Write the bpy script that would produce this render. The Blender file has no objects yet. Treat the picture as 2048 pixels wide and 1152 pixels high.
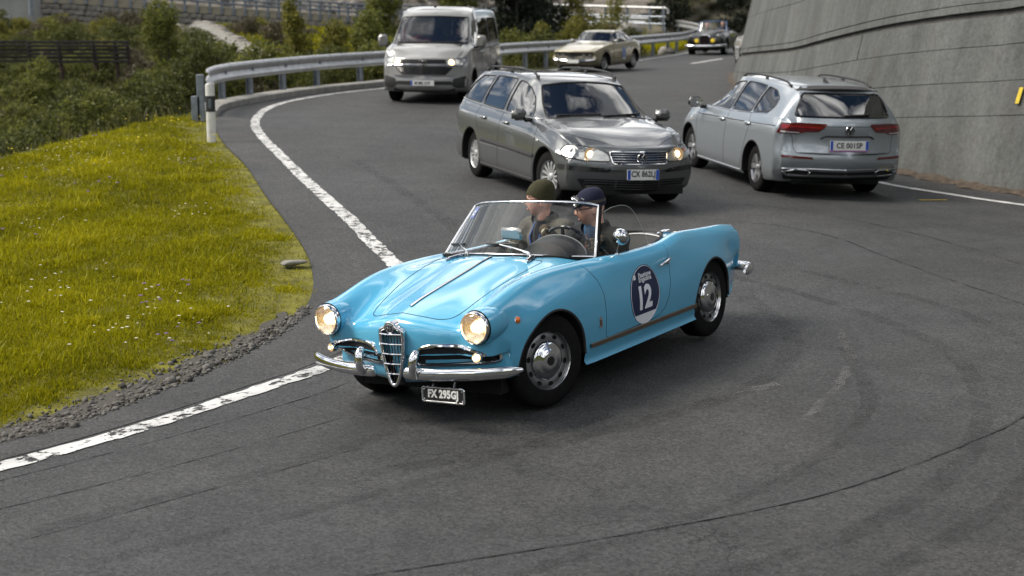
import bpy, bmesh, math, random
import numpy as np
from mathutils import Vector, Matrix, Euler
from mathutils.bvhtree import BVHTree
from mathutils.geometry import delaunay_2d_cdt

random.seed(7)
RNG = np.random.default_rng(11)
SC = bpy.context.scene
COL = SC.collection
PI = math.pi
R = math.radians

# ------------------------------------------------------------------ camera
cd = bpy.data.cameras.new('camera')
cam = bpy.data.objects.new('camera', cd)
COL.objects.link(cam)
cam.location = (0, 0, 2.5)
cam.rotation_euler = (R(90 - 10.4), 0, 0)
cd.sensor_width = 36
cd.lens = 36 * 3000 / 2048
cd.clip_start = .1
cd.clip_end = 4000
cd.dof.use_dof = True
cd.dof.focus_distance = 10.2
cd.dof.aperture_fstop = cd.lens / 1000 / .019     # a 19 mm opening
SC.camera = cam

# ------------------------------------------------------------------ sky and sun
SUN_EL, SUN_AZ = R(47), R(-86)      # azimuth measured from +Y towards +X
wd = bpy.data.worlds.new('World')
SC.world = wd
wd.use_nodes = True
nt = wd.node_tree
N = nt.nodes
L = nt.links
N.clear()
out = N.new('ShaderNodeOutputWorld')
bg = N.new('ShaderNodeBackground')
bg.inputs['Strength'].default_value = .062
sky = N.new('ShaderNodeTexSky')
sky.sky_type = 'NISHITA'
sky.sun_disc = False
sky.sun_elevation = SUN_EL
sky.sun_rotation = SUN_AZ
sky.altitude = 1700
tc = N.new('ShaderNodeTexCoord')
sep = N.new('ShaderNodeSeparateXYZ')
L.new(tc.outputs['Generated'], sep.inputs[0])
zz = N.new('ShaderNodeMath'); zz.operation = 'ADD'; zz.inputs[1].default_value = .22
ab = N.new('ShaderNodeMath'); ab.operation = 'ABSOLUTE'
L.new(sep.outputs[2], ab.inputs[0]); L.new(ab.outputs[0], zz.inputs[0])
dv = N.new('ShaderNodeVectorMath'); dv.operation = 'DIVIDE'
cmb = N.new('ShaderNodeCombineXYZ')
for k in range(3): L.new(zz.outputs[0], cmb.inputs[k])
L.new(tc.outputs['Generated'], dv.inputs[0]); L.new(cmb.outputs[0], dv.inputs[1])
nz = N.new('ShaderNodeTexNoise'); nz.inputs['Scale'].default_value = 1.9; nz.inputs['Detail'].default_value = 7
nz.inputs['Roughness'].default_value = .56; nz.inputs['Distortion'].default_value = .25
L.new(dv.outputs[0], nz.inputs['Vector'])
cr = N.new('ShaderNodeValToRGB')
cr.color_ramp.elements[0].position = .43; cr.color_ramp.elements[0].color = (0, 0, 0, 1)
cr.color_ramp.elements[1].position = .53; cr.color_ramp.elements[1].color = (1, 1, 1, 1)
L.new(nz.outputs['Fac'], cr.inputs[0])
nz2 = N.new('ShaderNodeTexNoise'); nz2.inputs['Scale'].default_value = 3.4; nz2.inputs['Detail'].default_value = 5
L.new(dv.outputs[0], nz2.inputs['Vector'])
cc = N.new('ShaderNodeValToRGB')
cc.color_ramp.elements[0].position = .40; cc.color_ramp.elements[0].color = (6.0, 6.3, 6.8, 1)
cc.color_ramp.elements[1].position = .60; cc.color_ramp.elements[1].color = (32., 31.5, 30.8, 1)
L.new(nz2.outputs['Fac'], cc.inputs[0])
mx = N.new('ShaderNodeMix'); mx.data_type = 'RGBA'
L.new(cr.outputs[0], mx.inputs['Factor'])
L.new(sky.outputs[0], mx.inputs['A']); L.new(cc.outputs[0], mx.inputs['B'])
L.new(mx.outputs['Result'], bg.inputs['Color'])
L.new(bg.outputs[0], out.inputs[0])

sd = bpy.data.lights.new('sun', 'SUN')
sd.energy = 3.3
sd.angle = R(24)
sd.color = (1, .92, .81)
sun = bpy.data.objects.new('sun', sd)
COL.objects.link(sun)
_d = Vector((math.sin(SUN_AZ) * math.cos(SUN_EL), math.cos(SUN_AZ) * math.cos(SUN_EL), math.sin(SUN_EL)))
sun.rotation_euler = (-_d).to_track_quat('-Z', 'Y').to_euler()
sun.location = (-20, 20, 40)

SC.view_settings.view_transform = 'Standard'
SC.view_settings.look = 'None'
SC.view_settings.exposure = .42
SC.view_settings.gamma = 1
SC.view_settings.use_curve_mapping = False
SC.cycles.max_bounces = 8
SC.cycles.transparent_max_bounces = 24
SC.cycles.caustics_reflective = False
SC.cycles.caustics_refractive = False
SC.cycles.sample_clamp_indirect = 6

# ================================================================== helpers
def tag(o, label=None, cat=None, group=None, kind=None):
    if label: o['label'] = label
    if cat: o['category'] = cat
    if group: o['group'] = group
    if kind: o['kind'] = kind
    return o


def empty(name, label=None, cat=None, loc=(0, 0, 0), rot=(0, 0, 0), group=None):
    o = bpy.data.objects.new(name, None)
    o.empty_display_size = .2
    COL.objects.link(o)
    o.location = loc
    o.rotation_euler = rot
    return tag(o, label, cat, group)


def link(name, me, parent=None):
    o = bpy.data.objects.new(name, me)
    COL.objects.link(o)
    if parent is not None: o.parent = parent
    return o


def mesh(name, V, F, m=None, smooth=True, angle=40, mi=None):
    me = bpy.data.meshes.new(name)
    if isinstance(F, np.ndarray):
        V = np.asarray(V, dtype=np.float32)
        n, k = F.shape
        me.vertices.add(len(V)); me.vertices.foreach_set('co', V.ravel())
        me.loops.add(n * k); me.loops.foreach_set('vertex_index', F.ravel().astype(np.int32))
        me.polygons.add(n)
        me.polygons.foreach_set('loop_start', np.arange(0, n * k, k, dtype=np.int32))
        me.update(calc_edges=True)
    else:
        me.from_pydata([tuple(v) for v in V], [], [tuple(f) for f in F])
    ms = m if isinstance(m, (list, tuple)) else ([m] if m else [])
    for a in ms: me.materials.append(a)
    if mi is not None: me.polygons.foreach_set('material_index', np.asarray(mi, dtype=np.int32))
    if smooth:
        me.polygons.foreach_set('use_smooth', np.ones(len(me.polygons), dtype=bool))
        if angle and angle < 179: me.set_sharp_from_angle(angle=R(angle))
    me.update()
    return me


def make(name, V, F, m=None, parent=None, smooth=True, angle=40, mi=None):
    return link(name, mesh(name, V, F, m, smooth, angle, mi), parent)


class MB:
    """collects shapes, builds one mesh"""
    def __init__(self): self.V = []; self.F = []

    def add(self, V, F):
        b = len(self.V)
        self.V += [tuple(v) for v in V]
        self.F += [tuple(i + b for i in f) for f in F]
        return self

    def build(self, name, m, parent=None, smooth=True, angle=40):
        return make(name, self.V, self.F, m, parent, smooth, angle)

    def box(self, c, s, rot=None, bev=0):
        x, y, z = (a / 2 for a in s)
        if bev:
            b = min(bev, x * .95, y * .95, z * .95)
            V = []
            for sx in (-1, 1):
                for sy in (-1, 1):
                    for sz in (-1, 1):
                        V += [(sx * x, sy * (y - b), sz * (z - b)), (sx * (x - b), sy * y, sz * (z - b)), (sx * (x - b), sy * (y - b), sz * z)]
            I = lambda i, j, k: (i * 4 + j * 2 + k) * 3
            F = []
            for i in (0, 1):
                F.append([I(i, 0, 0), I(i, 1, 0), I(i, 1, 1), I(i, 0, 1)][::1 if i else -1])
                F.append([I(0, i, 0) + 1, I(1, i, 0) + 1, I(1, i, 1) + 1, I(0, i, 1) + 1][::-1 if i else 1])
                F.append([I(0, 0, i) + 2, I(1, 0, i) + 2, I(1, 1, i) + 2, I(0, 1, i) + 2][::1 if i else -1])
            for i in (0, 1):
                for j in (0, 1):
                    F.append([I(i, j, 0), I(i, j, 1), I(i, j, 1) + 1, I(i, j, 0) + 1][::1 if (i + j) % 2 == 1 else -1])
                    F.append([I(i, 0, j), I(i, 1, j), I(i, 1, j) + 2, I(i, 0, j) + 2][::-1 if (i + j) % 2 == 1 else 1])
                    F.append([I(0, i, j) + 1, I(1, i, j) + 1, I(1, i, j) + 2, I(0, i, j) + 2][::1 if (i + j) % 2 == 1 else -1])
                    for k in (0, 1):
                        f = [I(i, j, k), I(i, j, k) + 1, I(i, j, k) + 2]
                        F.append(f if (i + j + k) % 2 == 1 else f[::-1])
        else:
            V = [(sx * x, sy * y, sz * z) for sx in (-1, 1) for sy in (-1, 1) for sz in (-1, 1)]
            F = [(0, 1, 3, 2), (4, 6, 7, 5), (0, 4, 5, 1), (2, 3, 7, 6), (0, 2, 6, 4), (1, 5, 7, 3)]
        M = Euler(rot).to_matrix() if rot is not None else Matrix.Identity(3)
        c = Vector(c)
        return self.add([M @ Vector(v) + c for v in V], F)

    def tube(self, P, r, n=8, closed=False, sx=1., up=None, cap=True):
        P = [Vector(p) for p in P]
        m = len(P)
        rr = r if isinstance(r, (list, tuple)) else [r] * m
        T = []
        for i in range(m):
            a = P[(i - 1) % m] if (closed or i > 0) else P[0]
            b = P[(i + 1) % m] if (closed or i < m - 1) else P[-1]
            t = b - a
            T.append(t.normalized() if t.length > 1e-9 else Vector((0, 0, 1)))
        u = Vector(up) if up is not None else (Vector((0, 0, 1)) if abs(T[0].z) < .9 else Vector((1, 0, 0)))
        V = []
        for i in range(m):
            s = T[i].cross(u)
            if s.length < 1e-6: s = T[i].orthogonal()
            s.normalize()
            w = s.cross(T[i]).normalized()
            if up is None: u = w
            for k in range(n):
                a = 2 * PI * k / n
                V.append(P[i] + s * (math.cos(a) * rr[i] * sx) + w * (math.sin(a) * rr[i]))
        F = []
        for i in range(m if closed else m - 1):
            j = (i + 1) % m
            for k in range(n):
                l = (k + 1) % n
                F.append((i * n + k, j * n + k, j * n + l, i * n + l))
        if cap and not closed:
            F.append(tuple(range(n - 1, -1, -1)))
            F.append(tuple((m - 1) * n + k for k in range(n)))
        return self.add(V, [f[::-1] for f in F])

    def lathe(self, prof, axis='Y', c=(0, 0, 0), n=32, sign=1):
        """prof: list of (radius, along)"""
        V, F = [], []
        c = Vector(c)
        for r, a in prof:
            for k in range(n):
                t = 2 * PI * k / n
                p, q = r * math.cos(t), r * math.sin(t)
                v = {'Y': (p, a * sign, q), 'X': (a * sign, p, q), 'Z': (p, q, a * sign)}[axis]
                V.append(c + Vector(v))
        for i in range(len(prof) - 1):
            for k in range(n):
                l = (k + 1) % n
                F.append((i * n + k, i * n + l, (i + 1) * n + l, (i + 1) * n + k))
        if (axis in 'XZ') != (sign < 0): F = [f[::-1] for f in F]
        return self.add(V, F)

    def prism(self, poly, h, M=None):
        """poly in xy, extruded 0..h along z; M places it"""
        n = len(poly)
        a = sum(poly[i][0] * poly[(i + 1) % n][1] - poly[(i + 1) % n][0] * poly[i][1] for i in range(n))
        if a < 0: poly = poly[::-1]
        V = [(x, y, 0) for x, y in poly] + [(x, y, h) for x, y in poly]
        F = [tuple(range(n - 1, -1, -1)), tuple(range(n, 2 * n))]
        F += [(i, (i + 1) % n, n + (i + 1) % n, n + i) for i in range(n)]
        if M is not None: V = [M @ Vector(v) for v in V]
        return self.add(V, F)


def pchip(xs, ys, xq):
    xs = np.asarray(xs, float); ys = np.asarray(ys, float); xq = np.asarray(xq, float)
    h = np.diff(xs); d = np.diff(ys) / h
    m = np.zeros_like(ys)
    m[0], m[-1] = d[0], d[-1]
    for i in range(1, len(xs) - 1):
        if d[i - 1] * d[i] > 0:
            w1, w2 = 2 * h[i] + h[i - 1], h[i] + 2 * h[i - 1]
            m[i] = (w1 + w2) / (w1 / d[i - 1] + w2 / d[i])
    k = np.clip(np.searchsorted(xs, xq) - 1, 0, len(xs) - 2)
    t = np.clip((xq - xs[k]) / h[k], 0, 1)
    t2, t3 = t * t, t * t * t
    return ys[k] * (2 * t3 - 3 * t2 + 1) + m[k] * h[k] * (t3 - 2 * t2 + t) + ys[k + 1] * (-2 * t3 + 3 * t2) + m[k + 1] * h[k] * (t3 - t2)


def soft(a, k=3):
    """evens out a run of station values, ends kept"""
    a = np.asarray(a, float)
    w = np.exp(-.5 * (np.arange(-3 * k, 3 * k + 1) / k) ** 2); w /= w.sum()
    p = np.concatenate([2 * a[0] - a[1:3 * k + 1][::-1], a, 2 * a[-1] - a[-3 * k - 1:-1][::-1]])
    return np.convolve(p, w, 'valid')


def crom(P, k, closed=False):
    """Catmull-Rom through points P (n,3), k steps a span"""
    P = np.asarray(P, float)
    n = len(P)
    o = []
    for i in range(n if closed else n - 1):
        if closed: a, b, c, d = P[(i - 1) % n], P[i], P[(i + 1) % n], P[(i + 2) % n]
        else: a, b, c, d = P[max(i - 1, 0)], P[i], P[i + 1], P[min(i + 2, n - 1)]
        for j in range(k):
            t = j / k
            o.append(.5 * ((2 * b) + (c - a) * t + (2 * a - 5 * b + 4 * c - d) * t * t + (3 * b - a - 3 * c + d) * t ** 3))
    if not closed: o.append(P[-1])
    return np.array(o)


def smooth(a, b, x):
    t = np.clip((np.asarray(x, float) - a) / (b - a), 0, 1)
    return t * t * (3 - 2 * t)


def inside(poly, X, Y):
    X = np.asarray(X); Y = np.asarray(Y)
    r = np.zeros(X.shape, bool)
    n = len(poly)
    for i in range(n):
        x1, y1 = poly[i]; x2, y2 = poly[(i + 1) % n]
        c = ((y1 > Y) != (y2 > Y))
        with np.errstate(divide='ignore', invalid='ignore'):
            r ^= c & (X < (x2 - x1) * (Y - y1) / (y2 - y1 + 1e-30) + x1)
    return r


def nearest_on(poly, p):
    best = None
    n = len(poly)
    for i in range(n):
        ax, ay = poly[i]; bx, by = poly[(i + 1) % n]
        dx, dy = bx - ax, by - ay
        t = max(0, min(1, ((p[0] - ax) * dx + (p[1] - ay) * dy) / (dx * dx + dy * dy + 1e-12)))
        q = (ax + t * dx, ay + t * dy)
        d = (q[0] - p[0]) ** 2 + (q[1] - p[1]) ** 2
        if best is None or d < best[0]: best = (d, q)
    return best[1]


def rounded(poly, r=.03, k=4):
    n = len(poly)
    o = []
    for i in range(n):
        p = Vector(poly[i]); a = Vector(poly[i - 1]) - p; b = Vector(poly[(i + 1) % n]) - p
        rr = min(r, a.length * .45, b.length * .45)
        p0 = p + a.normalized() * rr; p1 = p + b.normalized() * rr
        for j in range(k + 1):
            t = j / k
            q = p0 * (1 - t) ** 2 + p * 2 * t * (1 - t) + p1 * t * t
            o.append((q.x, q.y))
    return o


def resample(poly, step, closed=True):
    o = []
    n = len(poly)
    for i in range(n if closed else n - 1):
        a = np.array(poly[i], float); b = np.array(poly[(i + 1) % n], float)
        k = max(1, int(math.ceil(np.linalg.norm(b - a) / step)))
        for j in range(k): o.append(tuple(a + (b - a) * j / k))
    if not closed: o.append(tuple(poly[-1]))
    return o


# ---- a lofted body that can be cut and projected onto
class Body:
    AX = {'L': (0, 2, 1, 1), 'R': (0, 2, 1, -1), 'F': (1, 2, 0, 1), 'B': (1, 2, 0, -1), 'T': (0, 1, 2, 1), 'U': (0, 1, 2, -1)}

    def __init__(self, G):
        """G: (ns, nr, 3) half grid, y >= 0, rows from bottom centre to top centre"""
        ns, nr, _ = G.shape
        Mi = G[:, ::-1, :].copy(); Mi[:, :, 1] *= -1
        full = np.concatenate([G, Mi[:, 1:-1]], axis=1)
        nc = full.shape[1]
        self.V = [Vector(v) for v in full.reshape(-1, 3)]
        F = []
        for i in range(ns - 1):
            for j in range(nc):
                k = (j + 1) % nc
                F.append((i * nc + j, i * nc + k, (i + 1) * nc + k, (i + 1) * nc + j))
        self.F = F
        self.bvh = BVHTree.FromPolygons(self.V, F)

    def hit(self, ax, a, b, far=6.):
        i, j, k, s = self.AX[ax]
        o = [0, 0, 0]; d = [0, 0, 0]
        o[i], o[j], o[k] = a, b, far * s
        d[k] = -s
        h = self.bvh.ray_cast(Vector(o), Vector(d))
        if h[0] is None:
            q = self.bvh.find_nearest(Vector([o[0] if k != 0 else s * 2., o[1] if k != 1 else s * .8, o[2] if k != 2 else 1.]))
            return q[0], Vector([s if t == k else 0 for t in range(3)])
        n = h[1]
        if n.dot(Vector(d)) > 0: n = -n
        return h[0], n

    def cut(self, ax, poly, cond=None):
        i, j, k, s = self.AX[ax]
        A = np.array([(v[i], v[j]) for v in self.V])
        ins = inside(poly, A[:, 0], A[:, 1])
        for t, v in enumerate(self.V):
            if ins[t] and (v[k] * s < (0 if cond is None else -99) or (cond and not cond(v))): ins[t] = False
        snap = set(); nf = []
        for f in self.F:
            c = [ins[t] for t in f]
            if all(c): continue
            nf.append(f)
            for t, q in zip(f, c):
                if q: snap.add(t)
        for t in snap:
            q = nearest_on(poly, A[t])
            v = list(self.V[t])
            h, _ = self.hit(ax, q[0], q[1])
            v[i], v[j] = q
            if abs(h[k] - v[k]) < .12: v[k] = h[k]
            self.V[t] = Vector(v)
        self.F = nf

    def patch(self, name, ax, poly, m, parent, off=.002, thick=.0, grid=.06, angle=30, flat=None):
        """a sheet that follows the body inside poly; off along the normal"""
        i, j, k, s = self.AX[ax]
        poly = resample(poly, grid)
        n = len(poly)
        P = [Vector(p) for p in poly]
        xs = [p[0] for p in poly]; ys = [p[1] for p in poly]
        gx = np.arange(min(xs) + grid / 2, max(xs), grid); gy = np.arange(min(ys) + grid / 2, max(ys), grid)
        if len(gx) and len(gy):
            X, Y = np.meshgrid(gx, gy)
            ok = inside(poly, X, Y)
            for x, y in zip(X[ok], Y[ok]):
                q = nearest_on(poly, (x, y))
                if (q[0] - x) ** 2 + (q[1] - y) ** 2 > (grid * .35) ** 2: P.append(Vector((x, y)))
        E = [(t, (t + 1) % n) for t in range(n)]
        r = delaunay_2d_cdt(P, E, [], 1, 1e-6)
        V2, F = r[0], r[2]
        V = []
        for p in V2:
            h, nn = self.hit(ax, p[0], p[1])
            if flat is not None:
                h = Vector(h); h[k] = flat(p[0], p[1])
            h = Vector(h); h[i], h[j] = p[0], p[1]
            V.append(h + nn * off)
        flip = (ax in ('L', 'B', 'U'))
        F = [tuple(f) for f in F]
        # orient outward
        f0 = F[0]
        nv = (V[f0[1]] - V[f0[0]]).cross(V[f0[2]] - V[f0[0]])
        if nv[k] * s < 0: F = [f[::-1] for f in F]
        if thick:
            cnt = {}
            for f in F:
                for a in range(len(f)):
                    e = (f[a], f[(a + 1) % len(f)]); cnt[e] = 1
            nb = len(V)
            dvec = Vector([-s * thick if t == k else 0 for t in range(3)])
            V = V + [v + dvec for v in V]
            side = [(b, a, a + nb, b + nb) for (a, b) in cnt if (b, a) not in cnt]
            F = F + side
        return make(name, V, F, m, parent, True, angle)

    def path(self, ax, pts, off=0., step=.04, closed=False):
        pts = resample(pts, step, closed)
        o = []
        i, j, k, s = self.AX[ax]
        for p in pts:
            h, n = self.hit(ax, p[0], p[1])
            h = Vector(h); h[i], h[j] = p[0], p[1]
            o.append(h + n * off)
        return o

    def line(self, name, ax, pts, m, parent, r=.004, off=0., closed=False, n=6, sx=1., step=.04):
        P = self.path(ax, pts, off, step, closed)
        return MB().tube(P, r, n, closed).build(name, m, parent)

    def mesh_object(self, name, m, parent, angle=35):
        used = sorted({t for f in self.F for t in f})
        ix = {t: a for a, t in enumerate(used)}
        F = []
        for f in self.F:
            g = []
            for t in f:
                q = ix[t]
                if q not in g: g.append(q)
            if len(g) >= 3: F.append(tuple(g))
        return make(name, [self.V[t] for t in used], F, m, parent, True, angle)


def loft_grid(X, rows, v_sub, caps=(None, None), sharp=()):
    """X station positions (n,), rows: list of (n,3) arrays -> half grid, Catmull-Rom across rows"""
    A = np.stack(rows, axis=1)            # n, nr, 3
    return np.stack([crom(A[i], v_sub) for i in range(A.shape[0])], axis=0)


def mirror_poly(p): return [(-x, y) for x, y in p][::-1]


def circle(cx, cy, r, n=40, a0=0, a1=2 * PI):
    return [(cx + r * math.cos(a0 + (a1 - a0) * k / n), cy + r * math.sin(a0 + (a1 - a0) * k / n)) for k in range(n)]


def arch(cx, cz, r, n=40):
    return [(cx + r, -.5)] + [(cx + r * math.cos(PI * k / n), cz + r * math.sin(PI * k / n)) for k in range(n + 1)] + [(cx - r, -.5)]


def ellipse(cx, cy, a, b, n=40):
    return [(cx + a * math.cos(2 * PI * k / n), cy + b * math.sin(2 * PI * k / n)) for k in range(n)]


_TXT = {}
def text_mesh(s, size=1., bold=0.0, ex=0.0, space=1.0):
    key = (s, size, bold, ex, space)
    if key not in _TXT:
        cu = bpy.data.curves.new('lettering', 'FONT')
        cu.body = s; cu.size = size; cu.offset = bold; cu.extrude = ex
        cu.align_x = 'CENTER'; cu.align_y = 'CENTER'; cu.resolution_u = 3; cu.space_character = space
        o = bpy.data.objects.new('lettering', cu)
        COL.objects.link(o)
        dg = bpy.context.evaluated_depsgraph_get()
        dg.update()
        me = bpy.data.meshes.new_from_object(o.evaluated_get(dg))
        V = [v.co.copy() for v in me.vertices]
        F = [tuple(p.vertices) for p in me.polygons]
        bpy.data.objects.remove(o); bpy.data.curves.remove(cu); bpy.data.meshes.remove(me)
        c = Vector(((min(v.x for v in V) + max(v.x for v in V)) / 2, (min(v.y for v in V) + max(v.y for v in V)) / 2, 0))
        _TXT[key] = ([v - c for v in V], F)
    return _TXT[key]


# ------------------------------------------------------------------ materials
def nodes(name):
    m = bpy.data.materials.new(name)
    m.use_nodes = True
    n = m.node_tree.nodes
    return m, n, m.node_tree.links, n['Principled BSDF']


def setp(b, **k):
    nm = dict(color='Base Color', rough='Roughness', metal='Metallic', coat='Coat Weight', crough='Coat Roughness', spec='Specular IOR Level',
              sub='Subsurface Weight', trans='Transmission Weight', ior='IOR', sheen='Sheen Weight', es='Emission Strength', ec='Emission Color', alpha='Alpha')
    for a, v in k.items():
        if a in ('color', 'ec') and len(v) == 3: v = (*v, 1)
        b.inputs[nm[a]].default_value = v


_M = {}
def mat(name, color=(.5, .5, .5), **k):
    if name in _M: return _M[name]
    m, n, l, b = nodes(name)
    noise = k.pop('noise', None); bump = k.pop('bump', None)
    setp(b, color=color, **k)
    if noise or bump:
        tcn = n.new('ShaderNodeTexCoord')
    if noise:
        sc, amt = noise
        t = n.new('ShaderNodeTexNoise'); t.inputs['Scale'].default_value = sc; t.inputs['Detail'].default_value = 6
        l.new(tcn.outputs['Object'], t.inputs['Vector'])
        r = n.new('ShaderNodeValToRGB')
        r.color_ramp.elements[0].position = .3; r.color_ramp.elements[1].position = .7
        r.color_ramp.elements[0].color = (*[c * (1 - amt) for c in color], 1)
        r.color_ramp.elements[1].color = (*[min(1, c * (1 + amt)) for c in color], 1)
        l.new(t.outputs['Fac'], r.inputs[0]); l.new(r.outputs[0], b.inputs['Base Color'])
    if bump:
        sc, st, dist = bump
        t = n.new('ShaderNodeTexNoise'); t.inputs['Scale'].default_value = sc; t.inputs['Detail'].default_value = 4
        l.new(tcn.outputs['Object'], t.inputs['Vector'])
        bp = n.new('ShaderNodeBump'); bp.inputs['Strength'].default_value = st; bp.inputs['Distance'].default_value = dist
        l.new(t.outputs['Fac'], bp.inputs['Height']); l.new(bp.outputs[0], b.inputs['Normal'])
    _M[name] = m
    return m


def paint(name, color, metal=0., rough=.35, coat=1., dirt=.12, inner=(.03, .03, .032)):
    """car paint: clear coat over colour with faint road dirt; the back of the sheet is dark lining"""
    if name in _M: return _M[name]
    m, n, l, b = nodes(name)
    setp(b, color=color, metal=metal, rough=rough, coat=coat, crough=.03)
    tcn = n.new('ShaderNodeTexCoord')
    t = n.new('ShaderNodeTexNoise'); t.inputs['Scale'].default_value = 3.; t.inputs['Detail'].default_value = 8; t.inputs['Roughness'].default_value = .65
    l.new(tcn.outputs['Object'], t.inputs['Vector'])
    sp = n.new('ShaderNodeSeparateXYZ'); l.new(tcn.outputs['Object'], sp.inputs[0])
    mr = n.new('ShaderNodeMapRange'); mr.inputs['From Min'].default_value = .62; mr.inputs['From Max'].default_value = .12
    l.new(sp.outputs[2], mr.inputs['Value'])
    mu = n.new('ShaderNodeMath'); mu.operation = 'MULTIPLY'; l.new(mr.outputs[0], mu.inputs[0]); l.new(t.outputs['Fac'], mu.inputs[1])
    mu2 = n.new('ShaderNodeMath'); mu2.operation = 'MULTIPLY'; mu2.inputs[1].default_value = dirt * 2.4; l.new(mu.outputs[0], mu2.inputs[0])
    mxn = n.new('ShaderNodeMix'); mxn.data_type = 'RGBA'
    mxn.inputs['A'].default_value = (*color, 1); mxn.inputs['B'].default_value = (.12, .11, .095, 1)
    l.new(mu2.outputs[0], mxn.inputs['Factor']); l.new(mxn.outputs['Result'], b.inputs['Base Color'])
    rr = n.new('ShaderNodeMapRange'); rr.inputs['To Min'].default_value = rough; rr.inputs['To Max'].default_value = rough + .12
    l.new(t.outputs['Fac'], rr.inputs['Value']); l.new(rr.outputs[0], b.inputs['Roughness'])
    g = n.new('ShaderNodeNewGeometry')
    b2 = n.new('ShaderNodeBsdfPrincipled'); setp(b2, color=inner, rough=.9)
    ms = n.new('ShaderNodeMixShader')
    o = n['Material Output']
    l.new(g.outputs['Backfacing'], ms.inputs[0]); l.new(b.outputs[0], ms.inputs[1]); l.new(b2.outputs[0], ms.inputs[2])
    l.new(ms.outputs[0], o.inputs[0])
    _M[name] = m
    return m


def glass(name, tint=(.55, .6, .6), refl=1.5):
    """thin sheet glass: fresnel reflection over tinted see-through"""
    if name in _M: return _M[name]
    m, n, l, b = nodes(name)
    n.remove(b)
    ge = n.new('ShaderNodeNewGeometry')
    dt = n.new('ShaderNodeVectorMath'); dt.operation = 'DOT_PRODUCT'
    l.new(ge.outputs['Incoming'], dt.inputs[0]); l.new(ge.outputs['Normal'], dt.inputs[1])
    ab_ = n.new('ShaderNodeMath'); ab_.operation = 'ABSOLUTE'; l.new(dt.outputs['Value'], ab_.inputs[0])
    om = n.new('ShaderNodeMath'); om.operation = 'SUBTRACT'; om.inputs[0].default_value = 1; om.use_clamp = True; l.new(ab_.outputs[0], om.inputs[1])
    pw = n.new('ShaderNodeMath'); pw.operation = 'POWER'; pw.inputs[1].default_value = 4.6; l.new(om.outputs[0], pw.inputs[0])
    f0 = min(.3, (1. if refl < 1.5 else 1.6) * ((refl - 1) / (refl + 1)) ** 2)
    fr = n.new('ShaderNodeMath'); fr.operation = 'MULTIPLY_ADD'; fr.inputs[1].default_value = 1 - f0; fr.inputs[2].default_value = f0; l.new(pw.outputs[0], fr.inputs[0])
    tr = n.new('ShaderNodeBsdfTransparent'); tr.inputs[0].default_value = (*tint, 1)
    gl = n.new('ShaderNodeBsdfGlossy'); gl.inputs['Roughness'].default_value = .015; gl.inputs[0].default_value = (1, 1, 1, 1)
    ms = n.new('ShaderNodeMixShader')
    l.new(fr.outputs[0], ms.inputs[0]); l.new(tr.outputs[0], ms.inputs[1]); l.new(gl.outputs[0], ms.inputs[2])
    l.new(ms.outputs[0], n['Material Output'].inputs[0])
    _M[name] = m
    return m


CHROME = mat('chrome', (.66, .67, .69), metal=1, rough=.05, noise=(9, .05))
RUBBER = mat('tyre_rubber', (.0075, .0075, .008), rough=.85, spec=.15, noise=(30, .25), bump=(60, .25, .004))
BLACK = mat('black_plastic', (.010, .010, .011), rough=.55, noise=(20, .2))
GLOSSBLACK = mat('gloss_black', (.008, .008, .009), rough=.12, coat=.5)
DARK = mat('dark_lining', (.006, .006, .0065), rough=.95, noise=(20, .2))
SEAM = mat('panel_gap', (.006, .007, .009), rough=.9)
GLASS = glass('clear_glass', (.90, .93, .92), 1.45)
TINT = glass('tinted_glass', (.36, .40, .40), 1.9)
DTINT = glass('dark_tinted_glass', (.14, .155, .16), 1.9)
WHITE = mat('plate_white', (.72, .72, .70), rough=.4)
PLATEBLUE = mat('plate_blue', (.02, .08, .45), rough=.4)
PLATEBLACK = mat('plate_black', (.012, .012, .013), rough=.4)


def lamp_mat(name, color, strength, rough=.2):
    if name in _M: return _M[name]
    m, n, l, b = nodes(name)
    setp(b, color=color, rough=rough, ec=color, es=strength)
    _M[name] = m
    return m

# ================================================================== the lie of the land
GCP = np.array([[0.219, 9.217], [-0.835, 9.938], [1.457, 11.035], [0.403, 11.756], [1.877, 18.269], [0.47, 17.749], [0.941, 20.801], [-0.465, 20.281], [2.738, 22.48], [4.246, 22.791], [3.275, 19.865], [4.783, 20.176], [-0.927, 32.455], [-2.569, 32.694], [-0.494, 35.424], [-2.137, 35.663], [2.756, 46.202], [1.622, 46.797], [3.796, 48.185], [2.663, 48.78], [8.649, 61.931], [7.401, 62.36], [9.51, 64.447], [8.262, 64.875]])
GW = np.array([0.00503499, -0.00604648, 0.00615349, -0.00673142, 0.000708847, 0.00359933, 0.000253766, 0.000826662, -0.000808519, -0.000572193, -0.00209786, -0.00109657, 0.00143405, 3.00548e-05, -0.000103791, -0.0006292, 0.000895749, -0.000355522, 0.000274609, -0.000821317, 0.000571898, -3.93327e-05, 5.02295e-05, -0.000531466, 0.488813, 0.000488167, 0.0120028])
def _phi(r2): return np.where(r2 > 1e-12, .5 * r2 * np.log(np.maximum(r2, 1e-12)), 0)


def rz(x, y):
    """height of the road plane, banked through the bends"""
    x = np.atleast_1d(np.asarray(x, float)); y = np.atleast_1d(np.asarray(y, float))
    s = x.shape
    x = x.ravel(); y = y.ravel()
    d2 = (x[:, None] - GCP[None, :, 0]) ** 2 + (y[:, None] - GCP[None, :, 1]) ** 2
    return (_phi(d2) @ GW[:-3] + GW[-3] + GW[-2] * x + GW[-1] * y).reshape(s)


def rz1(x, y): return float(rz(x, y)[0])

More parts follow.
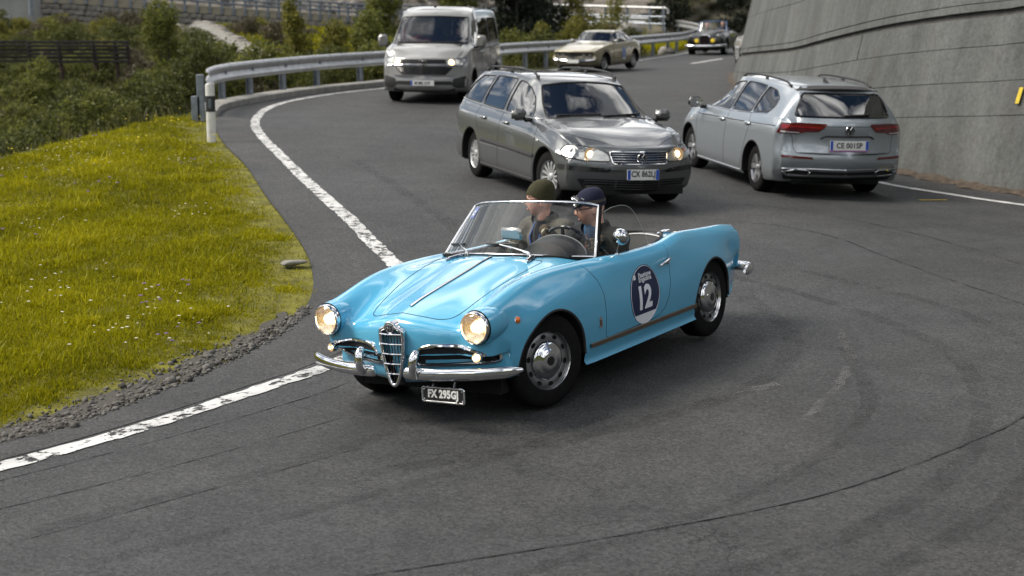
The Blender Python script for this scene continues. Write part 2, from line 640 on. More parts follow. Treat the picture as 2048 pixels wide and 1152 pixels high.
# ================================================================== shared car pieces
TYRE_PROF = [(.62, -.5), (.70, -.52), (.86, -.50), (.955, -.44), (.99, -.36), (1., -.2), (1., .2), (.99, .36), (.955, .44), (.86, .50), (.70, .52), (.62, .5)]


def tyre(R0, w, parent, name='tyre', grooves=0):
    mb = MB()
    prof = [(r * R0, a * w) for r, a in TYRE_PROF]
    mb.lathe([(r, -a) for r, a in prof], 'Y', n=40)
    return mb.build(name, RUBBER, parent, angle=60)


def plate_text(s, h, name, m, parent, M, bold=.004, wide=1.0, space=1.05):
    V, F = text_mesh(s, h * 1.38, bold, .0012, space)
    return make(name, [M @ Vector((v.x * wide, v.y, v.z)) for v in V], F, m, parent, False)


def fine(V, F, step):
    bm = bmesh.new()
    vs = [bm.verts.new(v) for v in V]
    for f in F:
        try: bm.faces.new([vs[i] for i in f])
        except ValueError: pass
    bmesh.ops.triangulate(bm, faces=bm.faces[:])
    for _ in range(4):
        e = [e for e in bm.edges if e.calc_length() > step]
        if not e: break
        bmesh.ops.subdivide_edges(bm, edges=e, cuts=1)
        bmesh.ops.triangulate(bm, faces=[f for f in bm.faces if len(f.verts) > 3])
    bm.verts.index_update()
    r = ([v.co.copy() for v in bm.verts], [tuple(v.index for v in f.verts) for f in bm.faces])
    bm.free()
    return r


def frame_matrix(o, xdir, ydir):
    x = Vector(xdir).normalized(); y = Vector(ydir).normalized(); z = x.cross(y).normalized(); y = z.cross(x)
    M = Matrix((x, y, z)).transposed().to_4x4()
    M.translation = Vector(o)
    return M


def licence_plate(parent, o, xdir, ydir, w, h, text, style, wide=.92):
    """style: 'it' white with two blue bands, 'de' one blue band, 'old' black with white letters, 'blank'"""
    M = frame_matrix(o, xdir, ydir)
    P = [(-w / 2, -h / 2), (w / 2, -h / 2), (w / 2, h / 2), (-w / 2, h / 2)]
    base = MB().prism(rounded(P, .012, 3), .008, M).build('licence_plate', PLATEBLACK if style == 'old' else WHITE, parent, False)
    up = M @ Matrix.Translation((0, 0, .0095))
    if style in ('it', 'de'):
        for s in ((-1, 1) if style == 'it' else (-1,)):
            c = s * (w / 2 - .021)
            MB().prism([(c - .019, -h / 2 + .004), (c + .019, -h / 2 + .004), (c + .019, h / 2 - .004), (c - .019, h / 2 - .004)], .0012, M @ Matrix.Translation((0, 0, .0082))).build('blue_band', PLATEBLUE, base, False)
    if style == 'old':
        rim = MB()
        q = [M @ Vector((x, y, .008)) for x, y in resample(rounded(P, .012, 3), .03)]
        rim.tube(q, .006, 6, True)
        rim.build('plate_frame', CHROME, base)
        for s in (-1, 1):
            for t in (-1, 1):
                rim2 = MB().lathe([(0, .012), (.004, .011), (.006, .008)], 'Z', n=8)
                make('bolt', [M @ (Vector(v) + Vector((s * (w / 2 - .014), t * (h / 2 - .014), 0))) for v in rim2.V], rim2.F, CHROME, base)
    if text:
        plate_text(text, h * (.56 if style != 'old' else .55), 'lettering', WHITE if style == 'old' else PLATEBLACK, base, up, .0022 if style != 'old' else .003, wide)
    return base


# ================================================================== the light blue two-seat roadster
BLUE = paint('light_blue_paint', (.090, .40, .625), rough=.14, coat=1., dirt=.10)
STEELWHEEL = mat('silver_wheel_paint', (.24, .245, .25), metal=.7, rough=.36, noise=(14, .12))
LENSGLASS = glass('lamp_glass', (.96, .97, .96), 1.5)
REFLECTOR = mat('lamp_reflector', (.80, .70, .52), metal=.9, rough=.16, ec=(1., .55, .22), es=.22, bump=(70, .5, .004))  # the reflector's own warm glow stands in for bulb light falling on it
UNLIT = mat('unlit_reflector', (.55, .55, .54), metal=.9, rough=.2)
BULB = lamp_mat('warm_bulb', (1., .74, .42), 6.)
AMBER = mat('amber_lens', (.75, .16, .01), rough=.15, coat=.6)
LEATHER = mat('black_leather', (.014, .014, .015), rough=.5, noise=(25, .3))
PIPING = mat('white_piping', (.55, .55, .54), rough=.5)
TRIMBROWN = mat('weathered_strip', (.10, .075, .055), metal=.35, rough=.4)
NAVY = mat('navy_sticker', (.008, .018, .065), rough=.32)
STICKERWHITE = mat('sticker_white', (.78, .81, .86), rough=.35)


def steel_wheel(parent, at, side, steer=0., name='wheel', label=None):
    """pressed steel wheel with vent slots and a chrome hub cap; side +1 = left"""
    w = empty(name); w.parent = parent
    w.location = at; w.rotation_euler = (0, 0, steer + (0 if side > 0 else PI))
    if label: w['label'] = label
    tyre(.302, .168, w)
    # local +Y is outward
    o = .0
    rim = [(.213, .070), (.215, .078), (.209, .084), (.200, .078), (.194, .060), (.190, .050), (.186, .052), (.180, .058), (.150, .066), (.128, .062), (.100, .052), (.0, .05)]
    MB().lathe([(.195, -.07), (.207, -.06), (.213, .0)] + rim, 'Y', n=48, sign=-1).build('rim', STEELWHEEL, w, angle=50).scale = (1, -1, 1)
    MB().lathe([(.189, .054), (.1935, .062), (.200, .0805), (.209, .0865), (.2155, .080)], 'Y', n=48, sign=-1).build('trim_ring', mat('bright_rim', (.58, .59, .60), metal=.95, rough=.2), w, angle=60).scale = (1, -1, 1)
    cap = [(.121, .060), (.126, .066), (.123, .076), (.108, .088), (.090, .094), (.072, .097), (.068, .101), (.045, .104), (.0, .105)]
    hc = MB().lathe(cap, 'Y', n=48, sign=-1).build('hub_cap', CHROME, w, angle=50)
    hc.scale = (1, -1, 1)
    b = MB().lathe([(.031, .102), (.030, .1065), (0, .1075)], 'Y', n=24, sign=-1).build('hub_badge', GLOSSBLACK, w)
    b.scale = (1, -1, 1)
    cr = MB()
    for a in (R(35), R(125)):
        cr.tube([(-.02 * math.cos(a), .1085, -.02 * math.sin(a)), (.02 * math.cos(a), .1085, .02 * math.sin(a))], .003, 5)
    cr.build('badge_mark', CHROME, b)
    for k in range(10):
        a = 2 * PI * k / 10 + .2
        c, s = math.cos(a), math.sin(a)
        pts = ellipse(0, 0, .0135, .020, 14)
        M = frame_matrix((.153 * c, .0645, .153 * s), (c, 0, s), (-s, 0, c))
        mb = MB()
        V = [M @ Vector((x, y, -.004)) for x, y in pts]
        mb.add(V, [tuple(range(len(V)))])
        mb.add(V, [tuple(range(len(V)))[::-1]])
        q = mb.build('vent_slot', SEAM, w, False)
    return w


def lamp_round(parent, c, r, name='headlight', depth=.05, bulb=True, tiltz=0., shallow=False):
    """round chrome-rimmed lamp facing +X"""
    h = empty(name); h.parent = parent
    h.location = c
    h.rotation_euler = (0, 0, tiltz)
    MB().lathe([(r * .98, -depth), (r * 1.06, -depth * .5), (r * 1.065, -.012), (r * 1.035, .006), (r * .97, .012), (r * .93, .006), (r * .92, -.004)], 'X', n=40).build('chrome_ring', CHROME, h, angle=60)
    MB().lathe([(0, -.030), (r * .3, -.027), (r * .6, -.018), (r * .82, -.008), (r * .95, -.001)] if shallow else [(.014, -.055), (r * .45, -.045), (r * .78, -.025), (r * .95, -.002)], 'X', n=32).build('reflector', REFLECTOR if bulb else UNLIT, h, angle=80)
    MB().lathe([(r * .94, .0), (r * .8, .014), (r * .5, .026), (.0, .032)], 'X', n=32).build('lens', LENSGLASS, h, angle=80)
    if bulb:
        MB().lathe([(0, .004), (r * .2, .0), (r * .32, -.010), (r * .30, -.022)], 'X', n=16).build('bulb', BULB, h, angle=80)
    return h


def build_spider():
    T = empty('vintage_roadster', 'light blue open two-seat vintage roadster with chrome front grille and door number 12', 'sports car',
              (.3112, 10.4866, .0333), (.0718, .027, -.598 - PI / 2))
    Xs = [-1.72, -1.6, -1.3, -1.0, -.7, -.4, 0, .4, .65, .9, 1.1, 1.3, 1.5, 1.62, 1.70]
    def S(*v): return np.array(v, float)
    zc = S(.585, .66, .755, .80, .82, .835, .85, .87, .882, .840, .803, .768, .73, .70, .672)
    zh = zc - S(.0, .0, .0, 0, 0, 0, 0, .012, .014, .014, .018, .026, .038, .046, .055)
    zv = S(.60, .68, .765, .805, .822, .82, .83, .850, .860, .829, .796, .752, .692, .648, .605)
    zf = S(.760, .783, .802, .822, .845, .815, .82, .840, .852, .855, .846, .820, .775, .748, .735)
    yf = S(.585, .592, .603, .605, .625, .655, .66, .645, .615, .60, .592, .588, .585, .585, .585)
    ym = S(.635, .675, .728, .757, .762, .764, .768, .770, .770, .768, .765, .752, .72, .70, .69)
    zb = S(.30, .24, .20, .175, .17, .17, .17, .17, .17, .18, .215, .25, .262, .262, .255)
    st = 2.4e-2
    X = np.arange(-1.72, 1.7001, st)
    f = lambda a: soft(pchip(Xs, a, X), 4)
    zc, zh, zv, zf, yf, ym, zb = map(f, (zc, zh, zv, zf, yf, ym, zb))
    rp = smooth(1.15, 1.72, X)
    rr = smooth(-1.25, -1.74, X)
    def row(y, z, lag=0., rlag=0.):
        return np.stack([X - rp * lag + rr * rlag, y, z], 1)
    c0 = np.zeros_like(X)
    rows = [row(c0, zb - .01), row(ym - .085, zb + .01, .17, .04), row(ym - .035, zb + .055, .19, .05), row(ym - .012, c0 + .36, .21, .06), row(ym, c0 + .5, .20, .06),
            row(np.maximum(ym - .012, yf + .085), zf - .19, .14, .05), row(yf + .085, zf - .075, .075, .04), row(yf + .04, zf - .016, .05, .04), row(yf, zf, .045, .03),
            row(yf - .06, zf - .022 - .0 * zf, .05, .03), row(c0 + .43, zv, .08, .02), row(c0 + .30, zh, .045, .01), row(c0 + .15, .5 * (zc + zh) + .006, .012, .003), row(c0, zc)]
    G = loft_grid(X, rows, 4)
    # closed, rounded nose and tail
    def cap(g, s, bulge, zm, sgn, pl):
        o = []
        for q, d in s:
            h = g.copy()
            h[:, 2] = zm + (g[:, 2] - zm) * q
            h[:, 0] = g[:, 0] + sgn * bulge * d * (1 - (g[:, 1] / .78) ** 2)
            h[:, 1] = g[:, 1] * (1 - pl * (1 - q))
            o.append(h)
        return o
    sN = [(.975, .32), (.93, .55), (.86, .74), (.75, .88), (.6, .96), (.4, 1.), (.2, 1.02), (0, 1.03)]
    nose = cap(G[-1], sN, .085, .44, 1, .04)
    tail = cap(G[0], sN, .06, .44, -1, .05)[::-1]
    G = np.concatenate([np.array(tail), G, np.array(nose)], 0)
    B = Body(G)
    # wheel openings
    for ax, sgn in (('L', 1), ('R', -1)):
        B.cut(ax, arch(1.10, .285, .332), lambda v, sgn=sgn: v.y * sgn > .35)
        B.cut(ax, arch(-1.10, .27, .325), lambda v, sgn=sgn: v.y * sgn > .35)
    # cockpit opening
    cock = [(.60, 0), (.585, .2), (.54, .38), (.46, .52), (.38, .585), (.2, .605), (-.2, .61), (-.44, .60), (-.60, .575), (-.76, .50), (-.90, .38), (-1.0, .22), (-1.03, 0)]
    cock = cock + [(x, -y) for x, y in cock[-2:0:-1]]
    cock = [tuple(p[:2]) for p in crom([(a, b, 0) for a, b in cock], 4, True)]
    rim = B.path('T', cock, .0, .05, True)
    B.cut('T', cock, lambda v: v.z > .5)
    body = B.mesh_object('body', BLUE, T, 40)
    # tub
    n = len(rim)
    c = Vector((-.2, 0, 0))
    V = []
    for q, dz in ((1., -.002), (.99, -.02), (.985, -.06), (.97, -.25), (.95, -.50), (0., -.50)):
        for p in rim:
            V.append((c.x + (p.x - c.x) * q, p.y * q, p.z + dz if dz > -.1 else .85 + dz if q else .35))
    F = [(i * n + k, (i + 1) * n + k, (i + 1) * n + (k + 1) % n, i * n + (k + 1) % n) for i in range(5) for k in range(n)]
    make('cockpit_tub', V, F, LEATHER, T)
    MB().tube([p + Vector((0, 0, .004)) for p in rim], .011, 8, True).build('cockpit_rim', BLUE, T)
    # wheel wells and arch lips
    for wx, wz, r in ((1.10, .285, .334), (-1.10, .27, .327)):
        for s in (1, -1):
            mb = MB()
            arc = [(wx + r * math.cos(a), wz + r * math.sin(a)) for a in np.linspace(-.03, PI + .03, 40)]
            ys = [B.hit('L', x, max(z, .33))[0].y for x, z in arc]
            ys = [min(max(y, .5), .78) for y in ys]
            V = [(x, s * (y - .004), z) for (x, z), y in zip(arc, ys)] + [(x, s * .36, z) for x, z in arc]
            m_ = len(arc)
            F = [(k, k + 1, m_ + k + 1, m_ + k) for k in range(m_ - 1)] + [tuple(range(m_, 2 * m_))]
            mb.add(V, F)
            mb.build('wheel_well', DARK, T)
            MB().tube([(x, s * (y - .006), z) for (x, z), y in zip(arc, ys)], .009, 6).build('wheel_arch_lip', BLUE, T)
    # wheels
    for x, y, nm in ((1.10, .615, 1), (1.10, -.615, -1), (-1.10, .61, 1), (-1.10, -.61, -1)):
        steel_wheel(T, (x, y, .302), nm, R(-15) if x > 0 else 0)
    # underside
    MB().box((0, 0, .20), (2.9, 1.1, .1)).build('underside', DARK, T)
    # panel gaps: doors
    for ax in ('L', 'R'):
        B.line('door_gap', ax, [(.655, .845), (.60, .79), (.555, .72), (.52, .61), (.515, .49), (.515, .36), (.51, .332), (.48, .322), (-.10, .325), (-.22, .338), (-.30, .375), (-.355, .45), (-.39, .56), (-.40, .66), (-.41, .74), (-.43, .80)], SEAM, T, .0028, -.0012)
    # bonnet gap
    hood = [(1.665, 0), (1.655, .15), (1.615, .27), (1.53, .335), (1.3, .372), (1.05, .405), (.80, .425), (.70, .415), (.672, .36), (.668, .2), (.67, 0)]
    hood = hood + [(x, -y) for x, y in hood[-2:0:-1]]
    B.line('bonnet_gap', 'T', [tuple(p[:2]) for p in crom([(a, b, 0) for a, b in hood], 5, True)], SEAM, T, .0034, -.0012, True)
    P = B.path('T', [(.685, 0), (1.585, 0)], .003, .05)
    mb = MB(); mb.tube([p + Vector((0, 0, .002)) for p in P], .006, 8, sx=1.4)
    mb.build('bonnet_strip', CHROME, T)
    MB().tube([p + Vector((0, s * .007, .0)) for s in (1,) for p in P], .003, 6).build('strip_shadow_line', SEAM, T)  # dark tube drawn along one side of the strip as its shadow
    # scoops in front of the screen
    for s in (1, -1):
        a = B.path('T', [(.60, s * .29), (.755, s * .335)], .006, .03)
        MB().tube([p + Vector((0, 0, .004)) for p in a], [.004] + [.013] * (len(a) - 2) + [.005], 8, sx=1.2).build('bonnet_scoop', CHROME, T)
        a = B.path('T', [(.63, s * .302), (.735, s * .332)], .016, .03)
        MB().tube(a, .008, 6, sx=1.3).build('scoop_mouth', SEAM, T)
    # headlights
    for s in (1, -1):
        y = .585 * s
        mb = MB()
        mb.lathe([(.106, -.02), (.112, -.06), (.114, -.10), (.110, -.16), (.092, -.27)], 'X', (1.722, y, .625), 40)
        mb.build('headlight_bucket', BLUE, T, angle=80)
        lamp_round(T, (1.727, y, .625), .095, 'headlight', .075, True, R(3) * s, True)
    # shield grille
    sh = [(0, .647), (.022, .640), (.034, .622), (.05, .612), (.078, .600), (.086, .575), (.086, .53), (.080, .47), (.068, .40), (.050, .33), (.028, .275), (.010, .257), (0, .254)]
    full = sh + [(-y, z) for y, z in sh[-2:0:-1]]
    gx = lambda y, z: 1.795 + .010 - .12 * abs(y)
    g = empty('shield_grille'); g.parent = T
    back = [(gx(y, z) - .035, y, z) for y, z in full]
    MB().add(back, [tuple(range(len(back)))[::-1]]).add([(v[0] - .001, v[1], v[2]) for v in back], [tuple(range(len(back)))]).build('grille_back', SEAM, g, False)
    fr = crom([(gx(y, z), y, z) for y, z in full], 4, True)
    MB().tube([Vector(p) for p in fr], .0125, 10, True).build('grille_frame', CHROME, g)
    sk = MB()
    nf = len(fr)
    VV = [tuple(p) for p in fr] + [(p[0] - .09, p[1] * 1.08, p[2] + (p[2] - .45) * .06) for p in fr]
    sk.add(VV, [(k, (k + 1) % nf, nf + (k + 1) % nf, nf + k) for k in range(nf)])
    sk.build('grille_shroud', CHROME, g)
    for k in range(5):
        z = .575 - k * .062
        hw = np.interp(z, [.254, .275, .33, .40, .47, .53, .6], [.01, .03, .052, .068, .078, .083, .083])
        MB().tube([(gx(y, z) + .004, y, z) for y in np.linspace(-hw, hw, 7)], .0062, 8, sx=1.6).build('grille_bar', CHROME, g)
    for y in (-.055, -.033, -.011, .011, .033, .055):
        zt = .60 if abs(y) > .04 else .585
        zl = np.interp(abs(y), [.0, .03, .05, .07], [.26, .28, .33, .40])
        MB().tube([(gx(y, z) - .016, y, z) for z in np.linspace(zl, zt, 5)], .0038, 6).build('grille_slat', GLOSSBLACK, g)
    bd = MB().lathe([(.030, .0), (.031, .008), (.026, .011), (.0, .012)], 'X', (1.80, 0, .612), 24).build('badge', CHROME, g)
    MB().lathe([(.0235, .0115), (.0, .0135)], 'X', (1.80, 0, .612), 20).build('badge_face', mat('badge_dark', (.05, .07, .09), rough=.2, metal=.4), bd)
    cr = MB(); cr.box((1.8145, .009, .612), (.002, .005, .03)); cr.box((1.8145, .009, .614), (.002, .018, .005)); cr.tube([(1.8145, -.012, .60), (1.8145, -.007, .612), (1.8145, -.013, .622)], .003, 5)
    cr.build('badge_mark', CHROME, bd)
    # side intakes
    for s in (1, -1):
        poly = [(.135, .385), (.15, .44), (.185, .482), (.26, .498), (.40, .496), (.52, .480), (.60, .452), (.625, .415), (.60, .388), (.40, .378), (.2, .376)]
        poly = [tuple(p[:2]) for p in crom([(a * s, b, 0) for a, b in poly], 3, True)]
        B.patch('intake_mouth', 'F', poly, SEAM, T, .002, grid=.05)
        inner = [(y, z) for y, z in poly]
        q = B.path('F', inner, .006, .04, True)
        up = [p for p in q]
        MB().tube(up, .0125, 8, True).build('intake_surround', CHROME, T)
        low = [(.19, .385), (.19, .412), (.55, .415), (.57, .395), (.4, .385)]
        B.patch('intake_sill', 'F', [(a * s, b) for a, b in low], BLUE, T, .006, grid=.05)
        q = B.path('F', [(.15 * s, .437), (.545 * s, .437)], .012, .04)
        MB().tube(q, .0085, 8, sx=1.4).build('intake_bar', CHROME, T)
        p = B.hit('F', .575 * s, .442)[0]
        lamp_round(T, (p.x + .028, .575 * s, .442), .028, 'side_lamp', .03, True, R(12) * s, True)
    # bumpers
    for s in (1, -1):
        pth = crom([(1.835, .12, .352), (1.838, .16, .345), (1.815, .36, .343), (1.755, .56, .345), (1.69, .70, .350), (1.635, .785, .354), (1.595, .825, .357)], 5)
        m_ = len(pth)
        rr_ = [.030 if k < 2 else (.038 if k < m_ - 9 else .038 - .0036 * (k - m_ + 9)) for k in range(m_)]
        mb = MB().tube([(a, b * s, c_) for a, b, c_ in pth], rr_, 14, sx=.62, up=(0, 0, 1))
        mb.build('front_bumper', CHROME, T, angle=70)
        q = [(1.852, .205 * s, .325), (1.868, .207 * s, .36), (1.872, .210 * s, .40), (1.866, .213 * s, .44), (1.848, .216 * s, .468), (1.825, .218 * s, .478)]
        MB().tube(crom(q, 3), [.022, .024, .026, .027, .028, .029, .03, .03, .03, .03, .029, .028, .027, .025, .02, .012], 12, sx=1.0).build('overrider', CHROME, T, angle=70)
        MB().tube([(1.84, .21 * s, .437), (1.80, .15 * s, .437)], .005, 6).build('overrider_stay', CHROME, T)
        pth = crom([(-1.50, .79, .43), (-1.62, .775, .425), (-1.74, .72, .42), (-1.83, .58, .415), (-1.87, .36, .412), (-1.88, .14, .412)], 5)
        MB().tube([(a, b * s, c_) for a, b, c_ in pth], [.02, .028, .034] + [.040] * (len(pth) - 3), 14, sx=.62, up=(0, 0, 1)).build('rear_bumper', CHROME, T, angle=70)
        MB().lathe([(.0, .04), (.022, .034), (.032, .01), (.034, -.03)], 'X', (-1.79, .56 * s, .56), 20, -1).build('rear_lamp', mat('red_lens', (.26, .006, .006), rough=.15, coat=.5), T)
    # front plate
    lp = licence_plate(T, (1.815, PLATE_Y, .222), (0, 1, 0), (-.05, 0, 1), .315, .088, 'FX 295GJ', 'old', .84)
    for yy in (-.09, .07):
        MB().tube([(1.81, PLATE_Y + yy, .25), (1.78, PLATE_Y + yy, .31)], .007, 6).build('plate_bracket', GLOSSBLACK, T)
    # sill strip
    for s, ax in ((1, 'L'), (-1, 'R')):
        a = B.path(ax, [(.715, .312), (-.775, .300)], .006, .08)
        V = []
        for p in a: V += [p + Vector((0, 0, -.013)), p + Vector((0, s * .009, -.009)), p + Vector((0, s * .009, .009)), p + Vector((0, 0, .013))]
        F = [(4 * k + j, 4 * k + 4 + j, 4 * k + 5 + j, 4 * k + 1 + j)[::-s] for k in range(len(a) - 1) for j in range(3)]
        make('sill_strip', V, F, TRIMBROWN, T)
        for dz in (-.013, .013):
            MB().tube([p + Vector((0, s * .003, dz)) for p in a], .003, 6).build('strip_edge', mat('dull_steel', (.35, .33, .30), metal=.9, rough=.35), T)
        # handle
        p = B.hit(ax, -.37, .705)[0]; q = B.hit(ax, -.235, .688)[0]
        hd = MB().tube([p + Vector((-.012, 0, .004)), p + Vector((0, s * .03, .004)), p + Vector((.03, s * .038, .0)), q + Vector((0, s * .036, 0)), q + Vector((.012, s * .026, -.004))], [.010, .011, .0095, .0085, .007], 10)
        hd.build('door_handle', CHROME, T)
        MB().lathe([(.013, 0), (.013, .02), (.009, .026), (0, .027)], 'Y', (p.x + .004, p.y - s * .002, p.z - .022), 16, s).build('door_lock', CHROME, T)
        # badge on the wing
        p = B.hit(ax, .59, .444)[0]
        b = MB().prism(rounded([(-.016, -.036), (.016, -.036), (.018, .03), (0, .04), (-.018, .03)], .008, 2), .005, frame_matrix(p + Vector((0, s * -.001, 0)), (-s, 0, 0), (0, 0, 1))).build('wing_badge', CHROME, T, False)
        MB().prism([(-.009, -.022), (.009, -.022), (.009, .016), (-.009, .016)], .0015, frame_matrix(p + Vector((0, s * .0045, 0)), (-s, 0, 0), (0, 0, 1))).build('badge_face', mat('badge_brown', (.12, .05, .03), rough=.3), b, False)
        p = B.hit(ax, 1.43, .622)[0]
        n_ = B.hit(ax, 1.43, .622)[1]
        il = MB().lathe([(.020, -.004), (.020, .004), (.016, .012), (.008, .017), (0, .018)], 'Z', n=20)
        M = frame_matrix(p, n_.orthogonal(), n_.cross(n_.orthogonal()))
        MB().add([M @ Vector(v) for v in il.V], il.F).build('side_indicator', AMBER, T)
        MB().tube([M @ Vector((.021 * math.cos(a), .021 * math.sin(a), .001)) for a in np.linspace(0, 2 * PI, 20)[:-1]], .003, 6, True).build('indicator_rim', CHROME, T)
        # sticker with number
        cx, cz, ea, eb = -.015, .520, .205, .2035
        st_ = B.patch('number_sticker', ax, ellipse(cx, cz, ea, eb, 48), NAVY, T, .0016, grid=.05)
        low = [(x, z) for x, z in ellipse(cx, cz, ea * .99, eb * .99, 64) if z < cz - .126]
        low = sorted(low, key=lambda p: math.atan2(p[1] - cz, (p[0] - cx) * s))
        B.patch('sponsor_panel', ax, low, STICKERWHITE, st_, .0028, grid=.05)
        B.line('sticker_rim', ax, ellipse(cx, cz, ea * .955, eb * .965, 48), STICKERWHITE, st_, .0022, .0018, True)
        def words(t, size, x, z, m, bold=0., wide=1., off=.004, name='lettering', rot=0.):
            V, F = fine(*text_mesh(t, size, bold, 0.), .03)
            o = []
            for v in V:
                u, w_ = v.x * wide, v.y
                u, w_ = u * math.cos(rot) - w_ * math.sin(rot), u * math.sin(rot) + w_ * math.cos(rot)
                xx, z2 = x - s * u, z + w_
                h, nn = B.hit(ax, xx, z2)
                o.append(Vector((xx, h.y, z2)) + nn * off)
            make(name, o, F, m, st_, False)
        words('12', .215, cx, cz - .014, STICKERWHITE, .0085, .98, name='number')
        words('Passione', .046, cx - s * .018, cz + .138, STICKERWHITE, .0012, 1.1)
        words('Engadina', .046, cx - s * .018, cz + .103, STICKERWHITE, .0012, 1.1)
        B.patch('event_logo', ax, [(cx + s * .108, cz + .118), (cx + s * .108, cz + .15), (cx + s * .138, cz + .15), (cx + s * .138, cz + .118)], STICKERWHITE, st_, .004, grid=.05)
    # ---- windscreen
    def bot(t): return Vector((.62 - .25 * abs(t) ** 2.2, .622 * t, .884 - .046 * abs(t) ** 2))
    def top(t): return Vector((.245 - .135 * abs(t) ** 2.2, .514 * t, 1.192 - .030 * abs(t) ** 2.4 - .016 * abs(t) ** 9))
    ts = np.linspace(-1, 1, 25)
    V = []; m_ = 7
    for t in ts:
        for k in range(m_):
            q = k / (m_ - 1)
            V.append(bot(t).lerp(top(t), q))
    F = [(i * m_ + k, (i + 1) * m_ + k, (i + 1) * m_ + k + 1, i * m_ + k + 1) for i in range(24) for k in range(m_ - 1)]
    ws = make('windscreen', V, F, GLASS, T)
    MB().tube([top(t) for t in ts], .0085, 10, sx=1.2).build('screen_top_rail', CHROME, T)
    MB().tube([bot(t) for t in ts], .008, 10).build('screen_bottom_rail', CHROME, T)
    MB().tube([bot(t) + Vector((.016, 0, -.010)) for t in ts], .013, 10).build('screen_seal', RUBBER, T)
    for s in (1, -1):
        a, b = bot(s), top(s)
        MB().tube([a + Vector((0, 0, -.01)), a.lerp(b, .5), b], [.015, .013, .010], 10, sx=.8).build('screen_pillar', CHROME, T)
        MB().tube([a + Vector((-.014, s * .008, -.01)), b + Vector((-.014, s * .008, 0))], .012, 8).build('pillar_seal', RUBBER, T)
        # wiper
        p0 = bot(s * .42) + Vector((.035, 0, .0))
        if s < 0: p0 = bot(-.40) + Vector((.035, 0, 0))
        MB().lathe([(.016, -.01), (.016, .012), (.010, .024), (0, .026)], 'Z', tuple(p0), 16).build('wiper_spindle', CHROME, T)
        q1 = bot(s * .42 - .42).lerp(top(s * .42 - .42), .16) + Vector((.016, 0, .010)) if s > 0 else bot(-.74).lerp(top(-.74), .20) + Vector((.02, 0, .01))
        arm = MB().tube([p0 + Vector((0, 0, .022)), p0.lerp(q1, .5) + Vector((.01, 0, .016)), q1], [.0075, .006, .0045], 8)
        arm.build('wiper_arm', CHROME, T)
        if s > 0: bl = [bot(t).lerp(top(t), .19) + Vector((.010, 0, .004)) for t in np.linspace(-.22, .22, 8)]
        else: bl = [bot(t).lerp(top(t), .18) + Vector((.010, 0, .004)) for t in np.linspace(-.93, -.60, 8)]
        MB().tube(bl, .0085, 6).build('wiper_blade', BLACK, T)
        # side glass
        pl = [(.345, .838), (.13, 1.105), (.02, 1.122), (-.10, 1.122), (-.17, 1.112), (-.225, 1.085), (-.265, 1.03), (-.29, .95), (-.30, .87), (-.305, .815)]
        yy = lambda x, z: s * (.648 - (z - .82) * .30 - .03 * max(0, x) ** 2)
        V = [(x, yy(x, z), z) for x, z in pl]
        V2 = [(x, yy(x, z) - s * .004, z) for x, z in pl]
        nn = len(pl)
        F = [tuple(range(nn)), tuple(range(2 * nn - 1, nn - 1, -1))] + [(k, nn + k, nn + (k + 1) % nn, (k + 1) % nn) for k in range(nn)]
        make('side_window', V, F[:1], GLASS, T, False)
        MB().tube([Vector(v) for v in V[1:]], .0016, 5).build('window_edge', mat('pale_glass_edge', (.42, .46, .43), rough=.2), T)
        B.line('door_top_trim', 'T', [(.40, .632 * s), (.2, .638 * s), (-.2, .640 * s), (-.43, .632 * s)], CHROME, T, .006, .002)
    # door mirror
    p = B.hit('T', .17, .668)[0]
    st_ = MB().tube([p, p + Vector((.005, .015, .045)), p + Vector((-.005, .03, .085))], [.009, .0065, .007], 8)
    st_.build('mirror_stalk', CHROME, T)
    MB().lathe([(.018, -.002), (.016, .006), (0, .008)], 'Z', tuple(p), 14).build('mirror_foot', CHROME, T)
    mm = empty('door_mirror'); mm.parent = T
    mm.location = p + Vector((-.01, .035, .115)); mm.rotation_euler = (0, R(8), R(14))
    MB().lathe([(.0, .052), (.022, .048), (.042, .036), (.054, .016), (.058, -.004), (.055, -.010), (.052, -.010)], 'X', n=28).build('mirror_shell', CHROME, mm, angle=70)
    MB().lathe([(.053, -.008), (.0, -.0085)], 'X', n=28).build('mirror_glass', mat('mirror_silver', (.75, .78, .8), metal=1, rough=.02), mm)
    # mirror on the scuttle
    p = B.hit('T', .545, -.05)[0]
    p = Vector((.53, .07, .875))
    MB().tube([p, p + Vector((.0, -.005, .05)), p + Vector((-.005, -.008, .105))], .006, 8).build('inner_mirror_stalk', CHROME, T)
    q = MB().box((0, 0, 0), (.03, .19, .085), bev=.016)
    im = q.build('inner_mirror', mat('brushed_shell', (.42, .42, .41), metal=.9, rough=.28), T); im.location = p + Vector((-.008, -.004, .135)); im.rotation_euler = (0, R(10), R(-8))
    # dashboard and cowl over the dials
    V = []; ny = 15
    for y in np.linspace(-.56, .56, ny):
        for dx, dz in ((.03, .0), (-.05, .01), (-.10, .0), (-.115, -.04), (-.11, -.15)):
            V.append((.585 - .2 * (abs(y) / .6) ** 2.2 + dx, y, .862 - .03 * (y / .6) ** 2 + dz))
    F = [(i * 5 + k, (i + 1) * 5 + k, (i + 1) * 5 + k + 1, i * 5 + k + 1) for i in range(ny - 1) for k in range(4)]
    make('dashboard', V, F, BLUE, T)
    V = []; na = 17
    for a in np.linspace(0, PI, na):
        for x, q in ((.545, .02), (.50, .86), (.42, 1.), (.34, 1.04), (.335, .98)):
            V.append((x, .31 - .215 * math.cos(a) * max(q, .3), .845 + .125 * math.sin(a) * q))
    F = [(i * 5 + k, (i + 1) * 5 + k, (i + 1) * 5 + k + 1, i * 5 + k + 1) for i in range(na - 1) for k in range(4)]
    make('instrument_cowl', V, F, LEATHER, T)
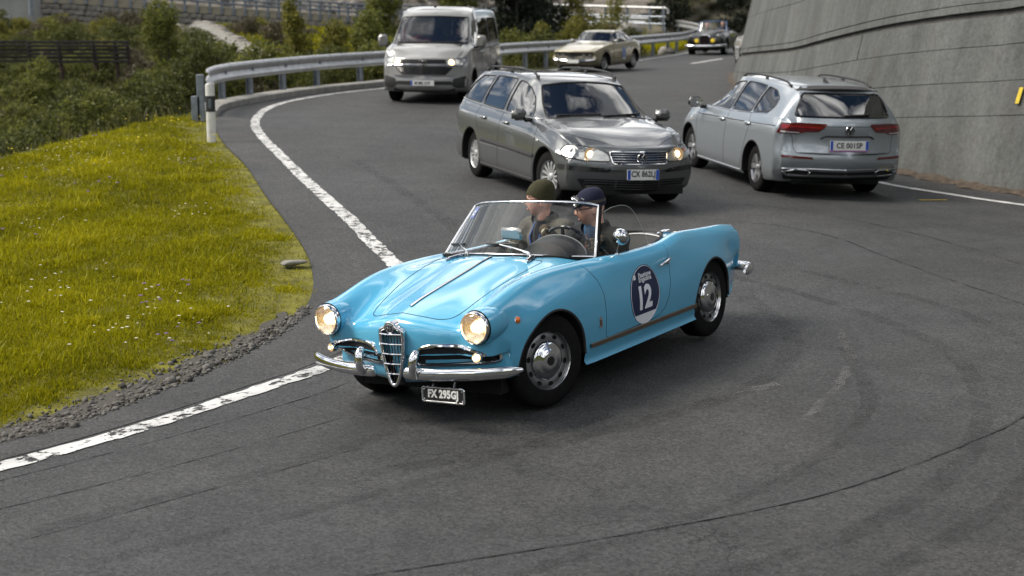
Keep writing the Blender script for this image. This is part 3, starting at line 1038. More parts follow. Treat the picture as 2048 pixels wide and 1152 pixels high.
    MB().tube([(.338, .31 - .224 * math.cos(a), .845 + .13 * math.sin(a)) for a in np.linspace(0.02, PI - .02, 20)], .007, 6).build('cowl_edge', mat('grey_edge', (.22, .22, .22), rough=.4), T)
    # steering wheel
    sw = empty('steering_wheel'); sw.parent = T
    sw.location = STEER_C; sw.rotation_euler = (0, R(-68), 0)
    MB().tube([(.195 * math.cos(a), .195 * math.sin(a), 0) for a in np.linspace(0, 2 * PI, 41)[:-1]], .0115, 8, True).build('wheel_rim', GLOSSBLACK, sw)
    MB().tube([(.115 * math.cos(a), .115 * math.sin(a), -.02) for a in np.linspace(0, 2 * PI, 31)[:-1]], .005, 6, True).build('horn_ring', CHROME, sw)
    for a in (R(0), R(120), R(240)):
        MB().tube([(0, 0, -.045), (.1 * math.cos(a), .1 * math.sin(a), -.03), (.19 * math.cos(a), .19 * math.sin(a), 0)], .009, 6, sx=1.6).build('spoke', GLOSSBLACK, sw)
    MB().lathe([(.045, -.06), (.045, -.03), (.03, -.02), (0, -.018)], 'Z', n=20).build('wheel_boss', GLOSSBLACK, sw)
    MB().tube([(0, 0, -.05), (0, 0, -.28)], .025, 10).build('steering_column', BLACK, sw)
    # seats
    for s in (1, -1):
        st_ = empty('seat'); st_.parent = T; st_.location = (-.42, .31 * s, .26)
        MB().box((.12, 0, .08), (.52, .46, .16), bev=.05).build('seat_cushion', LEATHER, st_)
        V = []; 
        nx_, nz_ = 9, 8
        for i in range(nx_):
            u = -1 + 2 * i / (nx_ - 1)
            for k in range(nz_):
                q = k / (nz_ - 1)
                hw = .235 * (1 - .25 * max(0, q - .6) ** 2 * 4)
                V.append((-.16 - .20 * q + .03 * u * u, u * hw, .10 + .46 * q - .02 * u * u * q))
        F = [(i * nz_ + k, (i + 1) * nz_ + k, (i + 1) * nz_ + k + 1, i * nz_ + k + 1) for i in range(nx_ - 1) for k in range(nz_ - 1)]
        nb = len(V)
        V += [(x - .09, y * .98, z) for x, y, z in V]
        F += [tuple(nb + t for t in f[::-1]) for f in F]
        edge = [i * nz_ for i in range(nx_)]
        top_ = [i * nz_ + nz_ - 1 for i in range(nx_)]
        sides = [0 * nz_ + k for k in range(nz_)], [(nx_ - 1) * nz_ + k for k in range(nz_)]
        for lst in (top_, sides[0], sides[1]):
            F += [(lst[k], lst[k + 1], nb + lst[k + 1], nb + lst[k]) for k in range(len(lst) - 1)]
        make('seat_back', V, F, LEATHER, st_)
        pts = [V[k] for k in sides[0]] + [V[t] for t in top_[1:-1]] + [V[k] for k in sides[1][::-1]]
        MB().tube([Vector(p) for p in pts], .007, 6).build('seat_piping', PIPING, st_)
    # deck fittings
    for s in (1, -1):
        p = B.hit('T', -.93, .44 * s)[0]
        MB().lathe([(.022, 0), (.02, .014), (.008, .022), (0, .023)], 'Z', (p.x + .13, p.y + .02 * s, p.z), 16).build('hood_stud', CHROME, T)
        q = B.path('T', [(-.86, .455 * s), (-1.0, .44 * s)], .006, .03)
        MB().tube(q, [.006] + [.018] * (len(q) - 2) + [.008], 8, sx=1.6).build('hood_clip', CHROME, T)
    B.line('boot_gap', 'T', [(-1.08, .40), (-1.3, .42), (-1.62, .38), (-1.70, .2), (-1.71, 0), (-1.70, -.2), (-1.62, -.38), (-1.3, -.42), (-1.08, -.40), (-1.12, 0)], SEAM, T, .003, -.0012, True)
    # sticker on the screen corner
    def wsp(t, q): return bot(t).lerp(top(t), q) + Vector((.004, 0, .002))
    stk = [wsp(-.90, .70), wsp(-.80, .70), wsp(-.80, .92), wsp(-.90, .92)]
    s1 = MB().add([tuple(p) for p in stk], [(0, 1, 2, 3)]).build('screen_sticker', mat('pale_blue_sticker', (.12, .16, .38), rough=.4), T, False)
    V, F = text_mesh('12', .06, .002, 0.)
    o = []
    for v in V:
        t = -.85 + v.x * 1.15; q = .80 + v.y * 2.2
        o.append(bot(t).lerp(top(t), q) + Vector((.007, 0, .004)))
    make('sticker_number', o, F, STICKERWHITE, s1, False)
    return T, B


PLATE_Y = .385
STEER_C = (.225, .33, .845)
SPIDER, SPB = build_spider()

# ================================================================== modern closed cars
def closed_body(sp):
    """sp: dict of stations; returns Body"""
    Xs = sp['X']
    st = sp.get('step', .032)
    X = np.arange(Xs[0], Xs[-1] + 1e-6, st)
    f = lambda k: soft(pchip(Xs, sp[k], X), 2)
    zb, ym, yb, zbelt, zr, yr, kr = (f(k) for k in ('zb', 'ym', 'yb', 'zbelt', 'zr', 'yr', 'kr'))
    c0 = np.zeros_like(X)
    fr = smooth(sp['front0'], Xs[-1] + .02, X)
    re = smooth(sp['rear0'], Xs[0] - .02, X)
    wt, wb = sp['ws']
    ww = np.where(X > (wt + wb) / 2, 1 - smooth(wb, wb + .25, X), smooth(wt - .35, wt, X)) * sp.get('wslag', .13)
    q = [.30, .30]
    def row(y, z, fl, w=0.):
        return np.stack([X - fr * fl * sp['fl'] + re * fl * sp['rl'] - ww * w, y, z], 1)
    zm1 = sp.get('zlow', .42); zm2 = sp.get('zmid', .62)
    um = .5 * (yb + yr); zum = .5 * (zbelt + zr - kr)
    gh = np.clip((zr - zbelt) / .4, 0, 1) * sp.get('bow', .018)
    rows = [row(c0, zb, 0), row(ym - .14, zb, .75), row(ym - .02, zb + .07, .95), row(ym, c0 + zm1, 1.), row(ym, c0 + zm2, 1.), row(ym - .012, zbelt - .16, .92),
            row(yb + .018, zbelt - .035, .85), row(yb, zbelt, .8), row(um + gh, zum, .75, .9), row(yr, zr - kr, .7, 1.), row(yr - .06, zr - kr * .42, .55, .8), row(yr * .55, zr - kr * .08, .2, .3), row(c0, zr, 0, 0)]
    G = loft_grid(X, rows, 3)
    def prof(h, P, sgn, w):
        h[:, 0] += sgn * w * np.interp(h[:, 2], [p[0] for p in P], [p[1] for p in P])
    for i in range(len(X)):
        if fr[i] > 0: prof(G[i], sp['fprof'], 1, fr[i])
        if re[i] > 0: prof(G[i], sp['rprof'], -1, re[i])
    def cap(g, sgn, bulge, zm):
        o = []
        for q_, d in [(.98, .35), (.94, .6), (.86, .8), (.74, .92), (.58, 1.), (.4, 1.02), (.2, 1.03), (0, 1.03)]:
            h = g.copy()
            h[:, 2] = zm + (g[:, 2] - zm) * q_
            h[:, 1] = g[:, 1] * (1 - .02 * (1 - q_))
            bx = bulge * d * (1 - .8 * (g[:, 1] / max(sp['ym'])) ** 2)
            P = sp['fprof'] if sgn > 0 else sp['rprof']
            dz = np.interp(h[:, 2], [p[0] for p in P], [p[1] for p in P]) - np.interp(g[:, 2], [p[0] for p in P], [p[1] for p in P])
            h[:, 0] = g[:, 0] + sgn * (bx + dz)
            o.append(h)
        return o
    N_ = cap(G[-1], 1, sp.get('fb', .05), sp.get('fzm', .5))
    T_ = cap(G[0], -1, sp.get('rb', .04), sp.get('rzm', .6))[::-1]
    return Body(np.concatenate([np.array(T_), G, np.array(N_)], 0))


def alloy_wheel(parent, at, side, Rw, rr, style, mt, steer=0.):
    w = empty('wheel'); w.parent = parent; w.location = at
    w.rotation_euler = (0, 0, steer + (0 if side > 0 else PI))
    wd_ = .205
    tyre(Rw, wd_, w)
    MB().lathe([(rr * .9, -.08), (rr * .93, .0), (rr * .95, .085), (rr * 1.02, .098), (rr * 1.04, .090), (rr * 1.02, .08)], 'Y', n=40).build('rim', mt, w, angle=50)
    MB().lathe([(rr * .98, -.03), (.0, -.03)], 'Y', n=28).build('brake_side', DARK, w)
    MB().lathe([(rr * .62, .01), (rr * .60, .02), (.06, .02)], 'Y', n=28).build('brake_disc', mat('cast_iron', (.12, .11, .10), metal=.8, rough=.5), w)
    n, wid, tw = style
    for k in range(n):
        a = 2 * PI * k / n + .3
        P = []
        for q, hw, y in ((.12, wid * 1.0, .075), (.45, wid * .85, .085), (.75, wid * .9, .088), (1.0, wid * 1.25, .085)):
            P.append((q * rr, hw, y))
        V = []
        for r_, hw, y in P:
            for s in (-1, 1):
                b = a + tw * (r_ / rr - .12)
                x = r_ * math.cos(b) - s * hw * math.sin(b); z = r_ * math.sin(b) + s * hw * math.cos(b)
                V += [(x, y, z), (x, y - .035, z)]
        F = []
        for i in range(3):
            b0 = i * 4
            F += [(b0, b0 + 4, b0 + 6, b0 + 2), (b0, b0 + 1, b0 + 5, b0 + 4), (b0 + 2, b0 + 6, b0 + 7, b0 + 3)]
        bm_ = MB().add(V, F)
        bm_.build('spoke', mt, w, False)
    MB().lathe([(.045, .06), (.04, .09), (.03, .096), (0, .097)], 'Y', n=20).build('wheel_centre', mt, w)
    return w


def wells(B, T, spots, r, m=None, depth=.42, lip=None):
    for wx, wz in spots:
        for s in (1, -1):
            arc = [(wx + r * math.cos(a), wz + r * math.sin(a)) for a in np.linspace(-.25, PI + .25, 32)]
            V = []
            for x, z in arc:
                y = min(max(B.hit('L', x, max(z, .3))[0].y, .55), 1.0)
                V.append((x, s * (y - .006), z))
            n = len(arc)
            V2 = [(x, s * depth, z) for x, z in arc]
            MB().add(V + V2, [(k, k + 1, n + k + 1, n + k) for k in range(n - 1)] + [tuple(range(n, 2 * n))]).build('wheel_well', DARK, T)
            if lip: MB().tube([Vector(v) for v in V], .010, 6).build('wheel_arch_lip', lip, T)


def window(B, T, ax, poly, gm, name='window', frame=.010, fm=None, rnd=.05, cutit=True, mir=True, cond=None):
    """opens the body, puts in a pane and a dark seal"""
    out_ = []
    sides = ((ax, poly),) if ax in 'FB' or not mir else (('L', poly), ('R', poly))
    for a, p in sides:
        p = rounded(p, rnd, 4)
        if cutit:
            cc_ = cond or ({'L': lambda v: v.y > .3, 'R': lambda v: v.y < -.3, 'F': lambda v: v.x > 0, 'B': lambda v: v.x < 0}[a])
            pr = resample(p, .05)
            P = B.path(a, p, -.002, .05, True)
            pane = B.patch(name, a, p, gm, T, -.004, grid=.09)
            B.cut(a, p, cc_)
        else:
            pane = B.patch(name, a, p, gm, T, .003, grid=.09)
            P = B.path(a, p, .002, .05, True)
        MB().tube(P, frame, 6, True).build('window_seal', fm or BLACK, T)
        out_.append(pane)
    return out_


def cabin(T, x0, x1, yw, zfloor, zdash, xdash, seats, dash=True, sc=1.):
    MB().box(((x0 + x1) / 2, 0, zfloor), (x1 - x0, yw * 2, .06)).build('cabin_floor', DARK, T)
    if dash: MB().box((xdash, 0, zdash - .14), (.36, yw * 1.9, .26), bev=.07).build('dashboard', DARK, T)
    cloth = mat('grey_seat_cloth', (.035, .036, .04), rough=.9, noise=(30, .2))
    for x, y in seats:
        s = empty('seat'); s.parent = T; s.location = (x, y, zfloor); s.scale = (1, 1, sc)
        MB().box((.06, 0, .16), (.52, .50, .26), bev=.07).build('seat_cushion', cloth, s)
        MB().box((-.26, 0, .50), (.17, .48, .62), rot=(0, R(-14), 0), bev=.07).build('seat_back', cloth, s)
        MB().box((-.36, 0, .90), (.10, .27, .19), rot=(0, R(-8), 0), bev=.045).build('headrest', cloth, s)


def mirror(T, at, side, m, size=(.11, .20, .15), glassm=True):
    e = empty('door_mirror'); e.parent = T; e.location = at; e.rotation_euler = (0, 0, side * R(-8))
    MB().box((0, 0, 0), size, bev=.05).build('mirror_shell', m, e)
    MB().box((-size[0] / 2 - .001, 0, 0), (.006, size[1] * .82, size[2] * .78), bev=.002).build('mirror_glass', mat('mirror_silver', (.75, .78, .8), metal=1, rough=.02), e)
    MB().box((.0, -side * size[1] * .62, -size[2] * .45), (.06, size[1] * .6, .05), bev=.02).build('mirror_arm', BLACK, e)
    return e


def roof_rail(B, T, y, x0, x1, m, h=.045):
    for s in (1, -1):
        P = []
        for t in np.linspace(0, 1, 22):
            x = x0 + (x1 - x0) * t
            p = B.hit('T', x, y * s)[0]
            k = min(1, min(t, 1 - t) / .10)
            P.append(p + Vector((0, 0, h * (k * (2 - k)) - .004)))
        r_ = MB().tube(P, .015, 8, sx=.9)
        rail = r_.build('roof_rail', m, T)
        for t in (.02, .5, .98):
            x = x0 + (x1 - x0) * t
            p = B.hit('T', x, y * s)[0]
            MB().box((x, y * s, p.z + h * .35), (.09, .022, h * .8), bev=.008).build('rail_foot', m, rail)


def emblem(parent, o, nx, r, m1, m2):
    """round badge ring facing +X (nx=1) or -X with two chevrons"""
    e = MB().lathe([(r, 0), (r, .010), (r * .86, .014), (r * .80, .008), (0, .007)], 'X', o, 28, nx).build('badge', m2, parent)
    ring = MB()
    ring.tube([(o[0] + nx * .012, o[1] + r * .93 * math.cos(a), o[2] + r * .93 * math.sin(a)) for a in np.linspace(0, 2 * PI, 29)[:-1]], r * .075, 6, True)
    def zig(pts): ring.tube([(o[0] + nx * .013, o[1] + r * a, o[2] + r * b) for a, b in pts], r * .075, 6)
    zig([(-.36, .80), (0, .12), (.36, .80)])
    zig([(-.74, .46), (-.36, -.68), (0, .0), (.36, -.68), (.74, .46)])
    ring.build('badge_mark', m1, e)
    return e


# ------------------------------------------------------------------ the grey estate car
GREY = paint('grey_green_metallic', (.110, .119, .125), metal=.55, rough=.30, dirt=.25)
SILVER = paint('silver_metallic', (.295, .33, .36), metal=.55, rough=.30, dirt=.22)
VANGREY = paint('pale_grey_paint', (.235, .238, .234), metal=0., rough=.25, dirt=.3)
GOLD = paint('pale_gold_paint', (.30, .265, .165), metal=.35, rough=.28, dirt=.2)
NIGHT = paint('black_paint', (.004, .0045, .005), metal=0., rough=.4, coat=.25, dirt=.15)
WHITEP = paint('white_paint', (.62, .62, .61), metal=0., rough=.3, dirt=.3)
ALLOY = mat('alloy_silver', (.45, .46, .47), metal=.8, rough=.32, noise=(12, .1))
HCOVER = mat('silver_plastic_cover', (.50, .51, .52), metal=.5, rough=.4, noise=(12, .12))
DARKALLOY = mat('dark_alloy', (.05, .05, .055), metal=.8, rough=.3)
HEADIN = mat('lamp_inside', (.55, .55, .54), metal=.7, rough=.3)
REDLENS = mat('red_lens', (.26, .006, .006), rough=.15, coat=.5)
DARKRED = mat('dark_red_lens', (.085, .004, .006), rough=.12, coat=.6)
CLEARLENS = mat('clear_lens', (.50, .51, .52), rough=.12, coat=.8, metal=.3)


def build_estate():
    T = empty('estate_car', 'grey metallic estate car with lit headlights and roof rails behind the light blue roadster', 'car', (.7056, 19.275, .2737), (-.0275, .0165, .354 - PI / 2))
    sp = dict(X=[-2.36, -2.2, -2.0, -1.7, -1.2, -.4, .2, .42, .75, 1.05, 1.2, 1.6, 1.9, 2.08, 2.17],
              zb=[.30, .24, .21, .19, .18, .18, .18, .18, .18, .18, .18, .18, .19, .20, .22],
              ym=[.80, .835, .855, .868, .873, .873, .873, .873, .873, .872, .870, .862, .845, .82, .80],
              yb=[.70, .735, .765, .785, .795, .80, .80, .80, .80, .795, .79, .775, .745, .70, .67],
              zbelt=[1.0, 1.0, 1.0, .995, .98, .96, .945, .94, .93, .915, .905, .85, .79, .735, .70],
              zr=[1.02, 1.14, 1.33, 1.425, 1.45, 1.463, 1.435, 1.40, 1.20, .985, .955, .895, .835, .775, .735],
              yr=[.62, .60, .575, .58, .592, .60, .585, .57, .61, .66, .665, .66, .64, .61, .59],
              kr=[.035, .04, .05, .055, .055, .055, .055, .055, .05, .035, .03, .025, .022, .02, .018],
              front0=1.45, rear0=-1.9, ws=(.42, 1.05), wslag=.15, fl=.30, rl=.22, fb=.07, rb=.03, fzm=.48, rzm=.62,
              fprof=[(.15, -.10), (.25, -.02), (.42, .02), (.55, .015), (.62, -.03), (.70, -.04), (.75, -.05)],
              rprof=[(.2, -.06), (.45, .03), (.62, .03), (.7, 0), (1.0, -.02), (1.45, -.05)])
    B = closed_body(sp)
    for ax, g in (('L', 1), ('R', -1)):
        for wx in (1.352, -1.352):
            B.cut(ax, arch(wx, .315, .362), lambda v, g=g: v.y * g > .4)
    wf = [(.70, .968), (.44, 1.19), (.22, 1.30), (.06, 1.35), (-.15, 1.372), (-.21, .975)]
    window(B, T, 'L', wf, TINT, 'front_side_window')
    window(B, T, 'L', [(-.30, .978), (-.24, 1.380), (-.60, 1.385), (-1.0, 1.378), (-1.10, 1.005)], TINT, 'rear_side_window')
    window(B, T, 'L', [(-1.19, 1.01), (-1.08, 1.375), (-1.60, 1.355), (-1.80, 1.25), (-1.98, 1.04)], DTINT, 'quarter_window')
    window(B, T, 'F', [(-.655, .965), (-.35, 1.0), (0, 1.008), (.35, 1.0), (.655, .965), (.615, 1.14), (.545, 1.335), (.3, 1.372), (0, 1.385), (-.3, 1.372), (-.545, 1.335), (-.615, 1.14)], TINT, 'windscreen', .012, rnd=.03, cond=lambda v: v.x > .2)
    window(B, T, 'B', [(-.60, 1.05), (.60, 1.05), (.52, 1.36), (-.52, 1.36)], DTINT, 'rear_window', .012, cond=lambda v: v.x < -1.7)
    B.mesh_object('body', GREY, T, 38)
    wells(B, T, ((1.352, .315), (-1.352, .315)), .364, lip=GREY)
    MB().box((0, 0, .24), (4.2, 1.2, .10)).build('underside', DARK, T)
    cabin(T, -2.2, 1.0, .70, .34, .96, .98, ((.0, .37), (.0, -.37), (-.95, .37), (-.95, -.37)))
    for x in (1.352, -1.352):
        for s in (1, -1):
            alloy_wheel(T, (x, s * .70, .317), s, .317, .195, (14, .014, .0), HCOVER, R(11) if x > 0 else 0)
    # bright window line, gaps, strips
    for ax, s in (('L', 1), ('R', -1)):
        B.line('window_trim', ax, [(.86, .955), (.2, .958), (-.6, .972), (-1.2, .992), (-2.02, 1.02)], mat('satin_trim', (.45, .46, .46), metal=.9, rough=.3), T, .007, .003)
        for pl in ([(.98, .93), (1.00, .75), (.97, .45), (.93, .24)], [(-.25, .96), (-.27, .7), (-.27, .4), (-.26, .24)], [(-1.14, .99), (-1.20, .85), (-1.02, .62), (-.96, .5), (-.92, .3), (-.8, .24)]):
            B.line('door_gap', ax, pl, SEAM, T, .004, -.0015)
        B.line('bonnet_gap', ax, [(1.06, .925), (1.5, .87), (1.9, .79), (2.05, .745)], SEAM, T, .004, -.0015)
        pr = B.path(ax, [(1.00, .53), (-.90, .555)], .008, .1)
        MB().tube(pr, .026, 8, sx=.45, up=(0, 0, 1)).build('door_strip', GREY, T)
        for x in (-.86, -.02):
            p = B.hit(ax, x, .835)[0]
            MB().box((x, p.y + s * .012, .84), (.17, .035, .04), bev=.014).build('door_handle', GREY, T)
        p = B.hit(ax, 1.10, .72)[0]
        MB().box((1.10, p.y + s * .004, .72), (.075, .014, .03), bev=.006).build('side_indicator', CLEARLENS, T)
        B.line('side_skirt', ax, [(.95, .235), (-.95, .235)], GREY, T, .02, .0)
    # front
    for s in (1, -1):
        hp = [(.355 * s, .575), (.375 * s, .665), (.46 * s, .705), (.62 * s, .735), (.75 * s, .735), (.815 * s, .66), (.80 * s, .60), (.62 * s, .57)]
        hp = rounded(hp, .03, 3)
        lampb = B.patch('headlight', 'F', hp, HEADIN, T, .002, grid=.06)
        B.patch('lens', 'F', hp, LENSGLASS, lampb, .022, grid=.06)
        B.line('lamp_edge', 'F', hp, BLACK, lampb, .006, .006, True)
        p = B.hit('F', .55 * s, .645)[0]
        MB().lathe([(.012, .006), (.055, .010), (.082, .02)], 'X', (p.x - .006, .55 * s, .640), 20).build('lamp_bowl', REFLECTOR, lampb)
        MB().lathe([(0, .022), (.03, .016), (.042, .006)], 'X', (p.x - .002, .55 * s, .645), 16).build('bulb', BULB, lampb)
        p = B.hit('F', .72 * s, .66)[0]
        MB().lathe([(0, .016), (.03, .012), (.045, .002)], 'X', (p.x - .006, .70 * s, .66), 14).build('indicator', AMBER if s > 0 else mat('smoked_lens', (.25, .25, .25), rough=.15), lampb)
        B.patch('bumper_strip', 'F', rounded([(.36 * s, .445), (.36 * s, .495), (.845 * s, .515), (.845 * s, .46)], .012, 2), BLACK, T, .012, grid=.06)
        mirror(T, (.74, s * .965, 1.0), s, GREY, (.10, .20, .145))
        B.line('wiper', 'F', [(-.55 if s < 0 else .02, 1.0), (.0 if s < 0 else .58, 1.02)], BLACK, T, .010, .012)
    gp = rounded([(-.335, .545), (-.36, .685), (.36, .685), (.335, .545)], .03, 3)
    B.patch('grille', 'F', gp, SEAM, T, .003, grid=.06)
    B.line('grille_frame', 'F', gp, CHROME, T, .009, .008, True)
    for k in range(4):
        z = .575 + k * .027
        B.line('grille_bar', 'F', [(-.335, z), (.335, z)], mat('bar_chrome', (.5, .52, .55), metal=1, rough=.15), T, .0055, .010)
    p = B.hit('F', 0, .625)[0]
    emblem(T, (p.x + .012, 0, .617), 1, .062, CHROME, GLOSSBLACK)
    lg = rounded([(-.60, .235), (-.70, .365), (.70, .365), (.60, .235)], .03, 3)
    B.patch('lower_grille', 'F', lg, SEAM, T, .004, grid=.06)
    for k in range(4):
        z = .258 + k * .029
        B.line('lower_slat', 'F', [(-.62, z), (.62, z)], BLACK, T, .007, .008)
    for y in (-.27, .27): B.line('slat_divider', 'F', [(y, .24), (y, .36)], GREY, T, .02, .0)
    p = B.hit('F', 0, .44)[0]
    licence_plate(T, (p.x + .018, .0, .435), (0, 1, 0), (-.04, 0, 1), .40, .12, 'CX 862LJ', 'it', .80)
    # rear
    for s in (1, -1):
        B.patch('tail_light', 'B', rounded([(.60 * s, .72), (.60 * s, .93), (.78 * s, .95), (.80 * s, .72)], .02, 2), REDLENS, T, .006, grid=.06)
    roof_rail(B, T, .52, .22, -1.72, BLACK, .06)
    return T


ESTATE = build_estate()


# ------------------------------------------------------------------ the silver estate car
def estate_b_body():
    sp = dict(X=[-2.36, -2.28, -2.15, -1.95, -1.7, -1.2, -.4, 0.1, .30, .60, .95, 1.1, 1.5, 1.9, 2.08, 2.17],
              zb=[.30, .27, .24, .21, .19, .18, .18, .18, .18, .18, .18, .18, .18, .19, .20, .22],
              ym=[.80, .84, .862, .878, .886, .895, .893, .892, .892, .892, .892, .892, .888, .86, .83, .80],
              yb=[.71, .745, .775, .80, .815, .825, .825, .825, .825, .825, .82, .815, .79, .75, .70, .66],
              zbelt=[1.0, 1.025, 1.04, 1.05, 1.045, 1.02, 1.0, .99, .985, .975, .955, .945, .89, .81, .75, .70],
              zr=[1.03, 1.12, 1.24, 1.405, 1.445, 1.475, 1.485, 1.46, 1.42, 1.23, 1.01, .985, .925, .85, .79, .74],
              yr=[.63, .615, .60, .56, .565, .59, .60, .59, .58, .62, .68, .69, .68, .66, .62, .58],
              kr=[.03, .04, .05, .055, .06, .06, .06, .06, .06, .05, .035, .03, .025, .022, .02, .018],
              front0=1.45, rear0=-1.95, ws=(.30, .95), wslag=.16, fl=.32, rl=.26, fb=.06, rb=.03, fzm=.48, rzm=.62,
              fprof=[(.15, -.10), (.25, -.02), (.42, .02), (.55, .015), (.62, -.02), (.75, -.04)],
              rprof=[(.2, -.10), (.34, -.02), (.50, .045), (.60, .04), (.64, .0), (.80, -.02), (.95, .01), (1.02, -.01), (1.45, .02)])
    return closed_body(sp)


def build_silver_estate(name, label, cat, loc, rot, PM, text, rails=True):
    T = empty(name, label, cat, loc, rot)
    B = estate_b_body()
    for ax, g in (('L', 1), ('R', -1)):
        for wx in (1.335, -1.335):
            B.cut(ax, arch(wx, .32, .358), lambda v, g=g: v.y * g > .4)
    window(B, T, 'L', [(.88, .985), (.42, 1.205), (.20, 1.315), (-.05, 1.375), (-.32, 1.395), (-.24, 1.005)], TINT, 'front_side_window')
    window(B, T, 'L', [(-.30, 1.008), (-.38, 1.398), (-.75, 1.398), (-1.10, 1.380), (-1.02, 1.035)], TINT, 'rear_side_window')
    window(B, T, 'L', [(-1.08, 1.04), (-1.16, 1.376), (-1.44, 1.345), (-1.66, 1.26), (-1.72, 1.17), (-1.62, 1.075)], DTINT, 'quarter_window', rnd=.04)
    window(B, T, 'F', [(-.67, 1.0), (-.35, 1.03), (0, 1.035), (.35, 1.03), (.67, 1.0), (.62, 1.18), (.55, 1.35), (.3, 1.395), (0, 1.41), (-.3, 1.395), (-.55, 1.35), (-.62, 1.18)], TINT, 'windscreen', .012, rnd=.03, cond=lambda v: v.x > .1)
    window(B, T, 'B', [(-.64, 1.065), (.64, 1.065), (.60, 1.17), (.515, 1.35), (-.515, 1.35), (-.60, 1.17)], DTINT, 'rear_window', .016, GLOSSBLACK, .05, cond=lambda v: v.x < -1.6)
    B.mesh_object('body', PM, T, 38)
    wells(B, T, ((1.335, .32), (-1.335, .32)), .36, lip=PM)
    MB().box((0, 0, .24), (4.1, 1.2, .10)).build('underside', DARK, T)
    cabin(T, -2.1, .95, .72, .34, .99, .92, ((-.1, .38), (-.1, -.38), (-.98, .4), (-.98, -.4)))
    for x in (1.335, -1.335):
        for s in (1, -1):
            alloy_wheel(T, (x, s * .725, .317), s, .317, .228, (5, .038, -.42), ALLOY, R(4) if x > 0 else 0)
    for ax, s in (('L', 1), ('R', -1)):
        B.line('window_trim', ax, [(.92, .972), (.3, .985), (-.4, .993), (-1.05, 1.022), (-1.62, 1.06)], CHROME, T, .007, .003)
        for pl in ([(.98, .93), (1.0, .72), (.98, .42), (.94, .25)], [(-.27, 1.0), (-.24, .78), (-.22, .5), (-.23, .26)], [(-1.05, 1.03), (-1.15, .88), (-1.06, .68), (-.96, .5), (-.91, .34), (-.85, .27)]):
            B.line('door_gap', ax, pl, SEAM, T, .004, -.0015)
        B.line('shoulder_crease', ax, [(1.0, .845), (.2, .865), (-.6, .885), (-1.4, .91), (-2.0, .93)], PM, T, .008, -.003)
        B.line('sill_trim', ax, [(.92, .225), (-.90, .235)], mat('satin_trim', (.45, .46, .46), metal=.9, rough=.3), T, .012, .002)
        for x, z in ((-.09, .855), (-1.10, .885)):
            p = B.hit(ax, x, z)[0]
            h = MB().box((x, p.y + s * .010, z), (.20, .04, .042), bev=.015).build('door_handle', PM, T)
            MB().box((x + .02, p.y + s * .003, z - .012), (.11, .02, .045), bev=.008).build('handle_recess', BLACK, h)
        mirror(T, (.80, s * .99, 1.02), s, BLACK, (.12, .21, .15))
    # rear
    for s in (1, -1):
        tl = rounded([(.285 * s, .965), (.30 * s, .985), (.60 * s, .988), (.80 * s, .975), (.845 * s, .85), (.62 * s, .845), (.55 * s, .875), (.385 * s, .885)], .012, 2)
        lb = B.patch('tail_light', 'B', tl, DARKRED, T, .010, grid=.05)
        B.patch('light_bar', 'B', [(.36 * s, .925), (.36 * s, .945), (.78 * s, .950), (.80 * s, .915), (.74 * s, .915), (.72 * s, .935)], REDLENS, lb, .014, grid=.05)
        B.patch('reversing_lens', 'B', [(.60 * s, .858), (.60 * s, .872), (.80 * s, .880), (.81 * s, .860)], CLEARLENS, lb, .014, grid=.05)
        B.patch('reflector_strip', 'B', rounded([(.42 * s, .535), (.45 * s, .56), (.80 * s, .575), (.80 * s, .545)], .008, 2), DARKRED, T, .008, grid=.05)
        tp = [(.44 * s, .375), (.48 * s, .395), (.62 * s, .40), (.76 * s, .365), (.70 * s, .33), (.48 * s, .325)]
        P = B.path('B', tp, .012, .04, True)
        tr_ = MB().tube(P, .011, 6, True).build('exhaust_trim', CHROME, T)
        B.patch('exhaust_mouth', 'B', tp, SEAM, tr_, .008, grid=.05)
    B.patch('diffuser', 'B', rounded([(-.72, .255), (-.78, .38), (.78, .38), (.72, .255)], .02, 2), BLACK, T, .005, grid=.06)
    B.line('chrome_strip', 'B', [(-.78, .405), (-.4, .412), (.4, .412), (.78, .405)], CHROME, T, .007, .008)
    for pl in ([(-.66, .64), (-.62, .605), (-.3, .60), (.3, .60), (.62, .605), (.66, .64), (.68, .80), (.70, .84)], [(-.68, .80), (-.70, .84)], [(-.30, .955), (.30, .955)], [(-.66, .64), (-.68, .80)]):
        B.line('tailgate_gap', 'B', pl, SEAM, T, .004, -.0015)
    rp_ = rounded([(-.62, .62), (-.40, .655), (-.33, .825), (.33, .825), (.40, .655), (.62, .62)], .03, 3)
    B.line('plate_recess_edge', 'B', [(-.36, .80), (-.3, .83), (.3, .83), (.36, .80)], PM, T, .012, .002)
    p = B.hit('B', 0, .72)[0]
    licence_plate(T, (p.x - .016, .0, .722), (0, -1, 0), (.05, 0, 1), .52, .12, text, 'it', .92)
    MB().box((p.x - .020, 0, .722 - .072), (.006, .53, .016), bev=.002).build('plate_surround', mat('pink_strip', (.40, .16, .36), rough=.5), T)
    p = B.hit('B', 0, .905)[0]
    emblem(T, (p.x + .002, 0, .91), -1, .062, CHROME, GLOSSBLACK)
    for k, z in ((0, 0),):
        B.line('rear_wiper', 'B', [(-.30, 1.095), (-.05, 1.085), (.06, 1.08)], BLACK, T, .012, .012)
    # spoiler and aerial
    P = []
    V = []
    for y in np.linspace(-.55, .55, 13):
        a = B.hit('T', -1.80, y)[0]
        V += [(-1.78, y, a.z + .004), (-2.02 + .10 * (y / .55) ** 2, y, 1.412 - .03 * (y / .55) ** 2), (-2.02 + .10 * (y / .55) ** 2, y, 1.395 - .03 * (y / .55) ** 2), (-1.80, y, a.z - .05)]
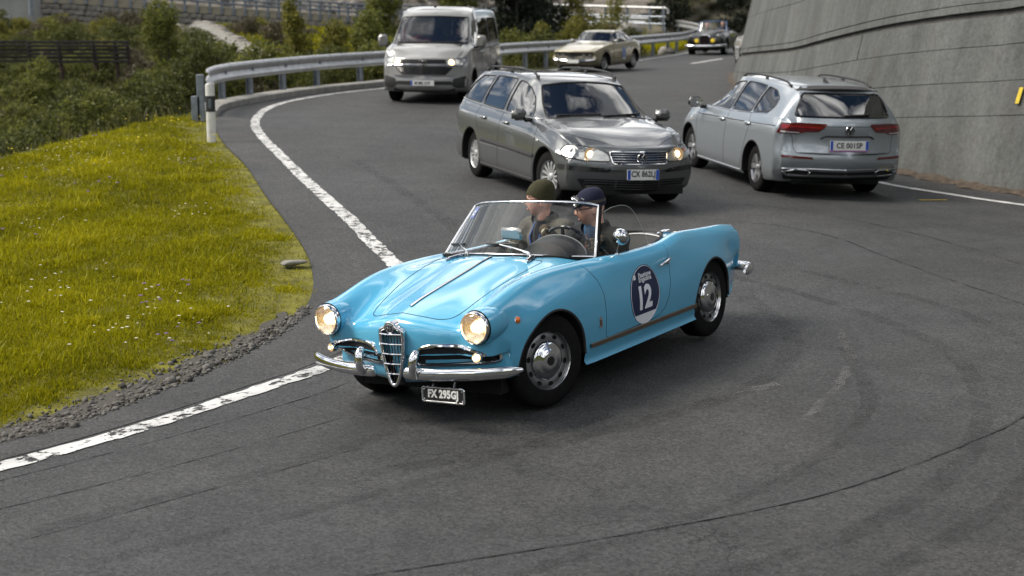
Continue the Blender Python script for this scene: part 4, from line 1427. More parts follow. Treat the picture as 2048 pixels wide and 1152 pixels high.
    F = [(i * 4 + k, i * 4 + k + 1, i * 4 + k + 5, i * 4 + k + 4) for i in range(12) for k in range(3)]
    make('roof_spoiler', V, F, PM, T)
    p = B.hit('T', -1.55, 0)[0]
    MB().prism([(-.10, 0), (.07, 0), (.0, .03), (-.08, .062)], .02, Matrix(((-1, 0, 0, p.x), (0, 0, 1, -.01), (0, 1, 0, p.z - .003), (0, 0, 0, 1)))).build('roof_aerial', BLACK, T, False)
    if rails: roof_rail(B, T, .545, .05, -1.72, BLACK, .045)
    # front lamps for completeness
    for s in (1, -1):
        B.patch('headlight', 'F', rounded([(.42 * s, .64), (.45 * s, .70), (.72 * s, .72), (.76 * s, .66)], .02, 2), CLEARLENS, T, .006, grid=.06)
    B.patch('lower_grille', 'F', [(-.6, .26), (-.6, .42), (.6, .42), (.6, .26)], BLACK, T, .005, grid=.06)
    return T


SILVERCAR = build_silver_estate('estate_car', 'silver estate car seen from behind, driving away beside the tall concrete wall', 'car', (3.7603, 21.3281, .1711), (.0259, -.0195, 3.344 - PI / 2), SILVER, 'CE 001SP')


# ------------------------------------------------------------------ the camper van
def build_van():
    T = empty('camper_van', 'pale grey camper van with lit headlights passing the guard rail', 'van', (-1.5318, 34.059, .6348), (-.0078, .008, -.1445 - PI / 2))
    sp = dict(X=[-2.45, -2.38, -2.2, -1.5, -.5, .5, .86, 1.0, 1.35, 1.68, 1.82, 2.05, 2.22, 2.32],
              zb=[.34, .28, .25, .22, .22, .22, .22, .22, .22, .22, .22, .22, .23, .25],
              ym=[.90, .925, .94, .952, .952, .952, .952, .952, .952, .95, .948, .935, .905, .88],
              yb=[.865, .89, .905, .915, .918, .918, .918, .918, .915, .905, .895, .865, .80, .76],
              zbelt=[1.18, 1.18, 1.18, 1.18, 1.18, 1.175, 1.17, 1.17, 1.165, 1.15, 1.12, 1.04, .965, .93],
              zr=[1.35, 1.80, 1.93, 1.96, 1.97, 1.965, 1.93, 1.87, 1.53, 1.225, 1.175, 1.09, 1.01, .96],
              yr=[.82, .80, .795, .795, .795, .79, .775, .76, .79, .81, .80, .77, .72, .69],
              kr=[.06, .09, .10, .11, .11, .11, .11, .10, .07, .045, .04, .03, .025, .02],
              front0=1.75, rear0=-2.2, ws=(.95, 1.68), wslag=.15, fl=.26, rl=.10, fb=.06, rb=.03, fzm=.58, rzm=.8, bow=.012, zlow=.45, zmid=.75, step=.04,
              fprof=[(.2, -.10), (.32, .03), (.46, .035), (.60, .0), (.8, -.01), (.95, -.05)], rprof=[(.3, -.05), (.5, .02), (.7, 0), (1.9, -.04)])
    B = closed_body(sp)
    for ax, g in (('L', 1), ('R', -1)):
        for wx in (1.5, -1.5):
            B.cut(ax, arch(wx, .34, .39), lambda v, g=g: v.y * g > .45)
    window(B, T, 'L', [(1.42, 1.20), (1.30, 1.30), (.86, 1.69), (.55, 1.73), (.52, 1.20)], TINT, 'front_side_window', rnd=.05)
    window(B, T, 'L', [(.42, 1.21), (.44, 1.745), (-.62, 1.755), (-.62, 1.215)], DTINT, 'middle_window', rnd=.06)
    window(B, T, 'L', [(-.76, 1.22), (-.76, 1.755), (-1.95, 1.745), (-2.08, 1.25)], DTINT, 'rear_side_window', rnd=.06)
    window(B, T, 'F', [(-.80, 1.215), (-.4, 1.235), (0, 1.24), (.4, 1.235), (.80, 1.215), (.775, 1.5), (.72, 1.78), (.3, 1.80), (0, 1.805), (-.3, 1.80), (-.72, 1.78), (-.775, 1.5)], TINT, 'windscreen', .014, rnd=.04, cond=lambda v: v.x > .5)
    window(B, T, 'B', [(-.70, 1.22), (.70, 1.22), (.66, 1.74), (-.66, 1.74)], DTINT, 'rear_window', .014, cond=lambda v: v.x < -2.)
    B.mesh_object('body', VANGREY, T, 38)
    wells(B, T, ((1.5, .34), (-1.5, .34)), .392, lip=VANGREY)
    MB().box((0, 0, .30), (4.4, 1.3, .12)).build('underside', DARK, T)
    cabin(T, -2.3, 1.6, .80, .52, 1.22, 1.55, ((.62, .45), (.62, -.45), (-.9, .4), (-.9, -.4)))
    for x in (1.5, -1.5):
        for s in (1, -1):
            alloy_wheel(T, (x, s * .76, .34), s, .34, .21, (5, .035, 0.), HCOVER, R(-4) if x > 0 else 0)
    # pop-up roof lid
    P = []
    lid = MB()
    V = []; xs = np.linspace(.80, -2.25, 14); ysn = np.linspace(-1, 1, 13)
    for x in xs:
        for u in ysn:
            hw = .735 - (.05 if x > .6 else 0)
            V.append((x + (-.10 * u * u if x > .5 else 0), u * hw, B.hit('T', max(min(x, .8), -2.2), 0)[0].z + .035 - .055 * u ** 4 - (.03 if x > .75 or x < -2.2 else 0)))
    nb = len(V)
    F = [(i * 13 + k, i * 13 + k + 1, (i + 1) * 13 + k + 1, (i + 1) * 13 + k) for i in range(13) for k in range(12)]
    bl = [k for k in range(13)] + [i * 13 + 12 for i in range(1, 14)] + [13 * 13 + k for k in range(11, -1, -1)] + [i * 13 for i in range(12, 0, -1)]
    V += [(V[t][0] * 1.0, V[t][1] * 1.03, V[t][2] - .075) for t in bl]
    F += [(bl[k], nb + k, nb + (k + 1) % len(bl), bl[(k + 1) % len(bl)]) for k in range(len(bl))]
    make('pop_up_roof', V, F, VANGREY, T)
    MB().tube([(V[nb + k][0], V[nb + k][1], V[nb + k][2] + .008) for k in range(len(bl))], .014, 6, True).build('roof_seal', BLACK, T)
    MB().box((.90, -.02, 2.0), (.06, .05, .04), bev=.012).build('roof_aerial', BLACK, T)
    # front
    for s in (1, -1):
        hp = rounded([(.50 * s, .80), (.47 * s, .905), (.58 * s, .915), (.84 * s, .955), (.865 * s, .90), (.80 * s, .80)], .02, 2)
        lb = B.patch('headlight', 'F', hp, HEADIN, T, .002, grid=.07)
        B.patch('lens', 'F', hp, LENSGLASS, lb, .018, grid=.07)
        B.line('lamp_edge', 'F', hp, BLACK, lb, .008, .006, True)
        p = B.hit('F', .57 * s, .855)[0]
        MB().lathe([(0, .03), (.04, .025), (.062, .006)], 'X', (p.x - .004, .575 * s, .858), 18).build('bulb', lamp_mat('van_bulb', (1., .66, .30), 6.), lb)
        bp = rounded([(.58 * s, .40), (.62 * s, .52), (.86 * s, .585), (.90 * s, .50), (.89 * s, .34), (.66 * s, .33)], .03, 2)
        B.patch('bumper_vent', 'F', bp, BLACK, T, .008, grid=.07)
        mirror(T, (1.40, s * 1.07, 1.28), s, VANGREY, (.12, .21, .27))
        B.line('wiper', 'F', [(-.70 if s < 0 else .02, 1.25), (-.02 if s < 0 else .70, 1.26)], BLACK, T, .012, .012)
        ax = 'L' if s > 0 else 'R'
        for pl in ([(1.62, 1.12), (1.5, .9), (1.12, .6), (1.08, .3)], [(.48, 1.75), (.48, 1.0), (.46, .3)], [(-.70, 1.75), (-.70, 1.0), (-.70, .3)]):
            B.line('door_gap', ax, pl, SEAM, T, .005, -.0015)
        B.line('sliding_rail', ax, [(-.70, 1.06), (-2.1, 1.06)], SEAM, T, .010, -.002)
        B.line('waist_crease', ax, [(1.6, 1.09), (.4, 1.10), (-2.1, 1.11)], VANGREY, T, .012, -.004)
        for x in (.62, .34):
            p = B.hit(ax, x, 1.03)[0]
            MB().box((x, p.y + s * .012, 1.03), (.20, .035, .05), bev=.015).build('door_handle', VANGREY, T)
    B.patch('grille', 'F', rounded([(-.47, .83), (-.46, .925), (.46, .925), (.47, .83)], .01, 2), BLACK, T, .004, grid=.07)
    for z in (.855, .893): B.line('grille_bar', 'F', [(-.45, z), (.45, z)], GLOSSBLACK, T, .009, .010)
    B.line('chrome_bar', 'F', [(-.80, .785), (-.6, .80), (-.3, .812), (.3, .812), (.6, .80), (.80, .785)], CHROME, T, .009, .012)
    lg = rounded([(-.62, .755), (-.47, .60), (.47, .60), (.62, .755), (.45, .785), (-.45, .785)], .02, 2)
    B.patch('middle_grille', 'F', lg, BLACK, T, .004, grid=.07)
    for k in range(4):
        z = .63 + k * .037
        B.line('grille_slat', 'F', [(-.46 - k * .035, z), (.46 + k * .035, z)], GLOSSBLACK, T, .008, .010)
    B.patch('lower_grille', 'F', rounded([(-.60, .395), (-.58, .47), (.58, .47), (.60, .395)], .015, 2), BLACK, T, .006, grid=.07)
    p = B.hit('F', 0, .85)[0]
    emblem(T, (p.x + .012, 0, .855), 1, .082, CHROME, GLOSSBLACK)
    p = B.hit('F', 0, .44)[0]
    licence_plate(T, (p.x + .02, 0, .435), (0, 1, 0), (-.03, 0, 1), .50, .11, 'M ME 319', 'de', .9)
    return T


VAN = build_van()


# ------------------------------------------------------------------ the gold coupe
def build_coupe():
    T = empty('vintage_coupe', 'pale gold vintage coupe with a blue and white race sticker on its door', 'car', (2.7093, 47.4908, .7288), (-.0031, .0263, -.4831 - PI / 2))
    sp = dict(X=[-1.72, -1.66, -1.5, -1.1, -.7, -.3, 0, .16, .35, .55, .70, 1.1, 1.5, 1.75, 1.86],
              zb=[.34, .30, .24, .20, .19, .18, .18, .18, .18, .18, .18, .18, .19, .22, .25],
              ym=[.72, .74, .758, .77, .775, .775, .775, .775, .775, .775, .775, .77, .755, .735, .72],
              yb=[.64, .66, .68, .70, .71, .715, .715, .71, .71, .71, .71, .70, .685, .665, .65],
              zbelt=[.83, .84, .86, .875, .87, .865, .86, .86, .855, .85, .845, .80, .735, .685, .66],
              zr=[.85, .88, .95, 1.10, 1.195, 1.235, 1.235, 1.205, 1.05, .90, .875, .835, .77, .715, .685],
              yr=[.56, .55, .53, .51, .52, .53, .525, .52, .56, .60, .61, .61, .60, .59, .58],
              kr=[.02, .03, .05, .06, .05, .05, .05, .05, .045, .03, .025, .02, .02, .015, .012],
              front0=1.35, rear0=-1.5, ws=(.16, .55), wslag=.12, fl=.10, rl=.08, fb=.03, rb=.02, fzm=.5, rzm=.6, step=.04,
              fprof=[(.2, -.14), (.38, -.04), (.45, .02), (.55, -.02), (.66, .03), (.7, .03)], rprof=[(.3, -.08), (.5, .02), (.85, 0)])
    B = closed_body(sp)
    for ax, g in (('L', 1), ('R', -1)):
        for wx in (1.12, -1.12):
            B.cut(ax, arch(wx, .30, .345), lambda v, g=g: v.y * g > .4)
    window(B, T, 'L', [(.42, .885), (.08, 1.145), (-.20, 1.175), (-.62, 1.15), (-.60, .89)], TINT, 'side_window', rnd=.04)
    window(B, T, 'L', [(-.68, .89), (-.70, 1.14), (-.95, 1.07), (-1.25, .90)], DTINT, 'quarter_window', rnd=.03)
    window(B, T, 'F', [(-.58, .90), (-.3, .915), (0, .92), (.3, .915), (.58, .90), (.50, 1.165), (.25, 1.185), (0, 1.195), (-.25, 1.185), (-.50, 1.165)], TINT, 'windscreen', .012, CHROME, .03, cond=lambda v: v.x > 0)
    B.mesh_object('body', GOLD, T, 34)
    wells(B, T, ((1.12, .30), (-1.12, .30)), .347, lip=GOLD)
    MB().box((0, 0, .24), (3.2, 1.1, .10)).build('underside', DARK, T)
    cabin(T, -1.2, .5, .62, .28, .88, .50, ((-.25, .33), (-.25, -.33)), sc=.72)
    for x in (1.12, -1.12):
        for s in (1, -1):
            alloy_wheel(T, (x, s * .60, .295), s, .295, .18, (8, .02, 0.), ALLOY, R(-6) if x > 0 else 0)
    B.patch('front_panel', 'F', rounded([(-.62, .46), (-.64, .645), (.64, .645), (.62, .46)], .03, 2), mat('smoked_panel', (.03, .028, .024), rough=.12, coat=.6), T, .006, grid=.07)
    B.patch('shield_grille', 'F', [(-.09, .64), (.09, .64), (.07, .52), (0, .44), (-.07, .52)], SEAM, T, .012, grid=.05)
    for s in (1, -1):
        for y in (.34, .52):
            p = B.hit('F', y * s, .56)[0]
            MB().lathe([(.07, 0), (.065, .01), (0, .02)], 'X', (p.x, y * s, .56), 18).build('headlight', mat('unlit_lamp', (.22, .21, .19), rough=.15, metal=.5), T)
        B.line('bumper', 'F', [(.08 * s, .40), (.4 * s, .41), (.66 * s, .43), (.70 * s, .44)], CHROME, T, .026, .02)
        ax = 'L' if s > 0 else 'R'
        B.line('door_gap', ax, [(.52, .86), (.56, .6), (.52, .26)], SEAM, T, .005, -.0015)
        B.line('door_gap', ax, [(-.62, .88), (-.66, .6), (-.60, .26)], SEAM, T, .005, -.0015)
        st_ = B.patch('race_sticker', ax, ellipse(-.22, .54, .16, .20, 24), mat('pale_blue_disc', (.16, .26, .48), rough=.4), T, .004, grid=.06)
        B.patch('sticker_base', ax, [(-.33, .40), (-.11, .40), (-.14, .355), (-.22, .342), (-.30, .355)], STICKERWHITE, st_, .007, grid=.06)
        B.patch('number_panel', ax, [(-.70, .72), (-.55, .72), (-.55, .63), (-.70, .63)], STICKERWHITE, T, .004, grid=.06)
        p = B.hit(ax, .36, .86)[0]
        mirror(T, (.34, s * .74, .93), s, WHITEP, (.08, .13, .09))
        B.line('wing_bead', ax, [(.78, .52), (.85, .62), (1.0, .68), (1.2, .68), (1.36, .63)], GOLD, T, .012, .0)  # raised bead in body paint over the front wing
    p = B.hit('F', 0, .40)[0]
    licence_plate(T, (p.x + .03, 0, .375), (0, 1, 0), (-.05, 0, 1), .40, .10, '', 'blank')
    return T


COUPE = build_coupe()


# ------------------------------------------------------------------ the black open tourer far up the road
def build_tourer():
    T = empty('vintage_convertible', 'black vintage convertible with chrome bumper and yellow fog lamps far up the road', 'car', (8.4551, 63.4032, .8137), (.0244, .034, -.3298 - PI / 2))
    Xs = [-2.0, -1.8, -1.4, -.9, -.3, .3, .6, 1.0, 1.4, 1.7, 1.86]
    S = lambda *v: np.array(v, float)
    st = .05
    X = np.arange(-2., 1.861, st)
    f = lambda a: pchip(Xs, a, X)
    zc = f(S(.6, .75, .88, .93, .95, .99, 1.0, .97, .92, .86, .80))
    zv = f(S(.55, .68, .80, .88, .92, .93, .90, .80, .72, .66, .60))
    zf = f(S(.55, .72, .84, .90, .93, .92, .90, .90, .90, .86, .80))
    yf = f(S(.5, .54, .58, .62, .66, .66, .64, .61, .60, .60, .60))
    ym = f(S(.66, .72, .78, .79, .79, .79, .79, .80, .80, .78, .76))
    zb = f(S(.36, .30, .25, .22, .22, .22, .22, .22, .22, .25, .32))
    yh = f(S(.25, .28, .30, .34, .40, .42, .40, .34, .28, .24, .22))
    c0 = np.zeros_like(X)
    rp = smooth(1.2, 1.9, X)
    row = lambda y, z, l=0.: np.stack([X - rp * l, y, z], 1)
    rows = [row(c0, zb), row(ym - .1, zb, .12), row(ym - .02, zb + .1, .14), row(ym, c0 + .5, .14), row(ym - .02, zf - .14, .10), row(yf + .06, zf - .03, .04), row(yf - .02, zf, .03), row(yh + .06, zv, .10), row(yh, .4 * zv + .6 * zc, .02), row(yh * .5, zc - .01), row(c0, zc)]
    G = loft_grid(X, rows, 3)
    o = []
    for q_, d in [(.95, .5), (.8, .8), (.55, .95), (.25, 1.), (0, 1.)]:
        h = G[-1].copy(); h[:, 2] = .58 + (h[:, 2] - .58) * q_; h[:, 0] += .05 * d; o.append(h)
    t_ = []
    for q_, d in [(.9, .5), (.6, .85), (.25, 1.), (0, 1.)]:
        h = G[0].copy(); h[:, 2] = .5 + (h[:, 2] - .5) * q_; h[:, 0] -= .06 * d; t_.append(h)
    B = Body(np.concatenate([np.array(t_[::-1]), G, np.array(o)], 0))
    for ax, g in (('L', 1), ('R', -1)):
        for wx in (1.32, -1.32):
            B.cut(ax, arch(wx, .34, .40), lambda v, g=g: v.y * g > .45)
    ck = [(.42, -.5), (.42, .5), (-.75, .56), (-.9, .4), (-.9, -.4), (-.75, -.56)]
    B.cut('T', rounded(ck, .1, 3), lambda v: v.z > .6)
    B.mesh_object('body', NIGHT, T, 40)
    wells(B, T, ((1.32, .34), (-1.32, .34)), .40)
    MB().box((-.2, 0, .40), (1.5, 1.2, .05)).build('cabin_floor', DARK, T)
    for s in (1, -1):
        MB().box((-.55, .32 * s, .72), (.18, .5, .6), bev=.06).build('seat_back', LEATHER, T)
    for x in (1.32, -1.32):
        for s in (1, -1):
            alloy_wheel(T, (x, s * .66, .34), s, .34, .20, (12, .012, 0.), ALLOY, 0)
    for s in (1, -1):
        lamp_round(T, (1.86, .555 * s, .75), .115, 'headlight', .10, False)
        fl = MB().lathe([(.07, -.05), (.085, 0), (.08, .02), (0, .03)], 'X', (1.96, .33 * s, .64), 18).build('fog_lamp', mat('yellow_lamp', (.75, .55, .03), rough=.2, coat=.6, ec=(.9, .6, .05), es=.25), T)
    g = empty('grille'); g.parent = T
    gp = [(-.20, .42), (-.23, .78), (-.12, .86), (.12, .86), (.23, .78), (.20, .42)]
    MB().prism(gp, .05, frame_matrix((1.90, 0, 0), (0, 1, 0), (0, 0, 1))).build('grille_back', SEAM, g, False)
    MB().tube([(1.955, y, z) for y, z in rounded(gp, .03, 3)], .018, 6, True).build('grille_frame', CHROME, g)
    for k in range(7): MB().tube([(1.955, -.15 + .05 * k, .45), (1.955, -.15 + .05 * k, .83)], .006, 5).build('grille_bar', mat('dark_bar', (.08, .03, .03), metal=.6, rough=.3), g)
    MB().tube([(1.80, -.84, .44), (1.95, -.72, .43), (2.02, -.3, .42), (2.02, .3, .42), (1.95, .72, .43), (1.80, .84, .44)], .05, 10, sx=.7).build('front_bumper', CHROME, T)
    def bot(t): return Vector((.48 - .08 * t * t, .60 * t, .97 - .02 * t * t))
    def top(t): return Vector((.20 - .06 * t * t, .54 * t, 1.345 - .015 * t * t))
    ts = np.linspace(-1, 1, 9)
    V = [p for t in ts for p in (bot(t), top(t))]
    make('windscreen', V, [(2 * i, 2 * i + 2, 2 * i + 3, 2 * i + 1) for i in range(8)], GLASS, T)
    fm = mat('blue_frame', (.05, .11, .24), rough=.35, coat=.3)
    MB().tube([bot(-1)] + [top(t) for t in ts] + [bot(1)], .022, 8).build('screen_frame', fm, T)
    MB().tube([bot(t) for t in ts], .018, 8).build('screen_base', CHROME, T)
    return T


TOURER = build_tourer()

# ================================================================== people
SKIN = mat('skin', (.66, .36, .27), rough=.5, sub=.08, noise=(35, .10))
LIPS = mat('lips', (.40, .17, .13), rough=.45)
SPEC = mat('spectacle_frame', (.012, .012, .013), rough=.3)


def ball(c, r, rot=(0, 0, 0), n=14, m=9):
    V, F = [], []
    M = Euler(rot).to_matrix()
    for i in range(m + 1):
        a = PI * i / m
        for k in range(n):
            b = 2 * PI * k / n
            V.append(M @ Vector((r[0] * math.sin(a) * math.cos(b), r[1] * math.sin(a) * math.sin(b), r[2] * math.cos(a))) + Vector(c))
    for i in range(m):
        for k in range(n):
            F.append((i * n + k, (i + 1) * n + k, (i + 1) * n + (k + 1) % n, i * n + (k + 1) % n))
    return V, F


def limb(mb, P, rr, n=12):
    """tapered limb with round ends, joints filled"""
    P = [Vector(p) for p in P]
    for a, b, ra, rb in zip(P[:-1], P[1:], rr[:-1], rr[1:]):
        mb.tube([a, a.lerp(b, .5), b], [ra, (ra + rb) / 2, rb], n)
    for p, r in zip(P, rr): mb.add(*ball(p, (r, r, r), n=12, m=8))


def blob(name, mb, voxel, m, parent, relax=4, keep=None):
    """welds overlapping solids into one continuous skin"""
    me = bpy.data.meshes.new(name)
    me.from_pydata(mb.V, [], mb.F)
    o = bpy.data.objects.new(name, me)
    COL.objects.link(o)
    r = o.modifiers.new('r', 'REMESH'); r.mode = 'VOXEL'; r.voxel_size = voxel
    s = o.modifiers.new('s', 'SMOOTH'); s.iterations = relax; s.factor = .5
    dg = bpy.context.evaluated_depsgraph_get(); dg.update()
    me2 = bpy.data.meshes.new_from_object(o.evaluated_get(dg))
    bpy.data.objects.remove(o); bpy.data.meshes.remove(me)
    me2.name = name
    if keep:
        bm = bmesh.new(); bm.from_mesh(me2)
        kill = [f for f in bm.faces if not keep(f.calc_center_median())]
        bmesh.ops.delete(bm, geom=kill, context='FACES')
        bm.to_mesh(me2); bm.free()
    me2.materials.clear(); me2.materials.append(m)
    me2.polygons.foreach_set('use_smooth', np.ones(len(me2.polygons), dtype=bool))
    me2.update()
    return link(name, me2, parent)


def head_shape(mb, M):
    """a head with brow, eye sockets, nose, lips, chin and ears; face towards +X"""
    n, m = 40, 30
    V, F = [], []
    for i in range(m + 1):
        a = PI * i / m
        for k in range(n):
            b = 2 * PI * k / n - PI
            x, y, z = math.sin(a) * math.cos(b), math.sin(a) * math.sin(b), math.cos(a)
            X, Y, Z = x * .098, y * .077, z * .122
            if Z < -.01:
                t = min(1, (-.01 - Z) / .11)
                Y *= 1 - .30 * t * t
                if X > 0: X = X * (1 - .05 * t) + .012 * t
                else: X *= 1 - .45 * t
            if X > .02:
                g = lambda cy, cz, sy, sz: math.exp(-((Y - cy) / sy) ** 2 - ((Z - cz) / sz) ** 2)
                X += .024 * g(0, -.022, .013, .017) + .013 * g(0, .0, .010, .02)
                X -= .010 * (g(.032, .012, .016, .013) + g(-.032, .012, .016, .013))
                X += .006 * g(0, .034, .05, .012)
                X += .007 * g(0, -.056, .02, .006) + .006 * g(0, -.069, .018, .006) - .006 * g(0, -.0625, .022, .004)
                X += .010 * g(0, -.100, .02, .014)
                X -= .004 * g(0, -.083, .02, .008)
            V.append(M @ Vector((X, Y, Z)))
    for i in range(m):
        for k in range(n):
            F.append((i * n + k, (i + 1) * n + k, (i + 1) * n + (k + 1) % n, i * n + (k + 1) % n))
    mb.add(V, F)
    for s in (1, -1):
        v, f = ball((-.008, .078 * s, -.012), (.020, .009, .032), (0, R(-12), R(12) * s), 12, 8)
        mb.add([M @ Vector(p) for p in v], f)
        v, f = ball((.076, .032 * s, .010), (.013, .013, .012), n=10, m=8)
        mb.add([M @ Vector(p) for p in v], f)


def hat(name, M, m, parent, tip=.15, low=.02, tall=1., tilt=.0, ribs=True):
    n, k_ = 44, 16
    V, F = [], []
    for i in range(k_ + 1):
        t = i / k_
        for k in range(n):
            b = 2 * PI * k / n
            cx, cy = math.cos(b), math.sin(b)
            zlow = low + tilt * cx + .012 * math.cos(2 * b)
            if t < .2: q = t / .2; a = PI / 2; z = zlow + (.045 - zlow) * q * .9; rx, ry = .108, .088
            else:
                a = (1 - (t - .2) / .8) * PI / 2
                z = .042 + (tip - .042) * math.cos(a) ** (1 / tall) if a < PI / 2 else .042
                rx, ry = .108 * math.sin(a) ** .8, .088 * math.sin(a) ** .8
            w = 1 + (.008 * math.cos(b * 22) if ribs and t < .9 else 0) + (.02 if t < .22 else 0)
            V.append(M @ Vector((rx * cx * w - .004 - (.02 * max(0, z - .06) / .1), ry * cy * w, z)))
    for i in range(k_):
        for k in range(n): F.append((i * n + k, i * n + (k + 1) % n, (i + 1) * n + (k + 1) % n, (i + 1) * n + k))
    F.append(tuple(k_ * n + k for k in range(n)))
    return make(name, V, F, m, parent, True, 80)


def spectacles(M, parent):
    e = MB()
    for s in (1, -1):
        e.tube([M @ Vector((.105, .033 * s + .022 * math.cos(a), .008 + .017 * math.sin(a))) for a in np.linspace(0, 2 * PI, 17)[:-1]], .0028, 5, True)
        e.tube([M @ Vector((.104, .054 * s, .013)), M @ Vector((.06, .074 * s, .013)), M @ Vector((-.01, .081 * s, .008))], .0026, 5)
    e.tube([M @ Vector((.107, -.012, .012)), M @ Vector((.112, 0, .014)), M @ Vector((.107, .012, .012))], .0026, 5)
    return e.build('spectacles', SPEC, parent)


def hand_on_rim(wrist, centre, along, outdir, r=.0115):
    """a gripping hand: palm behind the rim, four fingers of different lengths curled round it, thumb over the near side"""
    mb = MB()
    w, c = Vector(wrist), Vector(centre)
    t = Vector(along).normalized(); u = Vector(outdir).normalized(); n_ = t.cross(u).normalized()
    limb(mb, [w, w.lerp(c + u * .02, .6), c + u * .024], [.030, .033, .030])
    lens = (1., 1.1, 1.03, .84)
    for k, L_ in enumerate(lens):
        o = c + t * (-.033 + .022 * k)
        P = [o + u * .026 - n_ * .012]
        for a in (30, 85, 145, 205):
            q = (r + .011) * (1 if a < 150 else .95)
            P.append(o + (u * math.cos(R(a)) + n_ * math.sin(R(a))) * q * (1 + .12 * (L_ - 1)))
        P = P[:5 if L_ > .9 else 4]
        limb(mb, P, [.0115, .0105, .010, .009, .008][:len(P)], 8)
    o = c - t * .042
    limb(mb, [w.lerp(c, .55) - t * .018 + u * .008, o + u * .014 - n_ * .016, o + t * .010 - n_ * .021 - u * .004, o + t * .030 - n_ * .018 - u * .010], [.014, .0125, .011, .009], 8)
    return mb


def person(car, name, label, head, yaw, jacket, inner, hatm, pose, detail=True, hat_kind='beanie', pitch=0., glasses=False, opened=True, scale=1., hairm=None):
    """seated figure in the car's own axes: head centre, torso leaning back to the hips, arms as posed"""
    P = empty(name, label, 'person', car.location, car.rotation_euler)
    h = Vector(head)
    hip = Vector(pose['hip'])
    M = Matrix.Translation(h) @ Matrix.Rotation(yaw, 4, 'Z') @ Matrix.Rotation(pitch, 4, 'Y') @ Matrix.Scale(scale, 4)
    neck = h + Vector((-.045 if detail else -.03, 0, -.155 if detail else -.17)) * scale
    chest = hip.lerp(neck, .68)
    vx = .0055 if detail else .013
    b = MB()
    head_shape(b, M)
    limb(b, [h + M.to_3x3() @ Vector((-.018, 0, -.06)), h + M.to_3x3() @ Vector((-.022, 0, -.11)) + Vector((-.0, 0, -.01)), neck], [.056, .054, .062])
    turn = yaw * .35
    rt = Matrix.Rotation(turn, 3, 'Z')
    sh = {s: neck + rt @ Vector((-.02, (.205 if detail else .185) * s, -.065 if detail else -.075)) for s in (1, -1)}
    torso = [(hip, .15), (hip.lerp(neck, .35), .135), (chest, .15), (hip.lerp(neck, .86), .11)]
    def trunk(mb, k):
        for c, r in torso: mb.add(*ball(c, (r * .78 * k, r * 1.12 * k, r * 1.05), (0, 0, turn), 16, 10))
        for a, d in zip(torso[:-1], torso[1:]):
            for q in (.25, .5, .75):
                c = a[0].lerp(d[0], q); r = a[1] + (d[1] - a[1]) * q
                mb.add(*ball(c, (r * .78 * k, r * 1.12 * k, r * .9), (0, 0, turn), 16, 10))
        for s in (1, -1):
            limb(mb, [neck + Vector((-.02, .03 * s, -.05)), sh[s] + Vector((0, -.02 * s, .015))], [.058 * k, .066 * k])
    trunk(b, .93)
    arms = {}
    for s, key in ((1, 'left'), (-1, 'right')):
        el, wr = Vector(pose[key][0]), Vector(pose[key][1])
        arms[s] = (el, wr)
        limb(b, [sh[s], el, wr], [.048, .040, .028])
    for s in (1, -1):
        knee = hip + Vector((.42, .12 * s, .05)); foot = hip + Vector((.78, .12 * s, -.10))
        limb(b, [hip + Vector((.0, .09 * s, -.02)), knee, foot], [.085, .062, .045])
    for s, key in ((1, 'left'), (-1, 'right')):
        if detail and len(pose[key]) > 2:
            g = pose[key]
            hm = hand_on_rim(g[1], g[2], g[3], g[4])
            if len(g) > 5: blob('glove', hm, .0042, g[5], P, 2)
            else: b.add(hm.V, hm.F)
        else:
            el, wr = arms[s]
            d = (wr - el).normalized()
            limb(b, [wr, wr + d * .05, wr + d * .09], [.028, .034, .026])
            for k in range(4):
                o = wr + d * .085 + Vector((0, (-.03 + .02 * k), 0))
                limb(b, [o, o + d * .04 + Vector((0, 0, -.01)), o + d * (.05 + .01 * (k in (1, 2))) + Vector((0, 0, -.035))], [.0105, .010, .008], 7)
            o = wr + d * .03 + Vector((0, .03 * -s, .0))
            limb(b, [o, o + d * .04 + Vector((0, -.02 * s, -.005))], [.013, .010], 7)
    body = blob('body', b, vx, SKIN, P, 2)
    # clothes
    j = MB()
    trunk(j, 1.14)
    for s in (1, -1):
        el, wr = arms[s]
        e2 = el + (el - sh[s]).normalized() * .0
        limb(j, [sh[s], sh[s].lerp(el, .5), e2, e2.lerp(wr, .5), wr.lerp(el, .10)], [.086, .074, .064, .056, .046])
        # a few folds round the elbow
        for q in (.82, .95): j.add(*ball(sh[s].lerp(el, q), (.066, .066, .020), (0, R(60), 0), 12, 8))
    for a in np.linspace(0, 2 * PI, 17)[:-1]:      # collar
        c = neck + Vector((.078 * math.cos(a), .082 * math.sin(a), .018 - .012 * math.cos(a)))
        j.add(*ball(c, (.026, .026, .036), n=8, m=6))
    fwd = rt @ Vector((1, 0, 0)); lat = rt @ Vector((0, 1, 0))
    keep = None
    if opened:
        def keep(c):
            d = c - neck
            x, y = d.dot(fwd), d.dot(lat)
            return not (x > .015 + .30 * max(0, -d.z - .1) * 0 and abs(y) < .075 - .05 * max(0, min(1, (-d.z) / .5)) and (c - hip.lerp(neck, .5)).dot(fwd) > .0)
    blob('jacket', j, vx * 1.3, jacket, P, 3, keep)
    if opened:
        i_ = MB(); trunk(i_, 1.02); limb(i_, [neck + Vector((0, 0, .03)), neck, chest], [.066, .085, .12])
        for a in np.linspace(0, 2 * PI, 15)[:-1]:
            i_.add(*ball(neck + Vector((.058 * math.cos(a), .060 * math.sin(a), .035)), (.02, .02, .032), n=8, m=6))
        blob('sweater', i_, vx * 1.3, inner, P, 3)
    tr = MB()
